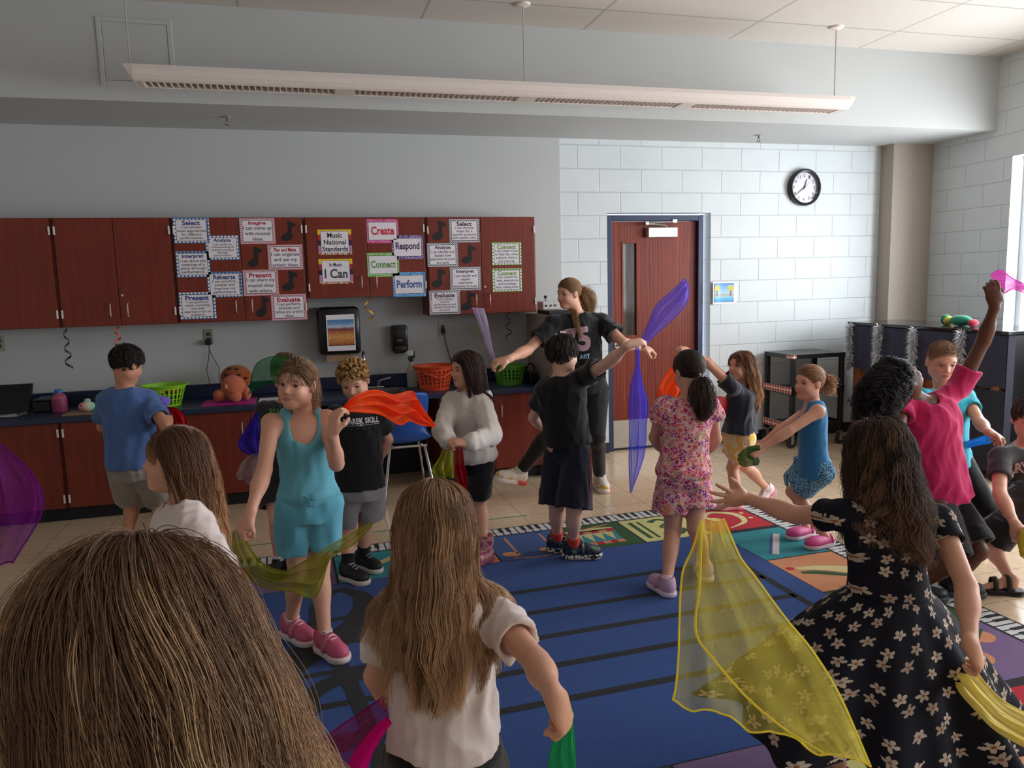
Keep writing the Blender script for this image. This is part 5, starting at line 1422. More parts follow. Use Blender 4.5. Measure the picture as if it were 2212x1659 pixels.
def grow(N, M, length, C, R, s, rg, grav=(0, 0, -1), colliders=(), start='down', back=.4, crown=(0, -.03, .105), part=0.0, wave=.0, wavelen=.06, clump=.55, nclump=90, jit=.25, push=.02, hl=None, stiff=.72, fringe=None, lenvar=.25, vol=.010, sz=(.0735, .0905, .0800), gl=None):
    p, nn = scalp(N, C, R, s, rg, hl, sz)
    W = C + p @ R.T * s; n = nn @ R.T; g = nrm(np.asarray(grav, float))
    # combing direction: away from the parting / crown, along the surface
    cr = np.array(crown); d0 = p - cr
    if start == 'part': kq = np.clip((p[:, 2] - .02) / .075, .03, 1); d0 = np.stack([np.where(p[:, 0] > part, 1.0, -1.0) * (.05 + np.abs(p[:, 0] - part)) * kq, -back * np.ones(N) * np.clip(p[:, 1] + .03, 0, .06), -.25 * np.abs(p[:, 0] - part) - .02 - .12 * (1 - kq)], 1)
    if start == 'fwd': d0 = np.stack([p[:, 0] * .4, .05 + 0 * p[:, 0], -.02 + 0 * p[:, 0]], 1)
    if start == 'back': d0 = np.stack([p[:, 0] * .2, -.06 + 0 * p[:, 0], -.01 + 0 * p[:, 0]], 1)
    d0 = d0 - nn * (d0 * nn).sum(1)[:, None]; d0 /= np.linalg.norm(d0, axis=1)[:, None] + 1e-6
    v = d0 @ R.T + n * push * 4 + g * .15; v /= np.linalg.norm(v, axis=1)[:, None]
    L = length * (1 + lenvar * rg.uniform(-1, .4, N))
    if fringe is not None:
        fm = p[:, 1] > .045; L = np.where(fm, fringe * (1 + .2 * rg.uniform(-1, 1, N)), L)
    if start == 'fwd': L = L * np.clip((p[:, 2] + .075) / .13, .22, 1)
    step = (L / (M - 1))[:, None]; off = vol * s * rg.uniform(.15, 1, N)
    X = W.copy(); out = [X.copy()]; Rc = R
    hc = C + R @ (np.array([0, -.014, .028]) * s); hr = np.array(sz) * s * 1.01; fc = C + R @ (np.array([0, .01, -.03]) * s); fr_ = np.array([.060, .066, .078]) * s
    cols = [(hc, hr, R), (fc, fr_, R)] + list(colliders)
    for i in range(M - 1):
        f = i / (M - 1)
        v = stiff * v + (1 - stiff) * g + jit * rg.normal(size=(N, 3)) * .12
        v /= np.linalg.norm(v, axis=1)[:, None]; X = X + v * step
        for c, r, Rm in cols:
            q = (X - c) @ Rm; rr = r + off[:, None] * min(1, (i + 1) / 5); l = np.sqrt(((q / rr) ** 2).sum(1)); m = l < 1
            if m.any():
                nq = q[m] / rr[m] ** 2; nl = np.linalg.norm(nq, axis=1)[:, None]; nq = nq / np.maximum(nl, 1e-9)
                X[m] = c + (q[m] / l[m][:, None]) @ Rm.T
                nw = nq @ Rm.T; vm = v[m]; vm = vm - nw * np.minimum(0, (vm * nw).sum(1))[:, None]; v[m] = vm / (np.linalg.norm(vm, axis=1)[:, None] + 1e-6)
        out.append(X.copy())
    T = np.stack(out, 1)
    # gather into locks
    ci = rg.choice(N, min(nclump, N), replace=False); G = T[ci]; near = np.zeros(N, int)
    for a in range(0, N, 4000): near[a:a + 4000] = ((T[a:a + 4000, None, 0] - G[None, :, 0]) ** 2).sum(2).argmin(1)
    w_ = clump * np.linspace(0, 1, M) ** 1.3; T = T + (G[near] - T) * w_[None, :, None]
    if wave > 0:
        ph = rg.uniform(0, 6.28, len(ci))[near]; arc = np.linspace(0, 1, M)[None] * L[:, None]
        a = nrm(np.cross(g, A3(.3, 1, .1))); b = np.cross(g, a); am = wave * np.linspace(0, 1, M)[None] ** .8
        T = T + (am * np.sin(arc / wavelen * 6.28 + ph[:, None]))[:, :, None] * a + (am * np.cos(arc / wavelen * 6.28 + ph[:, None] * 1.7))[:, :, None] * b * .7
    lk = rg.uniform(0, 1, len(ci))[near]
    return T, lk
def gathered(N, M, C, R, s, rg, tie, tail_dir, tail_len, tail_r=.02, hl=None, colliders=(), curl=.0, sz=(.0735, .0905, .0800), grav=(0, 0, -1), loose=.0):
    """hair combed over the scalp into a tie, then a tail"""
    p, nn = scalp(N, C, R, s, rg, hl, sz); c0 = np.array([0, -.014, .028]); tie_h = np.array(tie)
    Mh = M // 2; T = np.zeros((N, M, 3)); d0 = (p - c0) / np.array(sz); td = (tie_h - c0) / np.array(sz); tr = np.linalg.norm(td); td = td / tr
    for i in range(Mh):
        f = i / (Mh - 1); ff = f ** 1.1; d = d0 * (1 - ff) + td * ff; d /= np.linalg.norm(d, axis=1)[:, None] + 1e-9
        rad = 1.03 + .05 * rg.uniform(.0, 1, N)[:, None] * math.sin(math.pi * min(1, f * 1.1 + .12)) + max(0, f - .8) / .2 * (tr - 1.0)
        q = c0 + d * np.array(sz) * rad; T[:, i] = C + q @ R.T * s
    tie_w = C + R @ (tie_h * s); T[:, Mh - 1] = tie_w + rg.normal(size=(N, 3)) * .004 * s
    v = np.tile(nrm(tail_dir), (N, 1)) + rg.normal(size=(N, 3)) * .16; X = T[:, Mh - 1].copy(); g = np.array(grav, float)
    L = tail_len * (1 + .25 * rg.uniform(-1, .3, N)); st = (L / (M - Mh))[:, None]; ph = rg.uniform(0, 6.28, N)
    sp = rg.normal(size=(N, 3)) * tail_r
    for i in range(Mh, M):
        f = (i - Mh + 1) / (M - Mh); v = v * .7 + g * .3 * min(1, .3 + f); v /= np.linalg.norm(v, axis=1)[:, None]; X = X + v * st
        for c, r, Rm in colliders:
            q = (X - c) @ Rm; rr = r + .006; l = np.sqrt(((q / rr) ** 2).sum(1)); m = l < 1
            if m.any(): X[m] = c + (q[m] / l[m][:, None]) @ Rm.T
        Y = X + sp * math.sin(math.pi * min(1, f * .8 + .12))
        if curl > 0: Y = Y + curl * f * np.stack([np.sin(f * 14 + ph), np.cos(f * 14 + ph), np.sin(f * 9 + ph)], 1)
        T[:, i] = Y
    return T, rg.uniform(0, 1, N)
def hair_cap(parent, C, R, s, mat, name='hair', hl=0.0, grow_=.003, sz=(.0735, .0905, .0800), h=.005):
    """solid under-layer covering the scalp inside the hairline"""
    sd = Sdf(); sd.ell(C + R @ (np.array([0, -.014, .028]) * s), (np.array(sz) + grow_) * s, R, 0)
    sd.ell(C + R @ (np.array([0, .062, -.022]) * s), np.array([.075, .058, .074]) * s, R, .008 * s, 's')
    pl = C + R @ (np.array([0, 0, -.050 + hl]) * s); sd.half(pl, -(R @ nrm(A3(0, .45, 1))))
    return sdf_obj(name, sd, h, mat, parent, None, 1)[0]
# ------------------------------------------------------------------ hands, shoes, whole figures
def hand_sdf(sd, w_, d, n, side, s, curl=.5, spread=.25, thumb=.5, fk=.004):
    """w_ wrist, d direction of the fingers, n palm normal, side +1 left hand / -1 right hand (thumb towards n x d for the left)"""
    d = nrm(d); n = nrm(np.asarray(n, float) - d * (np.asarray(n, float) @ d)); a = np.cross(n, d) * side   # a points to the thumb
    R = np.stack([a, d, n], 1); s = s * 1.0
    sd.cap(w_ - d * .01, w_ + d * .02 * s, .019 * s, .020 * s, .015 * s, sq=(n, .8))
    sd.ell(w_ + d * .042 * s, np.array([.033, .040, .0145]) * s, R, .014 * s)
    sd.ell(w_ + d * .030 * s + a * .018 * s + n * .006 * s, np.array([.017, .026, .013]) * s, R, .012 * s)
    L = [.047, .054, .050, .040]
    for i in range(4):
        q = 1 - 2 * i / 3; b = w_ + d * (.072 - .006 * abs(q - .3)) * s + a * q * .0245 * s
        dd = nrm(d + a * q * spread); cu = curl * (1 + .12 * (i - 1)); p = b; r = [.0083, .0077, .0068, .0058]
        for j, (fr, an) in enumerate(((.45, .55), (.31, 1.0), (.24, .8))):
            ang = cu * an * 1.0; ax_ = np.cross(dd, n); ax_ = nrm(ax_)
            dd = nrm(dd * math.cos(ang) + n * math.sin(ang)) if j == 0 else nrm(dd * math.cos(ang) + np.cross(ax_, dd) * -math.sin(ang) * -1 if False else dd * math.cos(ang) + nrm(n - dd * (n @ dd) if abs(n @ dd) < .95 else -d) * math.sin(ang) if (n @ dd) < .75 else dd * math.cos(ang) - nrm(d - dd * (d @ dd)) * math.sin(ang))
            e = p + dd * L[i] * 1.22 * fr * s; sd.cap(p, e, r[j] * s, r[j + 1] * s, fk * s); p = e
    p = w_ + d * .022 * s + a * .026 * s; t1 = nrm(a * (.9 - .5 * thumb) + d * .75 + n * (.15 + .5 * thumb)); e = p + t1 * .034 * s; sd.cap(p, e, .0105 * s, .0090 * s, .008 * s)
    t2 = nrm(t1 + d * .45 - a * .6 * thumb + n * .3 * thumb); sd.cap(e, e + t2 * .028 * s, .0090 * s, .0068 * s, .004 * s)

def ground(p):
    q = np.asarray(p[:2]) - RC; a, b = q @ ea, q @ eb
    return .0125 if -.05 < a < RA + .05 and -.05 < b < RB + .05 else .001
_SH = {}
def shoe_parts(kind):
    if kind in _SH: return _SH[kind]
    up = Sdf(); E = lambda sd, c, r, k=.015, op='u': sd.ell(c, r, None, k, op)
    if kind == 'boot':
        up.cap((0, -.012, -.03), (0, -.014, .085), .038, .045, .02); E(up, (0, .05, -.032), (.037, .085, .032)); E(up, (0, -.012, -.028), (.036, .044, .034)); E(up, (0, .098, -.038), (.038, .042, .024))
        up.half((0, 0, .078), (0, 0, 1)); up.cap((0, -.014, .05), (0, -.014, .12), .036, .040, .004, 's')
    elif kind == 'clog':
        E(up, (0, .06, -.034), (.043, .088, .034)); E(up, (0, .095, -.036), (.044, .052, .030)); E(up, (0, -.01, -.036), (.037, .045, .034))
        up.cap((0, -.014, -.005), (0, -.01, .06), .030, .034, .006, 's')
    elif kind == 'sandal':
        up.cap((0, -.02, -.054), (0, .095, -.054), .034, .040, .01); up.half((0, 0, -.046), (0, 0, 1)); up.half((0, 0, -.0625), (0, 0, -1))
    else:
        E(up, (0, .050, -.028), (.036, .090, .034)); E(up, (0, -.012, -.022), (.034, .044, .042)); up.cap((0, -.008, -.02), (0, -.014, .012), .034, .033, .02); E(up, (0, .100, -.036), (.038, .043, .025))
        up.cap((0, -.012, .0), (0, -.016, .06), .0255, .028, .006, 's')
        up.cap((-.014, .03, .012), (-.014, .085, -.006), .006, .005, .004); up.cap((.014, .03, .012), (.014, .085, -.006), .006, .005, .004)
    if kind != 'sandal': up.half((0, 0, -.050), (0, 0, -1))
    so = Sdf(); so.cap((0, -.010, -.056), (0, .095, -.056), .0385, .0425, .01); E(so, (0, .10, -.055), (.043, .052, .03)); E(so, (0, -.012, -.055), (.040, .048, .03))
    so.half((0, 0, -.044 if kind != 'sandal' else -.060), (0, 0, 1)); so.half((0, 0, -.069), (0, 0, -1))
    _SH[kind] = (up.mesh(.0035), so.mesh(.0035)); return _SH[kind]
def shoe(parent, ank, yaw, s, kind, col, sole, pitch=0.0, roll=0.0, strap=None, laces=None, lab=None, foot_skin=None):
    R = look(yaw, pitch, roll); ank = np.array(ank)
    if pitch == 0: ank[2] = ground(ank) + .0692 * s
    for (V, F), nm, m in zip(shoe_parts(kind), ('shoe', 'sole'), (col, sole)):
        W = ank + (V * s) @ R.T
        if nm == 'shoe':
            o = put('shoe' if kind not in ('sandal',) else 'sandal', make_mesh(nm, W - org_of(parent), F, True, [m]), parent); sh = o
        else: put('sole', make_mesh(nm, W - org_of(parent), F, True, [m]), sh)
    P = lambda x, y, z: ank + R @ (np.array([x, y, z]) * s)
    if strap is not None:
        spots = [(.045, .010)] if kind != 'sandal' else [(.02, .018), (.075, .002)]
        if kind == 'clog': spots = [(-.02, .0)]
        for y, z in spots:
            b = MB(); V = []; wd = .011 if kind != 'clog' else .006; n = 14
            for k in range(n + 1):
                q = math.pi * k / n; x = .0405 * math.cos(q); zz = -.045 + (z + .052) * math.sin(q) ** .7
                V += [P(x, y - wd, zz), P(x, y + wd, zz - .004)]
            b.add(V, [(2 * k, 2 * k + 2, 2 * k + 3, 2 * k + 1) for k in range(n)]); o = b.build('strap', strap, sh, True, False)
            md = o.modifiers.new('thick', 'SOLIDIFY'); md.thickness = .004; md.offset = 1
    if laces is not None:
        b = MB()
        for k in range(4):
            y = .028 + .018 * k; z = .014 - .0075 * k
            b.tube([P(-.016, y, z), P(-.008, y + .004, z + .008), P(.008, y + .004, z + .008), P(.016, y, z)], .0032 * s, 6)
        b.tube([P(0, .026, .022), P(-.02, .018, .026), P(-.014, .03, .024), P(0, .028, .022), P(.02, .02, .026), P(.014, .032, .024), P(0, .028, .022)], .002 * s, 5)
        b.build('laces', laces, sh, True)
    return sh

TORSO = [(-.095, .048, .048, .055), (-.05, .098, .072, .084), (.0, .107, .078, .088), (.10, .093, .074, .070), (.20, .099, .077, .068), (.28, .107, .076, .070), (.335, .096, .060, .064), (.37, .058, .048, .050)]
class Fig: pass
def ydir(u0, v0, u1, v1, z=.02):
    a, b = atz(u0, v0, z), atz(u1, v1, z); d = b - a; return math.degrees(math.atan2(d[0], -d[1]))
def J(sp, Y, parent, L):
    if sp[0] == 'l': return lift(sp[1], sp[2], parent, L, sp[3] if len(sp) > 3 else 1)
    if sp[0] == 'z': return atz(sp[1], sp[2], sp[3])
    if sp[0] == 'o': return parent + np.array(sp[1:4])
    if sp[0] == 'w': return np.array(sp[1:4], float)
    return at(sp[0], sp[1], Y + sp[2])
def figure(label, s, Y, pel, neck, head, lk, sh, arms, hands, legs, skinc='fair', hs=.96, hip=None, group=None, adult=1.0, h=.0055, feet_skin=False, head_off=None, debug=None):
    """sh: (left, right) shoulder specs; arms: ((elbow, wrist) left, right); legs: ((knee, ankle) left, right); hands: per side dict or None"""
    f = Fig(); f.s = s; f.Y = Y; f.hs = hs
    f.pel = J(pel, Y, None, 0); f.neck = J(neck, Y, None, 0); f.up = nrm(f.neck - f.pel); f.L = np.linalg.norm(f.neck - f.pel)
    f.sh = [J(q, Y, f.neck, .13 * s) for q in sh]
    f.lat = nrm(f.sh[1] - f.sh[0]); f.lat = nrm(f.lat - f.up * (f.lat @ f.up)); f.fr = np.cross(f.up, f.lat)
    hl = f.lat if hip is None else A3(math.cos(math.radians(hip)) * -1, -math.sin(math.radians(hip)), 0)
    if hip is not None: hl = np.cross(A3(math.sin(math.radians(hip)), -math.cos(math.radians(hip)), 0), A3(0, 0, 1))
    f.hlat = hl
    f.hip = [f.pel - f.up * .02 * s + hl * q * .062 * s for q in (-1, 1)]
    UA, FA, TH, SN = .215 * s, .185 * s, .29 * s * adult, .275 * s * adult
    f.el = []; f.wr = []; f.kn = []; f.an = []
    for i in (0, 1):
        e = J(arms[i][0], Y, f.sh[i], UA); f.el.append(e); f.wr.append(J(arms[i][1], Y, e, FA))
        ks, as_ = legs[i]
        if as_[0] in ('o', 'l'): k = J(ks, Y, f.hip[i], TH); a = J(as_, Y, k, SN)
        else:
            a = A3(f.hip[i][0] + as_[1], f.hip[i][1] + as_[2], .066 * s) if as_[0] == 'fl' else J(as_, Y, None, 0)
            if ks[0] == 'l':   # knee on its line of sight, where both leg bones fit best
                d = ray(ks[1], ks[2]); t0 = float((f.hip[i] + a - 2 * CAM) @ d) / 2; tt = np.linspace(t0 - .35, t0 + .35, 281); K = CAM + tt[:, None] * d
                er = (np.linalg.norm(K - f.hip[i], axis=1) - TH) ** 2 + (np.linalg.norm(K - a, axis=1) - SN) ** 2 + .0008 * (K - (f.hip[i] + a) / 2 - f.fr * .03) @ (-f.fr); k = K[er.argmin()]
            else:
                v = a - f.hip[i]; D_ = min(np.linalg.norm(v), (TH + SN) * .995); c_ = (TH * TH - SN * SN + D_ * D_) / (2 * D_); h_ = math.sqrt(max(0, TH * TH - c_ * c_)); bd = f.fr - nrm(v) * (f.fr @ nrm(v)); k = f.hip[i] + nrm(v) * c_ + nrm(bd) * h_
        f.kn.append(k); f.an.append(a)
    f.C = J(head, Y, f.neck, .14 * s); f.R = look(*lk[:3]) if len(lk) < 4 else lk[3]
    base = (f.an[0] + f.an[1]) / 2
    f.root = thing('person', label, 'person', (f.pel[0], f.pel[1], 0), group)
    if debug: print(debug, 'torso %.2f' % f.L, 'head-neck %.2f' % np.linalg.norm(f.C - f.neck), 'shw %.2f' % np.linalg.norm(f.sh[0] - f.sh[1]), 'UA', [round(float(np.linalg.norm(f.el[i] - f.sh[i]) / UA), 2) for i in (0, 1)], 'FA', [round(float(np.linalg.norm(f.wr[i] - f.el[i]) / FA), 2) for i in (0, 1)],
                    'TH', [round(float(np.linalg.norm(f.kn[i] - f.hip[i]) / TH), 2) for i in (0, 1)], 'SN', [round(float(np.linalg.norm(f.an[i] - f.kn[i]) / SN), 2) for i in (0, 1)], 'ankz', [round(float(a[2]), 2) for a in f.an], 'top %.2f' % (f.C[2] + .1), 'pelz %.2f' % f.pel[2])
    sd = Sdf(); k = s; r_ = f.L / (.37 * s)
    pr = [(t * s * (r_ if t > 0 else 1), 0, 0, w_ * s, a * s, b * s) for t, w_, a, b in TORSO]
    sd.loft(f.pel, f.up, f.lat, pr, .02)
    for i in (0, 1):
        sd.cap(f.neck - f.up * .045 * s, f.sh[i], .040 * s, .036 * s, .03 * s)
        sd.cap(f.sh[i], f.el[i], .036 * s, .0275 * s, .02 * s)
        sd.cap(f.el[i], f.wr[i], .0285 * s, .0195 * s, .012 * s)
        ab = nrm(f.wr[i] - f.el[i]); sd.ell(f.el[i] + ab * .055 * s, np.array([.030, .030, .055]) * s, frame(ab), .02 * s)
        sd.cap(f.hip[i], f.kn[i], .064 * s, .042 * s, .03 * s)
        sd.cap(f.kn[i], f.an[i], .040 * s, .0255 * s, .015 * s)
        cb = nrm(f.an[i] - f.kn[i]); th = nrm(f.kn[i] - f.hip[i]); bk = nrm(cb * 1e-3 + (th - cb * (th @ cb)) * -1 if np.linalg.norm(th - cb * (th @ cb)) > .12 else -f.fr)
        bk = -f.fr if bk @ f.fr > .3 else bk
        sd.ell(f.kn[i] + cb * .09 * s + bk * .014 * s, np.array([.038, .036, .078]) * s, frame(cb), .025 * s)
        hd = hands[i]
        if hd:
            dv = hd['d'] if hd['d'][0] != 'px' else at(hd['d'][1], hd['d'][2], f.wr[i][1] + (hd['d'][3] if len(hd['d']) > 3 else 0)) - f.wr[i]
            hand_sdf(sd, f.wr[i], dv, hd['n'], (1 if i == 0 else -1), s * hd.get('s', 1.0), hd.get('curl', .5), hd.get('spread', .2), hd.get('thumb', .5))
        else: sd.ell(f.wr[i], [.02 * s] * 3, None, .01)
        if feet_skin:
            Rf = look(*feet_skin[i]); Pf = lambda x, y, z: f.an[i] + Rf @ (np.array([x, y, z]) * s)
            sd.cap(f.an[i], Pf(0, .06, -.030), .026 * s, .022 * s, .02); sd.ell(Pf(0, .075, -.036), np.array([.034, .035, .012]) * s, Rf, .015); sd.ell(f.an[i] + A3(0, 0, -.028 * s), np.array([.024, .028, .02]) * s, None, .015)
            for tq, (tx, ty, tr) in enumerate(((-.022, .118, .0085), (-.008, .124, .0075), (.006, .120, .007), (.017, .112, .0065), (.027, .102, .006))): sd.cap(Pf(tx * .9, .09, -.040), Pf(tx, ty, -.043), tr * s, tr * s, .004)
        else:
            sd.cap(f.an[i], f.an[i] + A3(0, 0, -.03) * s, .026 * s, .026 * s, .01)
    f.body_sdf = sd
    if f.C is not None:
        sd.cap(f.neck - f.up * .03 * s, f.C + f.R @ (np.array([0, -.028, -.045]) * hs), .041 * s, .038 * s, .02)
        head_sdf(sd, f.C, f.R, hs)
    f.body, _, _ = sdf_obj('body', sd, h, SKM[skinc], f.root, None, 2, skin_colour(*SK[skinc], f.C, f.R, hs))
    Rt = np.stack([f.lat, f.fr, f.up], 1)
    f.Rt = Rt
    f.cols = [(f.neck - f.up * .17 * s, np.array([.135, .095, .17]) * s, Rt), (f.neck - f.up * .055 * s, np.array([.155, .060, .055]) * s, Rt), (f.neck + f.up * .03 * s, np.array([.045, .045, .07]) * s, Rt)]
    return f
def frame(z):
    z = nrm(z); a = A3(1, 0, 0) if abs(z[0]) < .8 else A3(0, 1, 0); x = nrm(np.cross(a, z)); return np.stack([x, np.cross(z, x), z], 1)
def top(f, mat, name='shirt', hem=-.07, loose=.012, sleeve=.5, sr=(.050, .056), neck_r=.050, neck_drop=.0, flare=0.0, seed=1, fold=.003, long=False, tank=False, extra=None, h=.0055, shape=1.0, blouse=0.0, hem_n=None, straps=.038):
    """shirt round the torso with sleeves; hem is metres along the spine from the pelvis (negative = below)"""
    s = f.s; sd = Sdf(); r_ = f.L / (.37 * s); holes = []; f.hem = hem; sr = (sr[0] - (.003 if long else .007), sr[1] - (.003 if long else .006))
    pr = []
    for t, w_, a, b in TORSO[1:]:
        if t < hem / s - .0: continue
        pr.append((t * s * (r_ if t > 0 else 1), 0, 0, (w_ + loose) * s * shape, (a + loose) * s, (b + loose) * s))
    pr = [(hem, 0, 0, (.108 + loose + flare) * s * shape, (.086 + loose + flare) * s, (.094 + loose + flare) * s)] + [p for p in pr if p[0] > hem + .01]
    if blouse: pr = [(hem, 0, 0, pr[0][3] - .004, pr[0][4] - .004, pr[0][5] - .004), (hem + .03, 0, 0, pr[0][3] + blouse, pr[0][4] + blouse, pr[0][5] + blouse)] + [p for p in pr[1:] if p[0] > hem + .05]
    pr[-1] = (pr[-1][0] * 1.0, 0, 0, .066 * s, .056 * s, .058 * s)
    sd.loft(f.pel, f.up, f.lat, pr, .02)
    for i in (0, 1):
        if tank:
            q0 = f.neck * .52 + f.sh[i] * .48; sd.cap(q0 - f.up * .105 * s, q0 - f.up * .002, (straps + .010) * s, straps * s, .02, sq=(f.lat, .75))
        else:
            sd.cap(f.neck - f.up * .055 * s, f.sh[i], .048 * s, .046 * s, .03)
            if sleeve:
                if long:
                    sd.cap(f.sh[i], f.el[i], sr[0] * s, sr[1] * s, .02); e = f.el[i] + (f.wr[i] - f.el[i]) * (sleeve - 1); sd.cap(f.el[i], e, sr[1] * s, sr[1] * .86 * s, .015)
                    sd.cap(e, f.el[i] + (f.wr[i] - f.el[i]) * (sleeve - .9), sr[1] * .70 * s, sr[1] * .62 * s, .012, flat=True)
                else:
                    e = f.sh[i] + (f.el[i] - f.sh[i]) * sleeve; sd.cap(f.sh[i], e, sr[0] * s, sr[1] * s, .018, flat=True); holes.append((f.sh[i] + (e - f.sh[i]) * .55, e + (e - f.sh[i]) * .25, (sr[1] - .008) * s))
    if extra: extra(sd)
    for a, b, r in holes: sd.cap(a, b, r * .8, r, .004, 's')
    sd.cap(f.neck - f.up * (.012 + neck_drop) * s + f.fr * .012 * s, f.neck + f.up * .10 * s, neck_r * s, (neck_r + .012) * s, .006, 's')
    if tank or neck_drop: sd.ell(f.neck - f.up * neck_drop * s + f.fr * .085 * s, np.array([.058, .085, .055 + neck_drop * .6]) * s, f.Rt, .01, 's')
    if hem_n is not None: sd.half(f.pel + f.up * hem, hem_n)
    o, V, F = sdf_obj(name, sd, h, mat, f.root, folds(fold, seed), 2); f.shirt = (o, V, F); return o
def shorts(f, mat, name='shorts', waist=.075, frac=.7, r=(.078, .088), seed=3, fold=.003, h=.0055, hipw=.012, to=None):
    s = f.s; sd = Sdf(); waist = min(waist, f.hem / s + .018); r = (min(r[0], .074), r[1])
    sd.loft(f.pel, f.up, f.lat if f.hlat is None else f.hlat, [(-.085 * s, 0, 0, .095 * s, .080 * s, .085 * s), (-.04 * s, 0, 0, (.109 + hipw * .8) * s, (.078 + hipw * .8) * s, (.089 + hipw * .8) * s), (waist * s, 0, 0, (.102 + hipw * .6) * s, (.075 + hipw * .6) * s, (.080 + hipw * .6) * s)], .02)
    for i in (0, 1):
        e = f.hip[i] + (f.kn[i] - f.hip[i]) * frac; sd.cap(f.hip[i], e, r[0] * s, r[1] * s, .012, flat=True)
    for i in (0, 1):
        v = f.kn[i] - f.hip[i]; sd.cap(f.hip[i] + v * frac * .75, f.hip[i] + v * (frac + .15), (r[1] - .022) * s, (r[1] - .012) * s, .004, 's')
    sd.half(f.pel + f.up * waist * s, f.up)
    if frac < .9:   # the gap between the two legs
        lt = f.lat if f.hlat is None else f.hlat; a = f.pel - f.up * .145 * s; kd = nrm((f.kn[0] + f.kn[1]) / 2 - f.pel); lt = nrm(lt - kd * (lt @ kd)); m0 = (f.hip[0] + f.hip[1]) / 2; ka, kb = f.kn
        def gap(P):
            t = np.clip((P - m0) @ kd / max(.1, float(((ka + kb) / 2 - m0) @ kd)), 0, 1.2)[:, None]; c = m0 + ((ka + kb) / 2 - m0) * t
            return np.maximum(np.abs(((P - c) * lt).sum(1)) - (.002 + .016 * np.clip(-((P - a) @ f.up) / (.12 * s), 0, 1)), (P - a) @ f.up)
        sd.add(gap, a - .16, a + .16, .010, 's')
    return sdf_obj(name, sd, h, mat, f.root, folds(fold, seed), 2)[0]
def trousers(f, mat, name='leggings', waist=.08, e1=.008, ankle=.95, h=.0055, seed=4, fold=.0015):
    s = f.s; sd = Sdf(); waist = min(waist, f.hem / s + .018)
    sd.loft(f.pel, f.up, f.hlat, [(-.08 * s, 0, 0, .10 * s, .08 * s, .085 * s), (-.04 * s, 0, 0, .114 * s, .084 * s, .095 * s), (waist * s, 0, 0, .110 * s, .081 * s, .088 * s)], .02)
    for i in (0, 1):
        sd.cap(f.hip[i], f.kn[i], (.066 + e1) * s, (.043 + e1) * s, .03); e = f.kn[i] + (f.an[i] - f.kn[i]) * ankle
        sd.cap(f.kn[i], e, (.042 + e1) * s, (.029 + e1) * s, .015, flat=True); cb = nrm(f.an[i] - f.kn[i])
        sd.ell(f.kn[i] + cb * .09 * s - f.fr * .012 * s, np.array([.040 + e1, .038 + e1, .075]) * s, frame(cb), .025)
    return sdf_obj(name, sd, h, mat, f.root, folds(fold, seed), 2)[0]
def socks(f, i, mat, z0=.0, z1=.06, r=.031):
    s = f.s; sd = Sdf(); u = nrm(f.kn[i] - f.an[i]); sd.cap(f.an[i] - u * .02 * s, f.an[i] + u * z1 * s, r * s, (r + .002) * s, 0, flat=True)
    sdf_obj('sock', sd, .004, mat, f.root, None, 1)
def print_on(f, s, px, mat, bold=.02, name='lettering', off=.0022, obj_=None, space=1.0, keep=False):
    """letters laid on the shirt: px = pixel box of the writing as seen, projected along the chest direction on to the cloth"""
    o, V, F = f.shirt if obj_ is None else obj_
    bv = BVHTree.FromPolygons([Vector(v) for v in V], [tuple(int(i) for i in q) for q in F])
    T, TF, lo, hi = text_mesh(s, bold, space) if isinstance(s, str) else s
    c = at(*px[:2], f.Y); fr = f.fr; lat = -f.lat; up = f.up
    W, H = px[2], px[3]; m = (lo + hi) / 2; sx = W / (hi[0] - lo[0]); sz = H / (hi[1] - lo[1])
    # centre: where the line of sight meets the cloth
    d = ray(*px[:2]); hit = bv.ray_cast(Vector(CAM), Vector(d)); c = np.array(hit[0]) if hit[0] else c
    out = []
    bmx = bmesh.new(); vs = [bmx.verts.new(((p[0] - m[0]) * sx, (p[1] - m[1]) * sz, 0)) for p in T]
    for q in TF:
        try: bmx.faces.new([vs[i] for i in q])
        except ValueError: pass
    long = [e for e in bmx.edges if e.calc_length() > .02]
    if long: bmesh.ops.subdivide_edges(bmx, edges=long, cuts=2)
    bmesh.ops.triangulate(bmx, faces=bmx.faces)
    bmx.verts.index_update()
    for v in bmx.verts:
        p = c + lat * v.co.x + up * v.co.y; hh = bv.ray_cast(Vector(p + fr * .25), Vector(-fr)); out.append((np.array(hh[0]) if hh[0] else p) + fr * off)
    mb = MB(); mb.add(out, [tuple(v.index for v in q.verts) for q in bmx.faces]); bmx.free()
    return mb.build(name, mat, o, False, False)
# ------------------------------------------------------------------ the people
DBG = bool(globals().get('DEBUG_FIG'))
RELAX = dict(curl=.55, spread=.12, thumb=.4); FIST = dict(curl=1.35, spread=.03, thumb=.9)
def H(d, n, base=FIST, **k): q = dict(base); q.update(d=d, n=n, **k); return q
DOWN = lambda dx=0, dy=0, dz=-.275: ('o', dx, dy, dz)
TEE_W = cloth(srgb(228, 214, 210)); BLACK = cloth(srgb(20, 20, 23)); GREYJ = cloth(srgb(142, 138, 138), None, .95, 300, .4, .22)

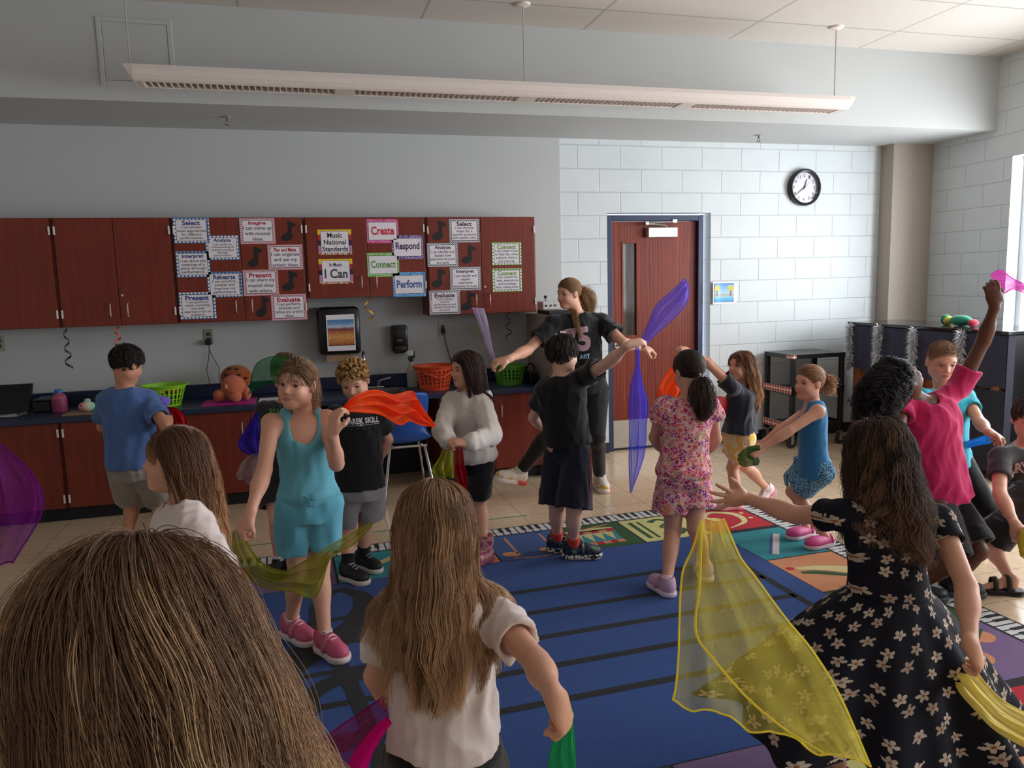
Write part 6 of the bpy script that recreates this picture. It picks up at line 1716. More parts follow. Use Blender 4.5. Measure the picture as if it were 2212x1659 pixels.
def fig_teal():
    f = figure('girl in a teal tank outfit striding, one arm raised', 1.06, -3.2, (667, 1080, 0), (655, 893, 0.02), (641, 829, -.03), (-30, -2, 4),
               [(706, 906, 0), (586, 914, 0)], [(('l', 727, 1002, 1), ('l', 717, 938, 1)), (('l', 571, 1014, 1), ('l', 540, 1110, 1))],
               [H(('px', 722, 905), (.7, .4, 0), FIST, curl=1.1), H(('px', 517, 1150), (.8, .4, .2), FIST)],
               [(('l', 690, 1226, 1), ('z', 702, 1378, .075)), (('l', 645, 1235, -1), ('z', 629, 1343, .085))], 'fair', .97, h=.0045, debug=DBG and 'teal')
    M = cloth(srgb(104, 178, 196)); M2 = cloth(srgb(98, 172, 192))
    top(f, M, 'tank_top', hem=-.005, loose=.007, tank=True, neck_drop=.040, blouse=.012, seed=2, fold=.004, straps=.044)
    shorts(f, M2, 'shorts', .06, .62, (.074, .082), 5, .004, hipw=.008)
    MB().tube([f.pel + f.fr * .115 + f.up * .035 + A3(dx, 0, dz) for dx, dz in ((0, 0), (-.03, -.012), (-.02, .01), (0, 0), (.03, -.014), (.02, .01), (0, 0), (.012, -.06), (.0, 0), (-.01, -.055))], .0025, 6).build('drawstring', M2, f.root, True)
    eyes(f.root, f.C, f.R, f.hs, srgb(62, 46, 34), (-.25, .0), srgb(120, 86, 58), None, srgb(110, 66, 52))
    c1, c2 = srgb(128, 94, 64), srgb(196, 156, 112); cap_ = hair_cap(f.root, f.C, f.R, f.hs, capmat(c1), grow_=.0015)
    rg = np.random.default_rng(4)
    T, l = gathered(2600, 18, f.C, f.R, f.hs, rg, (.03, -.098, -.035), (.2, .5, -1), .16, .014, colliders=f.cols); strands(cap_, 'hair_strands', T, .0010, hairmat(c1, c2), 1, l)
    T, l = grow(260, 16, .17, f.C, f.R, f.hs, rg, start='part', part=-.02, colliders=f.cols, hl=.02, clump=.3, nclump=40, jit=.5); kp = ((T[:, 0] - f.C) @ f.R)[:, 1] < .015; T = T[kp]; l = l[kp]; strands(cap_, 'loose_strands', T, .0006, hairmat(c1, c2), 2, l)
    pk = plain(srgb(204, 92, 124), .6, grain=.12); wh = plain(srgb(226, 206, 204), .6)
    for i, (a, b) in enumerate((((694, 1392), (752, 1428)), ((607, 1366), (675, 1398)))):
        shoe(f.root, f.an[i], ydir(*a, *b), f.s * 1.05, 'sneaker', pk, wh, 0, 0, plain(srgb(214, 116, 146), .6), wh); socks(f, i, cloth(srgb(226, 190, 196)), 0, .035)
    return f
def fig_marek():
    f = figure('curly blond boy in a black printed shirt and grey shorts, looking down', 1.0, -2.45, (778, 1045, 0), (768, 884, .02), (764, 822, -.03), (-18, 26, -6),
               [(816, 896, 0), (724, 896, 0)], [((838, 950, .06), (812, 1005, .12)), ((712, 955, .06), (740, 1005, .12))],
               [H((-.6, .3, -.6), (0, -1, 0), RELAX), H((.6, .3, -.6), (0, -1, 0), RELAX)],
               [(('l', 791, 1124, 1), ('z', 784, 1205, .07)), (('l', 750, 1142, 1), ('z', 752, 1230, .07))], 'fair', .96, h=.0045, debug=DBG and 'marek')
    top(f, BLACK, 'shirt', hem=-.02, loose=.026, sleeve=.62, sr=(.056, .066), seed=6, neck_r=.052)
    shorts(f, GREYJ, 'shorts', .06, .72, (.088, .096), 7, hipw=.014)
    wt = plain(srgb(206, 204, 206), .6)
    print_on(f, 'MAREK SKILL', (781, 909, .185, .030), wt, .03)
    print_on(f, '(—————X—————', (779, 919, .20, .018), wt, .02)
    print_on(f, '.   .   .   .   .', (786, 925, .13, .004), plain(srgb(130, 130, 132), .6), .02, 'printed_marks')
    eyes(f.root, f.C, f.R, f.hs, srgb(52, 46, 44), (-.1, -.35), srgb(170, 128, 84), None, srgb(120, 72, 58))
    c1, c2 = srgb(170, 126, 74), srgb(232, 196, 134); cap_ = hair_cap(f.root, f.C, f.R, f.hs, capmat(c1))
    rg = np.random.default_rng(8); T, l = grow(3800, 14, .050, f.C, f.R, f.hs, rg, start='fwd', grav=(0, -.2, .05), wave=.007, wavelen=.024, clump=.75, nclump=170, push=.05, vol=.014, stiff=.84); strands(cap_, 'hair_strands', T, .0009, hairmat(c1, c2), 1, l)
    bk = plain(srgb(24, 24, 28), .5); so = plain(srgb(206, 196, 188), .6)
    for i, (a, b_) in enumerate((((780, 1228), (824, 1244)), ((742, 1262), (800, 1280)))):
        shoe(f.root, f.an[i], ydir(*a, *b_), 1.04, 'sneaker', bk, so, 0, 0, None, plain(srgb(150, 150, 156), .6)); socks(f, i, BLACK, 0, .085, .034)
    return f
def fig_behind():
    f = figure('child in a dark tee half hidden behind the teal girl, green scarf over the face', 1.02, -2.1, (612, 1012, 0), (618, 868, .0), (616, 804, -.02), (-10, 8, 0),
               [(664, 885, 0), (570, 885, 0)], [(('l', 690, 950, 1), ('l', 650, 930, 1)), (('l', 600, 960, 1), ('l', 640, 920, 1))], [H((-.3, 0, 1), (0, 1, 0)), H((.3, 0, 1), (0, 1, 0))],
               [(('l', 640, 1118, 1), ('z', 644, 1214, .07)), (('l', 598, 1120, 1), ('z', 602, 1213, .07))], 'fair', .96, h=.0045, debug=DBG and 'behind')
    top(f, cloth(srgb(48, 50, 50)), 'shirt', hem=-.04, loose=.02, sleeve=.5, seed=9)
    shorts(f, cloth(srgb(44, 38, 38)), 'shorts', .06, .72, (.084, .09), 10)
    print_on(f, '|||||||', (607, 893, .12, .045), plain(srgb(80, 140, 50), .7, grain=.5, scale=70), .03, 'printed_patch')
    eyes(f.root, f.C, f.R, f.hs, srgb(60, 46, 36))
    c1, c2 = srgb(120, 78, 52), srgb(176, 124, 84); cap_ = hair_cap(f.root, f.C, f.R, f.hs, capmat(c1))
    T, l = grow(2200, 10, .06, f.C, f.R, f.hs, np.random.default_rng(12), start='fwd', grav=(0, -.1, -.3), vol=.012); strands(cap_, 'hair_strands', T, .0009, hairmat(c1, c2), 1, l)
    for i, (a, b_) in enumerate((((640, 1220), (648, 1236)), ((604, 1218), (592, 1234)))):
        shoe(f.root, f.an[i], ydir(*a, *b_), 1.03, 'sneaker', plain(srgb(22, 22, 24), .5), plain(srgb(30, 30, 32), .6), laces=plain(srgb(40, 40, 42), .6)); socks(f, i, cloth(srgb(220, 218, 220)), 0, .05)
    return f
def fig_blueboy():
    f = figure('dark haired boy in a blue tee standing at the worktop, back to the room', 1.15, -1.5, (288, 998, 0), (270, 838, 0), (276, 787, .0), (138, 22, 0),
               [(234, 862, .02), (318, 862, 0)], [(('l', 222, 922, -1), ('l', 250, 925, -1)), (('l', 357, 920, 1), ('l', 366, 893, -1))], [H((.5, 1, 0), (0, 0, -1), RELAX), H((-.4, .5, .3), (-.5, 0, -.8))],
               [(('k',), ('fl', -.02, .02)), (('k',), ('fl', .03, .0))], 'tan', 1.02, hip=165, debug=DBG and 'blue')
    top(f, cloth(srgb(72, 104, 160), srgb(84, 116, 172)), 'shirt', hem=-.02, loose=.024, sleeve=.66, sr=(.056, .062), seed=11, fold=.005, neck_r=.047)
    shorts(f, cloth(srgb(150, 144, 140), None, .95, 300, .4, .2), 'shorts', .06, .95, (.092, .104), 12, .005, hipw=.020)
    eyes(f.root, f.C, f.R, f.hs, srgb(40, 30, 26), (0, -.3), srgb(30, 24, 22))
    c1, c2 = srgb(30, 24, 24), srgb(66, 52, 48); cap_ = hair_cap(f.root, f.C, f.R, f.hs, capmat(c1))
    T, l = grow(4200, 10, .040, f.C, f.R, f.hs, np.random.default_rng(13), start='fwd', grav=(0, 0, -.1), vol=.016, push=.03, stiff=.8, clump=.5, nclump=220, crown=(0, -.05, .1)); strands(cap_, 'hair_strands', T, .0010, hairmat(c1, c2), 1, l)
    for i in (0, 1):
        shoe(f.root, f.an[i], 175, 1.05, 'sneaker', plain(srgb(60, 60, 66), .5), plain(srgb(190, 190, 190), .6), laces=plain(srgb(160, 160, 160), .6)); socks(f, i, TEE_W, 0, .05)
    return f
def fig_profile():
    f = figure('long haired girl in a white sweater in profile, facing the left wall', .98, -4.0, (440, 1338, 0), (396, 1080, 0), (378, 992, 0), (-84, -6, 0),
               [(408, 1128, -.12), (404, 1110, .12)], [(('l', 470, 1240, 1), ('l', 420, 1325, 1)), (('l', 440, 1220, -1), ('l', 390, 1300, -1))], [H((-.6, .2, -.4), (0, 1, 0), RELAX), H((-.6, -.2, -.4), (0, -1, 0), RELAX)],
               [(('k',), ('fl', 0, -.02)), (('k',), ('fl', .03, .03))], 'fair', .96, hip=-88, debug=DBG and 'profile')
    top(f, cloth(srgb(226, 212, 208), None, .9, 200, .3), 'sweater', hem=-.05, loose=.034, sleeve=1.95, sr=(.062, .062), long=True, seed=13, fold=.007, neck_r=.05, h=.005)
    trousers(f, cloth(srgb(60, 66, 92)), 'leggings')
    eyes(f.root, f.C, f.R, f.hs, srgb(60, 50, 44), (0, .1), srgb(96, 66, 48), None, srgb(110, 66, 54))
    c1, c2 = srgb(116, 78, 56), srgb(212, 162, 114); cap_ = hair_cap(f.root, f.C, f.R, f.hs, capmat(c1))
    T, l = grow(6500, 22, .33, f.C, f.R, f.hs, np.random.default_rng(14), start='part', back=1.6, grav=(.12, 0, -1), colliders=f.cols, clump=.62, nclump=150, fringe=.075, wave=.004, wavelen=.1, vol=.014); strands(cap_, 'hair_strands', T, .0007, hairmat(c1, c2), 1, l)
    for i in (0, 1): shoe(f.root, f.an[i], -86, 1.0, 'sneaker', plain(srgb(200, 190, 196), .5), plain(srgb(220, 220, 220), .6), laces=plain(srgb(220, 220, 220), .6))
    return f
def fig_near():
    NH = at(312, 1415, -5.78)
    f = figure('tall girl nearest the camera, seen from behind with long loose light brown hair', 1.15, -5.78, ('w', NH[0], NH[1] + .03, NH[2] - .57), ('w', NH[0], NH[1] + .02, NH[2] - .155), (312, 1415, 0), (168, 4, 0),
               [('o', -.125, .02, -.06), ('o', .125, -.01, -.06)], [(('o', -.05, -.02, -.24), ('o', .02, .12, -.17)), (('o', .05, -.02, -.24), ('o', -.02, .12, -.17))], [H((.1, .4, -1), (1, 0, 0), RELAX), H((-.1, .4, -1), (-1, 0, 0), RELAX)],
               [(('k',), ('fl', 0, -.01)), (('k',), ('fl', 0, .02))], 'fair', 1.0, debug=DBG and 'near')
    top(f, cloth(srgb(120, 84, 120)), 'shirt', hem=-.06, loose=.02, sleeve=.55, seed=15)
    trousers(f, cloth(srgb(44, 44, 52)), 'leggings')
    c1, c2 = srgb(130, 96, 70), srgb(232, 194, 146); cap_ = hair_cap(f.root, f.C, f.R, f.hs, capmat(c1), grow_=.006)
    rg = np.random.default_rng(16)
    T, l = grow(30000, 24, .56, f.C, f.R, f.hs, rg, start='down', crown=(0, .05, .10), grav=(.24, -.05, -1), colliders=f.cols, clump=.7, nclump=170, wave=.010, wavelen=.16, vol=.036, lenvar=.3, push=.0, stiff=.74); strands(cap_, 'hair_strands', T, .00036, hairmat(c1, c2, .2), 1, l)
    for i in (0, 1): shoe(f.root, f.an[i], 170, 1.15, 'sneaker', plain(srgb(200, 190, 196), .5), plain(srgb(220, 220, 220), .6))
    return f
def fig_whitetee():
    f = figure('girl in a white tee and black shorts seen from behind, long straight hair', .99, -4.85, (958, 1600, 0), (950, 1262, 0), (938, 1135, .0), (172, 4, -3),
               [(852, 1318, .02), (1056, 1312, 0)], [(('l', 812, 1460, -1), ('l', 880, 1560, -1)), (('l', 1160, 1432, 1), ('l', 1196, 1502, 1))],
               [H((.3, .6, -.4), (.5, .3, 0)), H(('px', 1220, 1558), (-.6, .5, 0))],
               [(('k',), ('fl', -.02, -.01)), (('k',), ('fl', .03, .01))], 'fair', .96, h=.004, debug=DBG and 'whitetee')
    top(f, TEE_W, 'shirt', hem=-.0, loose=.026, sleeve=.62, sr=(.046, .060), seed=17, fold=.005, h=.005, neck_r=.05, hem_n=-(f.up + f.lat * .12))
    shorts(f, BLACK, 'shorts', .10, .65, (.092, .105), 18, hipw=.02)
    c1, c2 = srgb(152, 112, 80), srgb(226, 190, 148); cap_ = hair_cap(f.root, f.C, f.R, f.hs, capmat(c1), grow_=.006)
    T, l = grow(13000, 22, .385, f.C, f.R, f.hs, np.random.default_rng(18), start='down', crown=(0, .05, .10), grav=(-.03, 0, -1), colliders=f.cols, clump=.66, nclump=150, wave=.006, wavelen=.12, vol=.020, lenvar=.22, push=0); strands(cap_, 'hair_strands', T, .0005, hairmat(c1, c2, .2), 1, l)
    for i in (0, 1): shoe(f.root, f.an[i], 172, 1.0, 'sneaker', plain(srgb(200, 190, 196), .5), plain(srgb(220, 220, 220), .6))
    return f
def fig_dress():
    f = figure('girl in a black flowered dress reaching out with one open hand, seen from behind', .97, -4.75, (1925, 1352, 0), (1905, 1092, 0), (1898, 988, .05), (172, 24, 6),
               [(1818, 1112, .03), (2026, 1122, -.03)], [(('l', 1718, 1112, -1), ('l', 1612, 1076, -1)), (('l', 2088, 1268, 1), ('l', 2096, 1392, 1))],
               [dict(d=('px', 1505, 1076), n=(-.1, 1, .15), curl=.12, spread=.42, thumb=.05), H(('px', 2126, 1450), (-.5, .6, 0), FIST, curl=1.0)],
               [(('k',), ('fl', -.06, .05)), (('k',), ('fl', .04, -.08))], 'fair', .96, h=.004, debug=DBG and 'dress')
    def flowers(uv):
        m, t = newmat('flower_print', srgb(24, 24, 34), .85, 0, .2); v = t.coord()
        if uv: vec = t.coord('UV')
        else: x, y, z = t.sep(v); vec = t.comb(t.math('ADD', x, t.math('MULTIPLY', y, .12)), t.math('ADD', z, t.math('MULTIPLY', y, .12)), 0.0)
        K = 19.0; vs = t.scaled(vec, (K, K, 1)); vo = t.new('TexVoronoi', _voronoi_dimensions='2D'); t.link(vs, vo.inputs['Vector']); vo.inputs['Scale'].default_value = 1.0; vo.inputs['Randomness'].default_value = .62
        d = t.n.new('ShaderNodeVectorMath'); d.operation = 'SUBTRACT'; t.link(vs, d.inputs[0]); t.link(vo.outputs['Position'], d.inputs[1]); dx, dy, _ = t.sep(d.outputs[0])
        rc = t.sep(vo.outputs['Color']); n = t.noise(90, v, 2)
        th = t.math('ADD', t.math('ARCTAN2', dy, dx), t.math('MULTIPLY', rc[0], 6.28)); pr_ = t.math('ADD', .10, t.math('MULTIPLY', t.math('ABSOLUTE', t.math('COSINE', t.math('MULTIPLY', th, 2.5))), .20))
        dd = t.math('ADD', vo.outputs['Distance'], t.math('MULTIPLY', t.math('SUBTRACT', n.outputs[0], .5), .34))
        c = t.mix(t.math('LESS_THAN', dd, pr_), srgb(25, 25, 36), t.mix(rc[1], srgb(176, 158, 142), srgb(206, 192, 178))); c = t.mix(t.math('LESS_THAN', vo.outputs['Distance'], .07), c, srgb(150, 96, 76))
        t.link(c, t.bsdf.inputs['Base Color']); n3 = t.noise(300, v, 2); t.bump(n3.outputs[0], .2, .002); return m
    m = flowers(False); mu_ = flowers(True)
    s = f.s; sd = Sdf(); w0 = f.pel + f.up * .115
    top(f, m, 'dress_bodice', hem=.10, loose=.010, sleeve=.36, sr=(.047, .056), seed=19, fold=.002, neck_r=.056, h=.004)
    # flying skirt: a real hollow cone of cloth with deep folds
    n_, mm = 180, 40; V = []; F = []
    z0 = w0; rg = np.random.default_rng(3)
    for i in range(mm + 1):
        q = i / mm
        for k in range(n_):
            th = 2 * math.pi * k / n_; dx, dy = math.cos(th), math.sin(th)
            R0 = .118 * s * (1 if abs(dx) < .01 else 1); out = .29 + .13 * max(0, -dx) ** 2 - .02 * max(0, dx) ** 2
            r = .118 * s + (q ** .8) * out * .96; fold = 1 + q * (.10 * math.sin(9 * th + 1.0) + .07 * math.sin(15 * th + 2.2 + q) + .03 * math.sin(4 * th))
            ry = .82 + .1 * q
            drop = q * (.40 - .10 * max(0, -dx) ** 1.5 - .02 * max(0, dx)) + .012 * q * math.sin(9 * th + 2.2)
            V.append(z0 + A3(dx * r * fold, dy * r * fold * ry, -drop))
    for i in range(mm):
        for k in range(n_): F.append((i * n_ + k, i * n_ + (k + 1) % n_, (i + 1) * n_ + (k + 1) % n_, (i + 1) * n_ + k))
    b = MB(); b.add(V, F); o = b.build('dress_skirt', mu_, f.root, True, False); uv = o.data.uv_layers.new(name='UVMap')
    for pl in o.data.polygons:
        for li in pl.loop_indices:
            vi = o.data.loops[li].vertex_index; i, k = divmod(vi, n_); k2 = n_ if (k == 0 and max(o.data.vertices[0].index, max(q % n_ for q in pl.vertices)) == n_ - 1) else k
            uv.data[li].uv = (k2 / n_ * (1.0 + .9 * i / mm) - .45 * i / mm, i / mm * .46)
    c1, c2 = srgb(58, 42, 38), srgb(150, 112, 88); cap_ = hair_cap(f.root, f.C, f.R, f.hs, capmat(c1), grow_=.006)
    T, l = grow(8000, 22, .30, f.C, f.R, f.hs, np.random.default_rng(20), start='down', crown=(0, .05, .10), grav=(.10, -.05, -1), colliders=f.cols, clump=.65, nclump=120, wave=.012, wavelen=.10, vol=.022, lenvar=.45, jit=.5, push=0); strands(cap_, 'hair_strands', T, .0006, hairmat(c1, c2), 1, l)
    for i in (0, 1): shoe(f.root, f.an[i], 175, 1.0, 'sneaker', plain(srgb(190, 160, 170), .5), plain(srgb(210, 210, 210), .6), strap=plain(srgb(190, 160, 170), .5))
    return f
def fig_floral():
    f = figure('girl with a low ponytail in a pink flowered romper, back to the camera', 1.02, -3.05, (1477, 1020, 0), (1484, 862, 0), (1487, 802, .02), (186, 12, 0),
               [(1434, 876, 0), (1534, 876, 0)], [(('l', 1414, 945, -1), ('l', 1440, 985, -1)), (('l', 1547, 948, -1), ('l', 1520, 985, -1))], [H((.3, 1, .3), (.5, 0, -.5)), H((-.3, 1, .3), (-.5, 0, -.5))],
               [(('l', 1454, 1144, 1), ('z', 1440, 1262, .065)), (('l', 1503, 1142, 1), ('z', 1524, 1226, .075))], 'fair', .96, debug=DBG and 'floral')
    m, t = newmat('pink_flower_print', srgb(232, 190, 190), .85, 0, .2); v = t.coord(); vo = t.new('TexVoronoi'); t.link(v, vo.inputs['Vector']); vo.inputs['Scale'].default_value = 44
    n = t.noise(90, v, 3); d = t.math('ADD', vo.outputs['Distance'], t.math('MULTIPLY', t.math('SUBTRACT', n.outputs[0], .5), .6)); rgb = t.sep(vo.outputs['Color'])
    fc_ = t.ramp(rgb[0], [(0, srgb(196, 40, 110)), (.35, srgb(214, 70, 70)), (.55, srgb(130, 50, 130)), (.72, srgb(226, 120, 60)), (.85, srgb(150, 160, 70))], 'CONSTANT')
    c = t.mix(t.math('LESS_THAN', d, .62), srgb(236, 196, 190), fc_); vo2 = t.new('TexVoronoi'); t.link(v, vo2.inputs['Vector']); vo2.inputs['Scale'].default_value = 11
    c = t.mix(t.math('LESS_THAN', t.math('ADD', vo2.outputs['Distance'], t.math('MULTIPLY', t.math('SUBTRACT', n.outputs[0], .5), .4)), .26), c, srgb(140, 36, 110)); vo3 = t.new('TexVoronoi', _feature='DISTANCE_TO_EDGE'); t.link(v, vo3.inputs['Vector']); vo3.inputs['Scale'].default_value = 70
    c = t.mix(t.math('MULTIPLY', t.math('LESS_THAN', vo3.outputs['Distance'], .13), t.math('GREATER_THAN', n.outputs[0], .42)), c, srgb(226, 170, 176)); t.link(c, t.bsdf.inputs['Base Color'])
    def flutter(sd):
        for i in (0, 1): sd.cap(f.sh[i] - f.up * .01, f.sh[i] + (f.el[i] - f.sh[i]) * .30, .050, .066, .015, flat=True)
    top(f, m, 'romper', hem=-.02, loose=.022, sleeve=0, seed=21, fold=.005, extra=flutter, blouse=.014, neck_r=.05)
    shorts(f, m, 'romper_shorts', .03, .58, (.094, .104), 22, .004, hipw=.028)
    c1, c2 = srgb(46, 32, 30), srgb(104, 72, 60); cap_ = hair_cap(f.root, f.C, f.R, f.hs, capmat(c1), grow_=.0015)
    T, l = gathered(4200, 24, f.C, f.R, f.hs, np.random.default_rng(23), (0, -.100, -.055), (.05, -.4, -1), .19, .020, colliders=f.cols); strands(cap_, 'hair_strands', T, .0009, hairmat(c1, c2), 1, l)
    tw = f.C + f.R @ (np.array([0, -.104, -.057]) * f.hs); MB().tube([tw + A3(.016 * math.cos(q), .008 * math.sin(q), .016 * math.sin(q)) for q in np.linspace(0, 6.28, 14)], .005, 6).build('hair_tie', plain(srgb(190, 140, 100), .6), cap_, True)
    lv = plain(srgb(206, 170, 196), .6, grain=.1)
    for i, yw in enumerate((186, 160)): shoe(f.root, f.an[i], yw, 1.03, 'sneaker', lv, plain(srgb(222, 200, 216), .6), strap=plain(srgb(220, 160, 190), .6)); socks(f, i, cloth(srgb(226, 200, 206)), 0, .04)
    return f
def fig_blackboy():
    f = figure('boy in a black tee and long navy shorts holding a blue scarf up high', 1.07, -2.45, (1225, 964, 0), (1211, 812, 0), (1217, 765, .0), (112, 4, 0),
               [(1180, 838, .05), (1262, 815, -.04)], [(('l', 1152, 902, -1), ('l', 1182, 932, -1)), (('l', 1313, 784, 1), ('l', 1357, 746, 1))], [H((.9, .5, -.1), (.2, -.6, 0), RELAX), H(('px', 1382, 738), (.2, .4, -1), FIST, curl=1.15)],
               [(('l', 1202, 1088, 1), ('z', 1203, 1168, .075)), (('l', 1240, 1096, 1), ('z', 1238, 1182, .075))], 'pale', .96, hip=125, debug=DBG and 'blackboy')
    top(f, BLACK, 'shirt', hem=.02, loose=.022, sleeve=.55, sr=(.056, .064), seed=24, fold=.005, neck_r=.048)
    nv = cloth(srgb(26, 27, 44)); shorts(f, nv, 'shorts', .04, 1.02, (.088, .096), 25, .004, hipw=.012)
    MB().tube(spline([f.hip[1] + f.hlat * .094 * 1 + A3(0, 0, .02), f.hip[1] + f.hlat * .098 + (f.kn[1] - f.hip[1]) * .5, f.hip[1] + f.hlat * .102 + (f.kn[1] - f.hip[1]) * .98], 12), .004, 6).build('side_stripe', cloth(srgb(150, 40, 50)), f.root, True)
    eyes(f.root, f.C, f.R, f.hs, srgb(60, 50, 44), (0, 0), srgb(40, 30, 26))
    c1, c2 = srgb(34, 26, 24), srgb(80, 60, 50); cap_ = hair_cap(f.root, f.C, f.R, f.hs, capmat(c1))
    T, l = grow(4200, 10, .052, f.C, f.R, f.hs, np.random.default_rng(26), start='fwd', grav=(0, 0, -.25), vol=.018, push=.04, clump=.5, nclump=220, crown=(0, -.05, .1)); strands(cap_, 'hair_strands', T, .0010, hairmat(c1, c2), 1, l)
    mm, tm = newmat('mottled_sole', srgb(200, 200, 190), .6); nn_ = tm.noise(70, tm.coord(), 1); tm.link(tm.ramp(nn_.outputs[0], [(.48, srgb(222, 222, 212)), (.52, srgb(30, 30, 30))], 'CONSTANT'), tm.bsdf.inputs['Base Color'])
    mu, tu = newmat('speckled_upper', srgb(30, 36, 46), .5); nn_ = tu.noise(26, tu.coord(), 2); tu.link(tu.ramp(nn_.outputs[0], [(.45, srgb(22, 26, 34)), (.56, srgb(40, 70, 110)), (.66, srgb(110, 150, 60))]), tu.bsdf.inputs['Base Color'])
    for i, (a, b_) in enumerate((((1185, 1190), (1222, 1188)), ((1222, 1205), (1290, 1204)))):
        shoe(f.root, f.an[i], ydir(*a, *b_), 1.12, 'sneaker', mu, mm, strap=plain(srgb(60, 64, 62), .5), laces=plain(srgb(40, 44, 50), .6)); socks(f, i, cloth(srgb(222, 60, 52)), 0, .075, .033)
    return f
def fig_hoodie():
    f = figure('brown haired girl in a white hooded sweatshirt, black shorts and pink boots', 1.04, -2.3, (1022, 990, 0), (1010, 846, 0), (1005, 796, -.01), (-76, 4, 0),
               [(1042, 874, -.09), (976, 868, .06)], [(('l', 1062, 940, 1), ('l', 1012, 958, 1)), (('l', 955, 930, 1), ('l', 968, 952, 1))], [H(('px', 988, 955), (0, .4, -1), FIST, curl=1.0), H(('px', 985, 952), (0, -.3, -1), FIST, curl=1.0)],
               [(('l', 1034, 1085, 1), ('z', 1047, 1190, .075)), (('l', 1014, 1080, -1), ('z', 1020, 1170, .075))], 'fair', .96, hip=-60, debug=DBG and 'hoodie')
    hw = cloth(srgb(222, 214, 206), None, .95, 180, .4)
    def hood(sd): sd.cap(f.neck - f.fr * .055 - f.up * .03 + f.lat * .07, f.neck - f.fr * .055 - f.up * .03 - f.lat * .07, .042, .042, .03); sd.ell(f.neck - f.up * .02, (.085, .085, .032), f.Rt, .03); sd.ell(f.pel + f.up * .09 + f.fr * .10, (.085, .016, .05), f.Rt, .01)
    top(f, hw, 'hooded_sweatshirt', hem=-.01, loose=.026, sleeve=1.90, sr=(.056, .056), long=True, seed=27, fold=.004, extra=hood, neck_r=.046, blouse=.012)
    for q in (-1, 1): MB().tube(spline([f.neck + f.fr * .070 - f.up * .03 + f.lat * q * .025, f.neck + f.fr * .105 - f.up * .09 + f.lat * q * .028, f.neck + f.fr * .118 - f.up * .16 + f.lat * q * .03], 8), .0025, 6).build('drawstring', hw, f.root, True)
    shorts(f, BLACK, 'shorts', .04, .78, (.074, .068), 28, .0015, hipw=.008)
    eyes(f.root, f.C, f.R, f.hs, srgb(60, 46, 40), (0, 0), srgb(60, 40, 34))
    c1, c2 = srgb(48, 32, 30), srgb(116, 78, 62); cap_ = hair_cap(f.root, f.C, f.R, f.hs, capmat(c1), grow_=.005)
    T, l = grow(5200, 18, .24, f.C, f.R, f.hs, np.random.default_rng(29), start='part', back=2.5, grav=(.10, .0, -1), colliders=f.cols, clump=.6, nclump=120, vol=.014); strands(cap_, 'hair_strands', T, .0008, hairmat(c1, c2), 1, l)
    mb, tb_ = newmat('glitter_boot', srgb(206, 110, 140), .25); nn_ = tb_.noise(34, tb_.coord(), 3); tb_.link(tb_.ramp(nn_.outputs[0], [(.4, srgb(176, 70, 110)), (.5, srgb(222, 150, 166)), (.6, srgb(214, 190, 150)), (.7, srgb(150, 90, 150))]), tb_.bsdf.inputs['Base Color'])
    for i, (a, b_) in enumerate((((1058, 1202), (1034, 1212)), ((1032, 1185), (1012, 1192)))):
        o = shoe(f.root, f.an[i], ydir(*a, *b_), 1.06, 'boot', mb, plain(srgb(150, 70, 100), .5)); p = f.an[i] + A3(.02, -.035, .085)
        MB().tube([p + A3(.012 * math.cos(q), 0, .028 * math.sin(q)) for q in np.linspace(-.6, 3.7, 12)], .004, 6).build('pull_loop', mb, o, True)
    return f
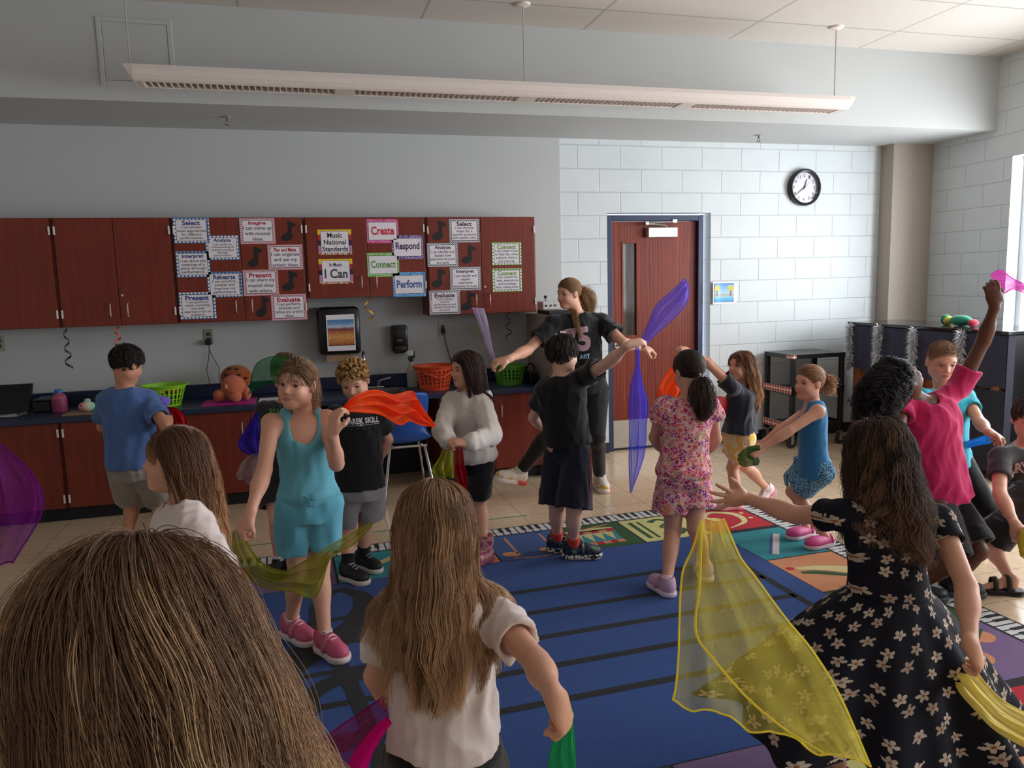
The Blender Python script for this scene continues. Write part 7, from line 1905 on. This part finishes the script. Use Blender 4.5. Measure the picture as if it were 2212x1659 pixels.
def fig_teacher():
    f = figure('woman in black tee and leggings lunging sideways with arms spread, waving scarves', 1.34, -1.05, (1266, 838, 0), (1246, 678, 0), (1228, 634, -.01), (-72, 6, 0),
               [(1298, 693, 0), (1196, 699, -.02)], [(('l', 1348, 742, 1), ('l', 1384, 750, -1)), (('l', 1140, 756, 1), ('l', 1098, 776, 1))], [H(('px', 1400, 754), (.1, .3, -1), FIST, curl=1.0), H(('px', 1072, 782), (0, .4, -1), FIST, curl=1.1)],
               [(('l', 1288, 946, 1), ('z', 1296, 1030, .085)), (('l', 1190, 935, 1), (1122, 1020, -.02))], 'fair', 1.03, adult=1.12, hip=0, h=.006, debug=DBG and 'teacher')
    top(f, BLACK, 'shirt', hem=-.03, loose=.016, sleeve=.62, sr=(.050, .064), seed=30, fold=.005, neck_r=.050, h=.006, flare=.006)
    trousers(f, cloth(srgb(30, 28, 30)), 'leggings', .08, .006, .90, .006)
    mg = plain(srgb(160, 130, 140), .7, grain=.5, scale=60)
    print_on(f, '75', (1246, 735, .205, .185), mg, .05, 'numerals'); print_on(f, 'ARY', (1264, 770, .078, .034), plain(srgb(140, 186, 218), .7), .04)
    c = at(1219, 719, f.Y); bv = BVHTree.FromPolygons([Vector(v) for v in f.shirt[1]], [tuple(int(i) for i in q) for q in f.shirt[2]]); hit = bv.ray_cast(Vector(CAM), Vector(ray(1219, 719)))
    p = np.array(hit[0]) + f.fr * .006 if hit[0] else c; L_ = -f.lat
    b = MB(); b.add([p + L_ * x + f.up * z + f.fr * y for y in (0, .002) for x, z in ((-.036, -.014), (.036, -.017), (.037, .014), (-.035, .017))], [(3, 2, 1, 0), (4, 5, 6, 7), (0, 1, 5, 4), (1, 2, 6, 5), (2, 3, 7, 6), (3, 0, 4, 7)]); b.build('name_tag', plain(srgb(214, 204, 206), .5), f.root)
    eyes(f.root, f.C, f.R, f.hs, srgb(60, 60, 66), (0, -.1), srgb(120, 86, 60))
    c1, c2 = srgb(128, 92, 62), srgb(206, 162, 110); cap_ = hair_cap(f.root, f.C, f.R, f.hs, capmat(c1), grow_=.0015)
    rg = np.random.default_rng(31); T, l = gathered(3600, 24, f.C, f.R, f.hs, rg, (0.0, -.104, .005), (.9, .1, -.5), .19, .024, grav=(.35, .1, -1)); strands(cap_, 'hair_strands', T, .0010, hairmat(c1, c2), 1, l)
    tw = f.C + f.R @ (np.array([0, -.108, .005]) * f.hs); MB().ball(tw, (.014, .016, .018), 12, 8).build('hair_tie', BLACK, cap_, True)
    P0 = f.C + f.R @ (np.array([.055, -.05, -.075])); n_ = 260; T = np.zeros((n_, 14, 3))
    path = spline([P0, f.neck + f.fr * .055 + f.lat * .045 + f.up * .01, f.neck + f.fr * .105 + f.lat * .05 - f.up * .09, f.neck + f.fr * .125 + f.lat * .045 - f.up * .17], 14)
    off = rg.normal(size=(n_, 3)) * .010; w_ = np.sin(np.linspace(.3, 2.9, 14))
    T = path[None] + off[:, None, :] * w_[None, :, None]; strands(cap_, 'loose_lock', T, .0010, hairmat(c1, c2), 1)
    mu, tu = newmat('cream_sneaker', srgb(222, 212, 196), .6); nn_ = tu.noise(16, tu.coord(), 1); tu.link(tu.ramp(nn_.outputs[0], [(.0, srgb(226, 216, 202)), (.56, srgb(226, 216, 202)), (.60, srgb(220, 170, 70)), (.66, srgb(226, 216, 202)), (.72, srgb(110, 160, 206))], 'CONSTANT'), tu.bsdf.inputs['Base Color'])
    so, ts = newmat('cream_red_sole', srgb(220, 206, 190), .6); gx, gy, gz = ts.sep(ts.coord('Generated')); ts.link(ts.ramp(gx, [(0, srgb(226, 216, 204)), (.62, srgb(226, 216, 204)), (.7, srgb(206, 70, 54))]), ts.bsdf.inputs['Base Color'])
    lc = plain(srgb(236, 230, 222), .6)
    shoe(f.root, f.an[0], ydir(1300, 1040, 1313, 1056), 1.30, 'sneaker', mu, so, laces=lc); shoe(f.root, f.an[1], -84, 1.30, 'sneaker', mu, so, -14, 0, laces=lc)
    for i in (0, 1): socks(f, i, cloth(srgb(226, 222, 216)), 0, .04, .032)
    return f
def fig_yellow():
    f = figure('long haired girl in dark tee and yellow shorts, skipping with arms up', .96, -2.0, (1597, 937, 0), (1602, 834, 0), (1600, 790, 0), (-82, -4, 0),
               [(1584, 838, -.09), (1580, 832, .09)], [(('l', 1532, 788, -1), ('l', 1490, 760, -1)), (('l', 1530, 780, -1), ('l', 1486, 776, -1))], [H((-1, 0, .3), (0, .5, -.5)), H((-1, 0, .3), (0, -.5, -.5))],
               [(('l', 1582, 1010, 1), ('z', 1590, 1083, .065)), (('l', 1610, 1008, -1), (1656, 1055, .13))], 'fair', .92, hip=-85, debug=DBG and 'yellow')
    top(f, cloth(srgb(48, 50, 60)), 'shirt', hem=.015, loose=.026, sleeve=.36, sr=(.054, .062), seed=32, fold=.006)
    my, ty_ = newmat('tie_dye', srgb(240, 200, 130), .85); nn_ = ty_.noise(14, ty_.coord(), 2); ty_.link(ty_.ramp(nn_.outputs[0], [(.35, srgb(226, 150, 170)), (.45, srgb(244, 226, 190)), (.55, srgb(240, 186, 80)), (.7, srgb(244, 222, 170))]), ty_.bsdf.inputs['Base Color'])
    shorts(f, my, 'shorts', .05, .55, (.085, .105), 33, .006, hipw=.016)
    eyes(f.root, f.C, f.R, f.hs, srgb(60, 50, 44), (0, 0), srgb(110, 76, 54))
    c1, c2 = srgb(110, 70, 48), srgb(216, 160, 100); cap_ = hair_cap(f.root, f.C, f.R, f.hs, capmat(c1), grow_=.005)
    T, l = grow(4200, 20, .31, f.C, f.R, f.hs, np.random.default_rng(34), start='part', back=2.0, grav=(.16, 0, -1), colliders=f.cols, clump=.55, nclump=110, wave=.006, wavelen=.12, vol=.018, fringe=.07); strands(cap_, 'hair_strands', T, .0009, hairmat(c1, c2), 1, l)
    wp = plain(srgb(236, 214, 214), .6); so = plain(srgb(226, 150, 160), .6)
    shoe(f.root, f.an[0], ydir(1606, 1104, 1564, 1106), .95, 'sneaker', wp, so); shoe(f.root, f.an[1], -80, .95, 'sneaker', wp, so, 38, 0)
    for i in (0, 1): socks(f, i, cloth(srgb(236, 216, 212)), 0, .03)
    return f
def fig_bluetank():
    f = figure('blond girl in blue tank top and patterned shorts leaning with both arms stretched', .95, -2.72, (1757, 1008, 0), (1756, 868, 0), (1747, 826, 0), (-86, 0, 0),
               [(1768, 888, -.09), (1750, 884, .09)], [(('l', 1706, 930, 1), ('l', 1644, 970, 1)), (('l', 1700, 918, 1), ('l', 1640, 962, 1))], [H(('px', 1612, 988), (0, .5, -.5)), H(('px', 1612, 984), (0, -.5, -.5))],
               [(('l', 1712, 1062, 1), ('z', 1784, 1160, .065)), (('l', 1718, 1058, 1), ('z', 1742, 1140, .065))], 'fair', .93, hip=-85, debug=DBG and 'bluetank')
    top(f, cloth(srgb(52, 126, 178)), 'tank_top', hem=-.05, loose=.012, tank=True, neck_drop=.02, seed=35, fold=.002, straps=.044)
    ml, tl = newmat('leopard_print', srgb(60, 130, 170), .85); vo = tl.new('TexVoronoi', _feature='DISTANCE_TO_EDGE'); tl.link(tl.coord(), vo.inputs['Vector']); vo.inputs['Scale'].default_value = 56
    n = tl.noise(60, tl.coord(), 2); tl.link(tl.mix(tl.math('LESS_THAN', tl.math('ADD', vo.outputs['Distance'], tl.math('MULTIPLY', tl.math('SUBTRACT', n.outputs[0], .5), .3)), .09), srgb(130, 190, 214), srgb(30, 84, 130)), tl.bsdf.inputs['Base Color'])
    f.hem = .035; shorts(f, ml, 'shorts', .05, .66, (.082, .096), 36, .006, hipw=.020)
    eyes(f.root, f.C, f.R, f.hs, srgb(70, 70, 76), (0, 0), srgb(150, 112, 80))
    c1, c2 = srgb(150, 108, 74), srgb(226, 186, 140); cap_ = hair_cap(f.root, f.C, f.R, f.hs, capmat(c1), grow_=.0015)
    T, l = gathered(2600, 20, f.C, f.R, f.hs, np.random.default_rng(37), (0, -.108, .0), (1, 0, .1), .07, .020, curl=.016); strands(cap_, 'hair_strands', T, .0009, hairmat(c1, c2), 1, l)
    pk = plain(srgb(214, 82, 146), .5); so = plain(srgb(232, 214, 218), .6)
    for i, (a, b_) in enumerate((((1800, 1172), (1748, 1182)), ((1756, 1152), (1716, 1160)))):
        o = shoe(f.root, f.an[i], ydir(*a, *b_), 1.0, 'clog', pk, so, strap=pk)
    return f
def fig_magenta():
    R = rotm(nrm(A3(.62, .05, .78)), nrm(A3(-.78, .0, .62)))
    f = figure('curly dark haired child in a magenta tee leaning far back, one arm thrown up', 1.05, -3.6, (2030, 1062, 0), (1998, 862, 0), (1946, 820, .0), (0, 0, 0, R),
               [(2072, 838, .0), (1950, 866, .02)], [(('l', 2124, 738, 1), ('l', 2149, 660, 1)), (('l', 1936, 945, 1), ('l', 1950, 1010, 1))], [H(('px', 2144, 622), (.3, .5, 0), FIST, curl=.8), H((0, 0, -1), (1, 0, 0), RELAX)],
               [(('k',), ('fl', .04, -.03)), (('k',), ('fl', -.05, .06))], 'brown', .98, hip=30, debug=DBG and 'magenta')
    top(f, cloth(srgb(196, 34, 96)), 'shirt', hem=-.03, loose=.030, sleeve=.42, sr=(.050, .060), seed=38, fold=.005, flare=.006)
    shorts(f, BLACK, 'shorts', .04, .9, (.085, .09), 39)
    eyes(f.root, f.C, f.R, f.hs, srgb(30, 22, 18), (0, 0), srgb(20, 16, 16), None, srgb(40, 24, 20))
    c1, c2 = srgb(22, 19, 22), srgb(56, 48, 50); cap_ = hair_cap(f.root, f.C, f.R, f.hs, capmat(c1), grow_=.012)
    T, l = grow(5200, 26, .19, f.C, f.R, f.hs, np.random.default_rng(40), start='back', grav=(-.55, -.05, -.55), wave=.022, wavelen=.05, clump=.7, nclump=190, vol=.030, push=.10, stiff=.80, lenvar=.4); strands(cap_, 'hair_strands', T, .0012, hairmat(c1, c2), 1, l)
    tw = f.C + f.R @ (np.array([.02, -.118, .03]) * f.hs); MB().ball(tw + A3(.02, -.03, -.01), (.014, .012, .016), 12, 8).build('hair_tie', plain(srgb(206, 150, 60), .5), cap_, True)
    for i in (0, 1): shoe(f.root, f.an[i], 60, 1.05, 'sneaker', plain(srgb(30, 30, 36), .5), plain(srgb(60, 60, 66), .6), laces=plain(srgb(120, 120, 120), .6)); socks(f, i, BLACK, 0, .05)
    return f
def fig_buzz():
    f = figure('boy with buzz cut in a turquoise tee before the piano, blue scarf in hand', 1.06, -3.08, (2046, 996, 0), (2036, 842, 0), (2035, 780, -.02), (-24, 16, 0),
               [(2084, 858, 0), (1988, 858, 0)], [(('l', 2116, 912, 1), ('l', 2136, 934, 1)), (('l', 1985, 940, -1), ('l', 2000, 1000, -1))], [H(('px', 2150, 940), (-.3, .2, -1)), H((0, 0, -1), (1, 0, 0), RELAX)],
               [(('k',), ('fl', .05, .0)), (('k',), ('fl', -.04, .08))], 'fair', .99, h=.0045, debug=DBG and 'buzz')
    top(f, cloth(srgb(40, 170, 190)), 'shirt', hem=-.02, loose=.022, sleeve=.5, seed=41)
    bk = cloth(srgb(26, 26, 32)); trousers(f, bk, 'leggings', .06, .016)
    MB().tube([f.hip[0] - f.hlat * .086, f.kn[0] - f.hlat * .066], .009, 6).build('side_stripe', cloth(srgb(210, 40, 50)), f.root, True)
    eyes(f.root, f.C, f.R, f.hs, srgb(60, 56, 56), (-.2, -.3), srgb(150, 110, 80), None, srgb(130, 84, 66))
    c1, c2 = srgb(130, 100, 78), srgb(206, 176, 140); cap_ = hair_cap(f.root, f.C, f.R, f.hs, capmat(srgb(176, 138, 108)), grow_=.0)
    T, l = grow(4200, 4, .007, f.C, f.R, f.hs, np.random.default_rng(42), start='fwd', grav=(0, 0, .2), vol=.002, clump=0, push=.1); strands(cap_, 'hair_strands', T, .0009, hairmat(c1, c2), 1, l)
    for i in (0, 1): shoe(f.root, f.an[i], -20 + 30 * (1 - i), 1.1, 'sneaker', plain(srgb(196, 206, 50), .5), plain(srgb(220, 220, 220), .6), laces=plain(srgb(60, 60, 60), .6))
    return f
def fig_squat():
    f = figure('boy in a dark grey printed tee crouching at the right picture edge, in black sandals', 1.04, -3.62, (2240, 1100, .05), (2214, 960, 0), (2226, 904, -.03), (-38, 10, 0),
               [(2262, 984, 0), (2158, 988, 0)], [(('l', 2300, 1070, 1), ('l', 2260, 1130, 1)), (('l', 2160, 1068, 1), ('l', 2194, 1135, 1))], [H((-.5, 0, -.8), (0, .6, 0)), H(('px', 2204, 1170), (.4, .4, 0), FIST, curl=.9)],
               [(('l', 2290, 1190, 1), ('z', 2310, 1275, .074)), (('l', 2136, 1172, 1), ('z', 2186, 1252, .074))], 'fair', .97, hip=-30, feet_skin=[(-30, 0, 0), (ydir(2195, 1272, 2135, 1268), 0, 0)], debug=DBG and 'squat')
    top(f, cloth(srgb(62, 60, 64)), 'shirt', hem=-.03, loose=.022, sleeve=.55, sr=(.049, .054), seed=43)
    shorts(f, cloth(srgb(34, 34, 40)), 'shorts', .05, .80, (.088, .098), 44)
    print_on(f, 'MARVEL', (2202, 1010, .165, .062), plain(srgb(196, 150, 154), .7), .04)
    print_on(f, '***', (2202, 1045, .14, .05), plain(srgb(90, 110, 130), .7, grain=.5, scale=60), .05, 'printed_figures')
    eyes(f.root, f.C, f.R, f.hs, srgb(50, 44, 40), (-.1, -.2), srgb(60, 44, 36))
    c1, c2 = srgb(52, 40, 38), srgb(110, 86, 72); cap_ = hair_cap(f.root, f.C, f.R, f.hs, capmat(c1))
    T, l = grow(3000, 8, .04, f.C, f.R, f.hs, np.random.default_rng(45), start='fwd', vol=.012); strands(cap_, 'hair_strands', T, .0010, hairmat(c1, c2), 1, l)
    bs = plain(srgb(34, 30, 32), .6)
    for i, (yw) in enumerate((-30, ydir(2195, 1272, 2135, 1268))): shoe(f.root, f.an[i], yw, 1.06, 'sandal', bs, bs, strap=bs)
    return f
FIGS = {}
for fn in (fig_teal, fig_marek, fig_behind, fig_blueboy, fig_profile, fig_near, fig_whitetee, fig_dress, fig_floral, fig_blackboy, fig_hoodie, fig_teacher, fig_yellow, fig_bluetank, fig_magenta, fig_buzz, fig_squat):
    FIGS[fn.__name__[4:]] = fn()
# ------------------------------------------------------------------ juggling scarves
def scarf(label, org, sc, L, Rr, Y, mat, amp=.012, nf=5, ph=0.0, hem=None, nu=56, nv=40, group='see-through dance scarves in hands', edge_amp=.0, extra=None, ruffle=0.0):
    """cloth between two edges; L and Rr are matching edge points as seen (crop origin org, crop scale sc), Y depth per station"""
    n = len(L); Ys = Y if hasattr(Y, '__len__') else [Y] * n
    PL = np.array([at(org[0] + a / sc, org[1] + b / sc, y if not isinstance(y, tuple) else y[0]) for (a, b), y in zip(L, Ys)])
    PR = np.array([at(org[0] + a / sc, org[1] + b / sc, y if not isinstance(y, tuple) else y[1]) for (a, b), y in zip(Rr, Ys)])
    A_, B_ = spline(PL, nu), spline(PR, nu); V = np.zeros((nu, nv, 3)); rg = np.random.default_rng(abs(hash(label)) % 1000 if False else len(label))
    s = np.linspace(0, 1, nv); f = np.linspace(0, 1, nu)
    for i in range(nu):
        ln = B_[i] - A_[i]; tg = (A_[min(i + 1, nu - 1)] + B_[min(i + 1, nu - 1)]) - (A_[max(i - 1, 0)] + B_[max(i - 1, 0)]); nr = nrm(np.cross(tg, ln)); w_ = np.linalg.norm(ln)
        a = min(amp, w_ * .16)
        z = a * (np.sin(nf * math.pi * s + ph + 1.4 * math.sin(3.1 * f[i] + ph)) + .28 * np.sin((nf * 2.1) * math.pi * s + 4 * f[i] + ph) + .06 * np.sin(nf * 4.7 * math.pi * s - 9 * f[i])) * np.minimum(1, .5 + 4 * s * (1 - s))
        V[i] = A_[i] + ln * s[:, None] + nr * z[:, None]
        if ruffle: V[i] += nrm(tg) * (ruffle * math.sin(7 * f[i] + 3) * np.sin(4 * math.pi * s))[:, None]
    b = MB(); F = [(i * nv + k, i * nv + k + 1, (i + 1) * nv + k + 1, (i + 1) * nv + k) for i in range(nu - 1) for k in range(nv - 1)]
    ctr = V.reshape(-1, 3).mean(0); t = thing('scarf', label, 'scarf', (ctr[0], ctr[1], V[..., 2].min()), group)
    b.add(V.reshape(-1, 3), F); b.build('scarf_cloth', mat, t, True, False)
    h = MB(); r = .0022
    h.tube(list(V[:, 0]), r, 5).build('hem', hem or mat, t, True); MB().tube(list(V[:, -1]), r, 5).build('hem', hem or mat, t, True); MB().tube(list(V[-1]), r, 5).build('hem', hem or mat, t, True)
    return t, V
SH_OL = sheer('olive_scarf', srgb(164, 164, 40), .60); SH_OR = sheer('orange_scarf', srgb(255, 92, 34), .92, .6); SH_GR = sheer('green_scarf', srgb(20, 130, 70), .55)
SH_BL = sheer('deep_blue_scarf', srgb(24, 40, 190), .78); SH_WH = sheer('white_scarf', srgb(190, 176, 180), .40); SH_LI = sheer('lilac_scarf', srgb(214, 202, 228), .62, .6); SH_PU = sheer('violet_scarf', srgb(136, 116, 224), .78, .65)
SH_CB = sheer('cobalt_scarf', srgb(64, 96, 245), .55, .6); SH_LM = sheer('lime_scarf', srgb(190, 196, 60), .62); SH_RD = sheer('red_scarf', srgb(190, 14, 34), .80); SH_G2 = sheer('bright_green_scarf', srgb(50, 190, 104), .82)
SH_MG = sheer('magenta_scarf', srgb(200, 30, 150), .46); SH_MG2 = sheer('magenta_gather', srgb(236, 10, 150), .95); SH_PP = sheer('purple_scarf', srgb(140, 30, 150), .48); SH_YE = sheer('yellow_scarf', srgb(250, 236, 120), .25, .55); SH_YH = sheer('yellow_hem', srgb(252, 240, 110), .9, .5)
SH_PY = sheer('pale_yellow_scarf', srgb(240, 224, 140), .92, .5); SH_PK = sheer('pink_scarf', srgb(238, 80, 206), .80, .6); SH_SB = sheer('sky_scarf', srgb(24, 120, 210), .9)
O3, K3 = (500, 1000), 3.3175
scarf('olive green scarf trailing from the right hand of the girl in teal', O3, K3, [(60, 470), (130, 600), (230, 720), (380, 770), (520, 710), (620, 660), (700, 600), (850, 510), (1000, 425)], [(10, 490), (15, 620), (90, 790), (230, 890), (430, 915), (600, 950), (700, 690), (880, 580), (1010, 445)],
      [-3.36, -3.42, -3.5, -3.56, -3.58, -3.58, -3.56, -3.5, -3.46], SH_OL, .016, 5)
O6, K6 = (600, 640), 3.607
scarf('bright orange scarf flying from the raised hand of the girl in teal', O6, K6, [(440, 940), (560, 815), (700, 745), (800, 735), (920, 768), (1060, 745), (1100, 830), (1225, 1005)], [(420, 1010), (520, 905), (680, 905), (800, 925), (930, 1000), (1010, 965), (1100, 1000), (1222, 1018)],
      [-3.42, -3.44, -3.38, -3.3, -3.22, -3.14, -3.08, -3.0], SH_OR, .022, 5, .6)
O2, K2 = (480, 740), 3.318
scarf('green scarf held up over the face of the child behind the girl in teal', O2, K2, [(195, 330), (230, 180), (300, 120), (400, 98), (500, 95)], [(185, 372), (250, 330), (330, 300), (410, 290), (470, 280)], [-2.30, -2.30, -2.29, -2.28, -2.28], SH_GR, .018, 4)
scarf('deep blue scarf drooping beside the elbow of the girl in teal', O2, K2, [(243, 500), (200, 570), (150, 650), (118, 710), (140, 770), (210, 812)], [(250, 500), (265, 560), (290, 630), (305, 700), (310, 760), (270, 815)], -2.36, SH_BL, .02, 4)
scarf('thin white scarf hanging below the deep blue one', O2, K2, [(210, 800), (150, 850), (105, 940), (100, 965)], [(300, 795), (310, 850), (300, 930), (240, 1030)], -2.40, SH_WH, .018, 4, 1.0)
O7, K7 = (1000, 560), 3.072
scarf('pale lilac scarf thrown up from the right hand of the woman in black', O7, K7, [(210, 690), (168, 600), (132, 500), (97, 410), (62, 322)], [(228, 680), (195, 590), (178, 500), (166, 420), (138, 328)], -1.13, SH_LI, .014, 4)
scarf('violet scarf flying up from the left hand of the woman in black', O7, K7, [(1170, 556), (1230, 430), (1290, 300), (1400, 200), (1472, 122)], [(1204, 584), (1290, 490), (1400, 390), (1480, 290), (1502, 196)], -1.10, SH_PU, .02, 5)
scarf('cobalt blue scarf hanging from the raised fist of the boy in black', O7, K7, [(1143, 575), (1148, 700), (1112, 820), (1096, 950), (1100, 1150), (1100, 1350), (1110, 1545)], [(1168, 575), (1172, 700), (1196, 830), (1232, 950), (1225, 1100), (1205, 1300), (1116, 1550)], [-2.50, -2.52, -2.54, -2.55, -2.55, -2.55, -2.55], SH_CB, .020, 5, .3)
O8, K8 = (1380, 560), 2.6587
scarf('orange scarf held high by the skipping girl, left of the dark ponytail', O8, K8, [(215, 590), (155, 655), (112, 730), (104, 785)], [(300, 580), (270, 680), (250, 740), (216, 792)], [-2.2, -2.22, -2.24, -2.25], SH_OR, .03, 3)
scarf('red scarf end beside the girl in the flowered romper', O8, K8, [(440, 785), (446, 850), (463, 915)], [(500, 790), (506, 840), (482, 905)], -2.95, SH_RD, .012, 3)
scarf('lime scarf hanging from the hands of the girl in the white hooded top', O6, K6, [(1316, 1118), (1262, 1250), (1200, 1350), (1215, 1405)], [(1345, 1118), (1364, 1230), (1376, 1330), (1372, 1412)], [-2.42, -2.44, -2.45, -2.45], SH_LM, .018, 5)
scarf('dark red scarf hanging from the hands of the girl in the white hooded top', O6, K6, [(1382, 1150), (1372, 1300), (1390, 1420), (1450, 1530)], [(1435, 1150), (1450, 1300), (1470, 1400), (1476, 1540)], [-2.42, -2.43, -2.44, -2.44], SH_RD, .014, 4)
O5, K5 = (680, 1000), 2.5167
scarf('bright green scarf hanging from the fist of the girl in the white tee', O5, K5, [(1350, 1345), (1312, 1450), (1280, 1560), (1262, 1720)], [(1396, 1335), (1406, 1450), (1416, 1560), (1418, 1720)], -4.93, SH_G2, .014, 5)
t_, V_ = scarf('sheer magenta scarf swinging low beside the girl in the white tee', O5, K5, [(392, 1255), (230, 1370), (70, 1490), (30, 1600), (10, 1720)], [(412, 1390), (380, 1440), (310, 1530), (240, 1610), (190, 1720)], [-4.80, -4.84, -4.88, -4.9, -4.9], SH_MG, .02, 5)
P_ = np.array([at(680 + a / K5, 1000 + b / K5, -4.93) for a, b in ((400, 1400), (330, 1480), (260, 1590), (210, 1720))]); MB().tube(spline(P_, 24), np.interp(np.linspace(0, 1, 24), [0, .5, 1], [.010, .016, .026]), 10).build('gathered_edge', SH_MG2, t_, True)
O4, K4 = (0, 900), 2.1857
scarf('sheer purple scarf blurring past the left picture edge', O4, K4, [(-120, 100), (-130, 300), (-130, 500), (-100, 700)], [(20, 140), (170, 280), (205, 440), (60, 690)], -4.75, SH_PP, .03, 4)
O9, K9 = (1400, 860), 2.0764
t_, V_ = scarf('large sheer yellow scarf spread out before the girl in the black dress', O9, K9, [(235, 545), (195, 660), (150, 780), (145, 1000), (140, 1150), (125, 1290), (110, 1355)], [(335, 540), (390, 680), (470, 790), (620, 985), (740, 1130), (860, 1330), (1000, 1655)],
      [-5.16, -5.18, (-5.16, -5.2), (-5.14, -5.28), (-5.14, -5.32), (-5.14, -5.34), (-5.14, -5.36)], SH_YE, .014, 6, .2, SH_YH, 70, 60)
YL = np.array([at(O9[0] + a / K9, O9[1] + b / K9, y) for (a, b), y in zip([(240, 560), (236, 700), (230, 850), (214, 1050), (300, 1180), (450, 1350), (620, 1490), (800, 1600)], (-5.185, -5.20, -5.215, -5.22, -5.25, -5.29, -5.33, -5.37))])
YR = np.array([at(O9[0] + a / K9, O9[1] + b / K9, y) for (a, b), y in zip([(325, 550), (390, 690), (470, 800), (590, 965), (690, 1085), (790, 1235), (890, 1425), (985, 1640)], (-5.185, -5.21, -5.235, -5.275, -5.30, -5.335, -5.36, -5.385))])
SL, SR = spline(YL, 56), spline(YR, 56); sv = np.linspace(0, 1, 24); V2 = SL[:, None] + (SR - SL)[:, None] * sv[None, :, None]; V2[..., 1] += .007 * np.sin(5 * math.pi * sv)[None] * np.linspace(.4, 1, 56)[:, None]
b = MB(); b.add(V2.reshape(-1, 3), [(i * 24 + k, i * 24 + k + 1, (i + 1) * 24 + k + 1, (i + 1) * 24 + k) for i in range(55) for k in range(23)]); o = b.build('folded_layer', SH_YE, t_, True, False)
MB().tube(list(SL), .0026, 5).build('hem', SH_YH, o, True)
scarf('pale yellow scarf hanging from the right hand of the girl in the black dress', O9, K9, [(1420, 1165), (1460, 1215), (1530, 1300), (1610, 1370), (1750, 1440)], [(1375, 1225), (1395, 1310), (1470, 1400), (1560, 1490), (1740, 1590)], [-4.93, -5.0, -5.06, -5.1, -5.14], SH_PY, .016, 5)
scarf('pink scarf streaming from the raised hand of the child in magenta', O8, K8, [(2030, 80), (2090, 62), (2150, 108), (2212, 140), (2330, 180)], [(2010, 175), (2090, 205), (2150, 172), (2212, 192), (2330, 240)], -3.66, SH_PK, .02, 4)
scarf('sky blue scarf in the hand of the boy with the buzz cut', O8, K8, [(1872, 1050), (1950, 1028), (2024, 1002)], [(1885, 1085), (1960, 1068), (2022, 1055)], -3.2, SH_SB, .012, 4)
O1, K1 = (200, 720), 4.147
scarf('dark red scarf over the forearm of the boy in the blue tee', O1, K1, [(632, 665), (735, 668), (828, 750), (852, 872)], [(650, 705), (715, 735), (728, 800), (722, 872)], [-1.50, -1.54, -1.56, -1.56], sheer('dark_red_scarf', srgb(186, 10, 24), .95), .014, 4)
def bunch(p, r, mat, label, seed, sq=(1, 1, 1)):
    rg = np.random.default_rng(seed); V = []; F = []; n, m = 36, 22; K = rg.normal(size=(5, 3)) * 3.2; ph = rg.uniform(0, 6, 5)
    for i in range(m + 1):
        for k in range(n):
            th, fi = 2 * math.pi * k / n, math.pi * i / m; d = A3(math.sin(fi) * math.cos(th), math.sin(fi) * math.sin(th), math.cos(fi)); e = 1 + .12 * sum(abs(math.sin(d @ K[j] + ph[j])) for j in range(5)) - .3
            V.append(p + d * r * e * np.array(sq))
    for i in range(m):
        for k in range(n): F.append((i * n + k, i * n + (k + 1) % n, (i + 1) * n + (k + 1) % n, (i + 1) * n + k))
    b = MB(); b.add(V, F); tag(b.build('scarf', mat, None, True), label, 'scarf', 'scarves bunched in hands')
bunch(at(350, 869, -1.22), .042, cloth(srgb(110, 90, 190)), 'crumpled violet scarf between the boy in blue and the green basket', 1)
bunch(FIGS['squat'].wr[1] + A3(.02, -.05, -.07), .05, cloth(srgb(216, 190, 60)), 'bunched yellow scarf in the hand of the crouching boy', 2, (.8, .8, 1.3))
scarf('dark green scarf end in the hands of the leaning blond girl', (0, 0), 1.0, [(1640, 962), (1612, 966), (1594, 984)], [(1638, 1004), (1610, 1008), (1596, 1002)], float(FIGS['bluetank'].wr[0][1]) - .012, sheer('dark_green_scarf', srgb(50, 100, 50), .85), .014, 3)
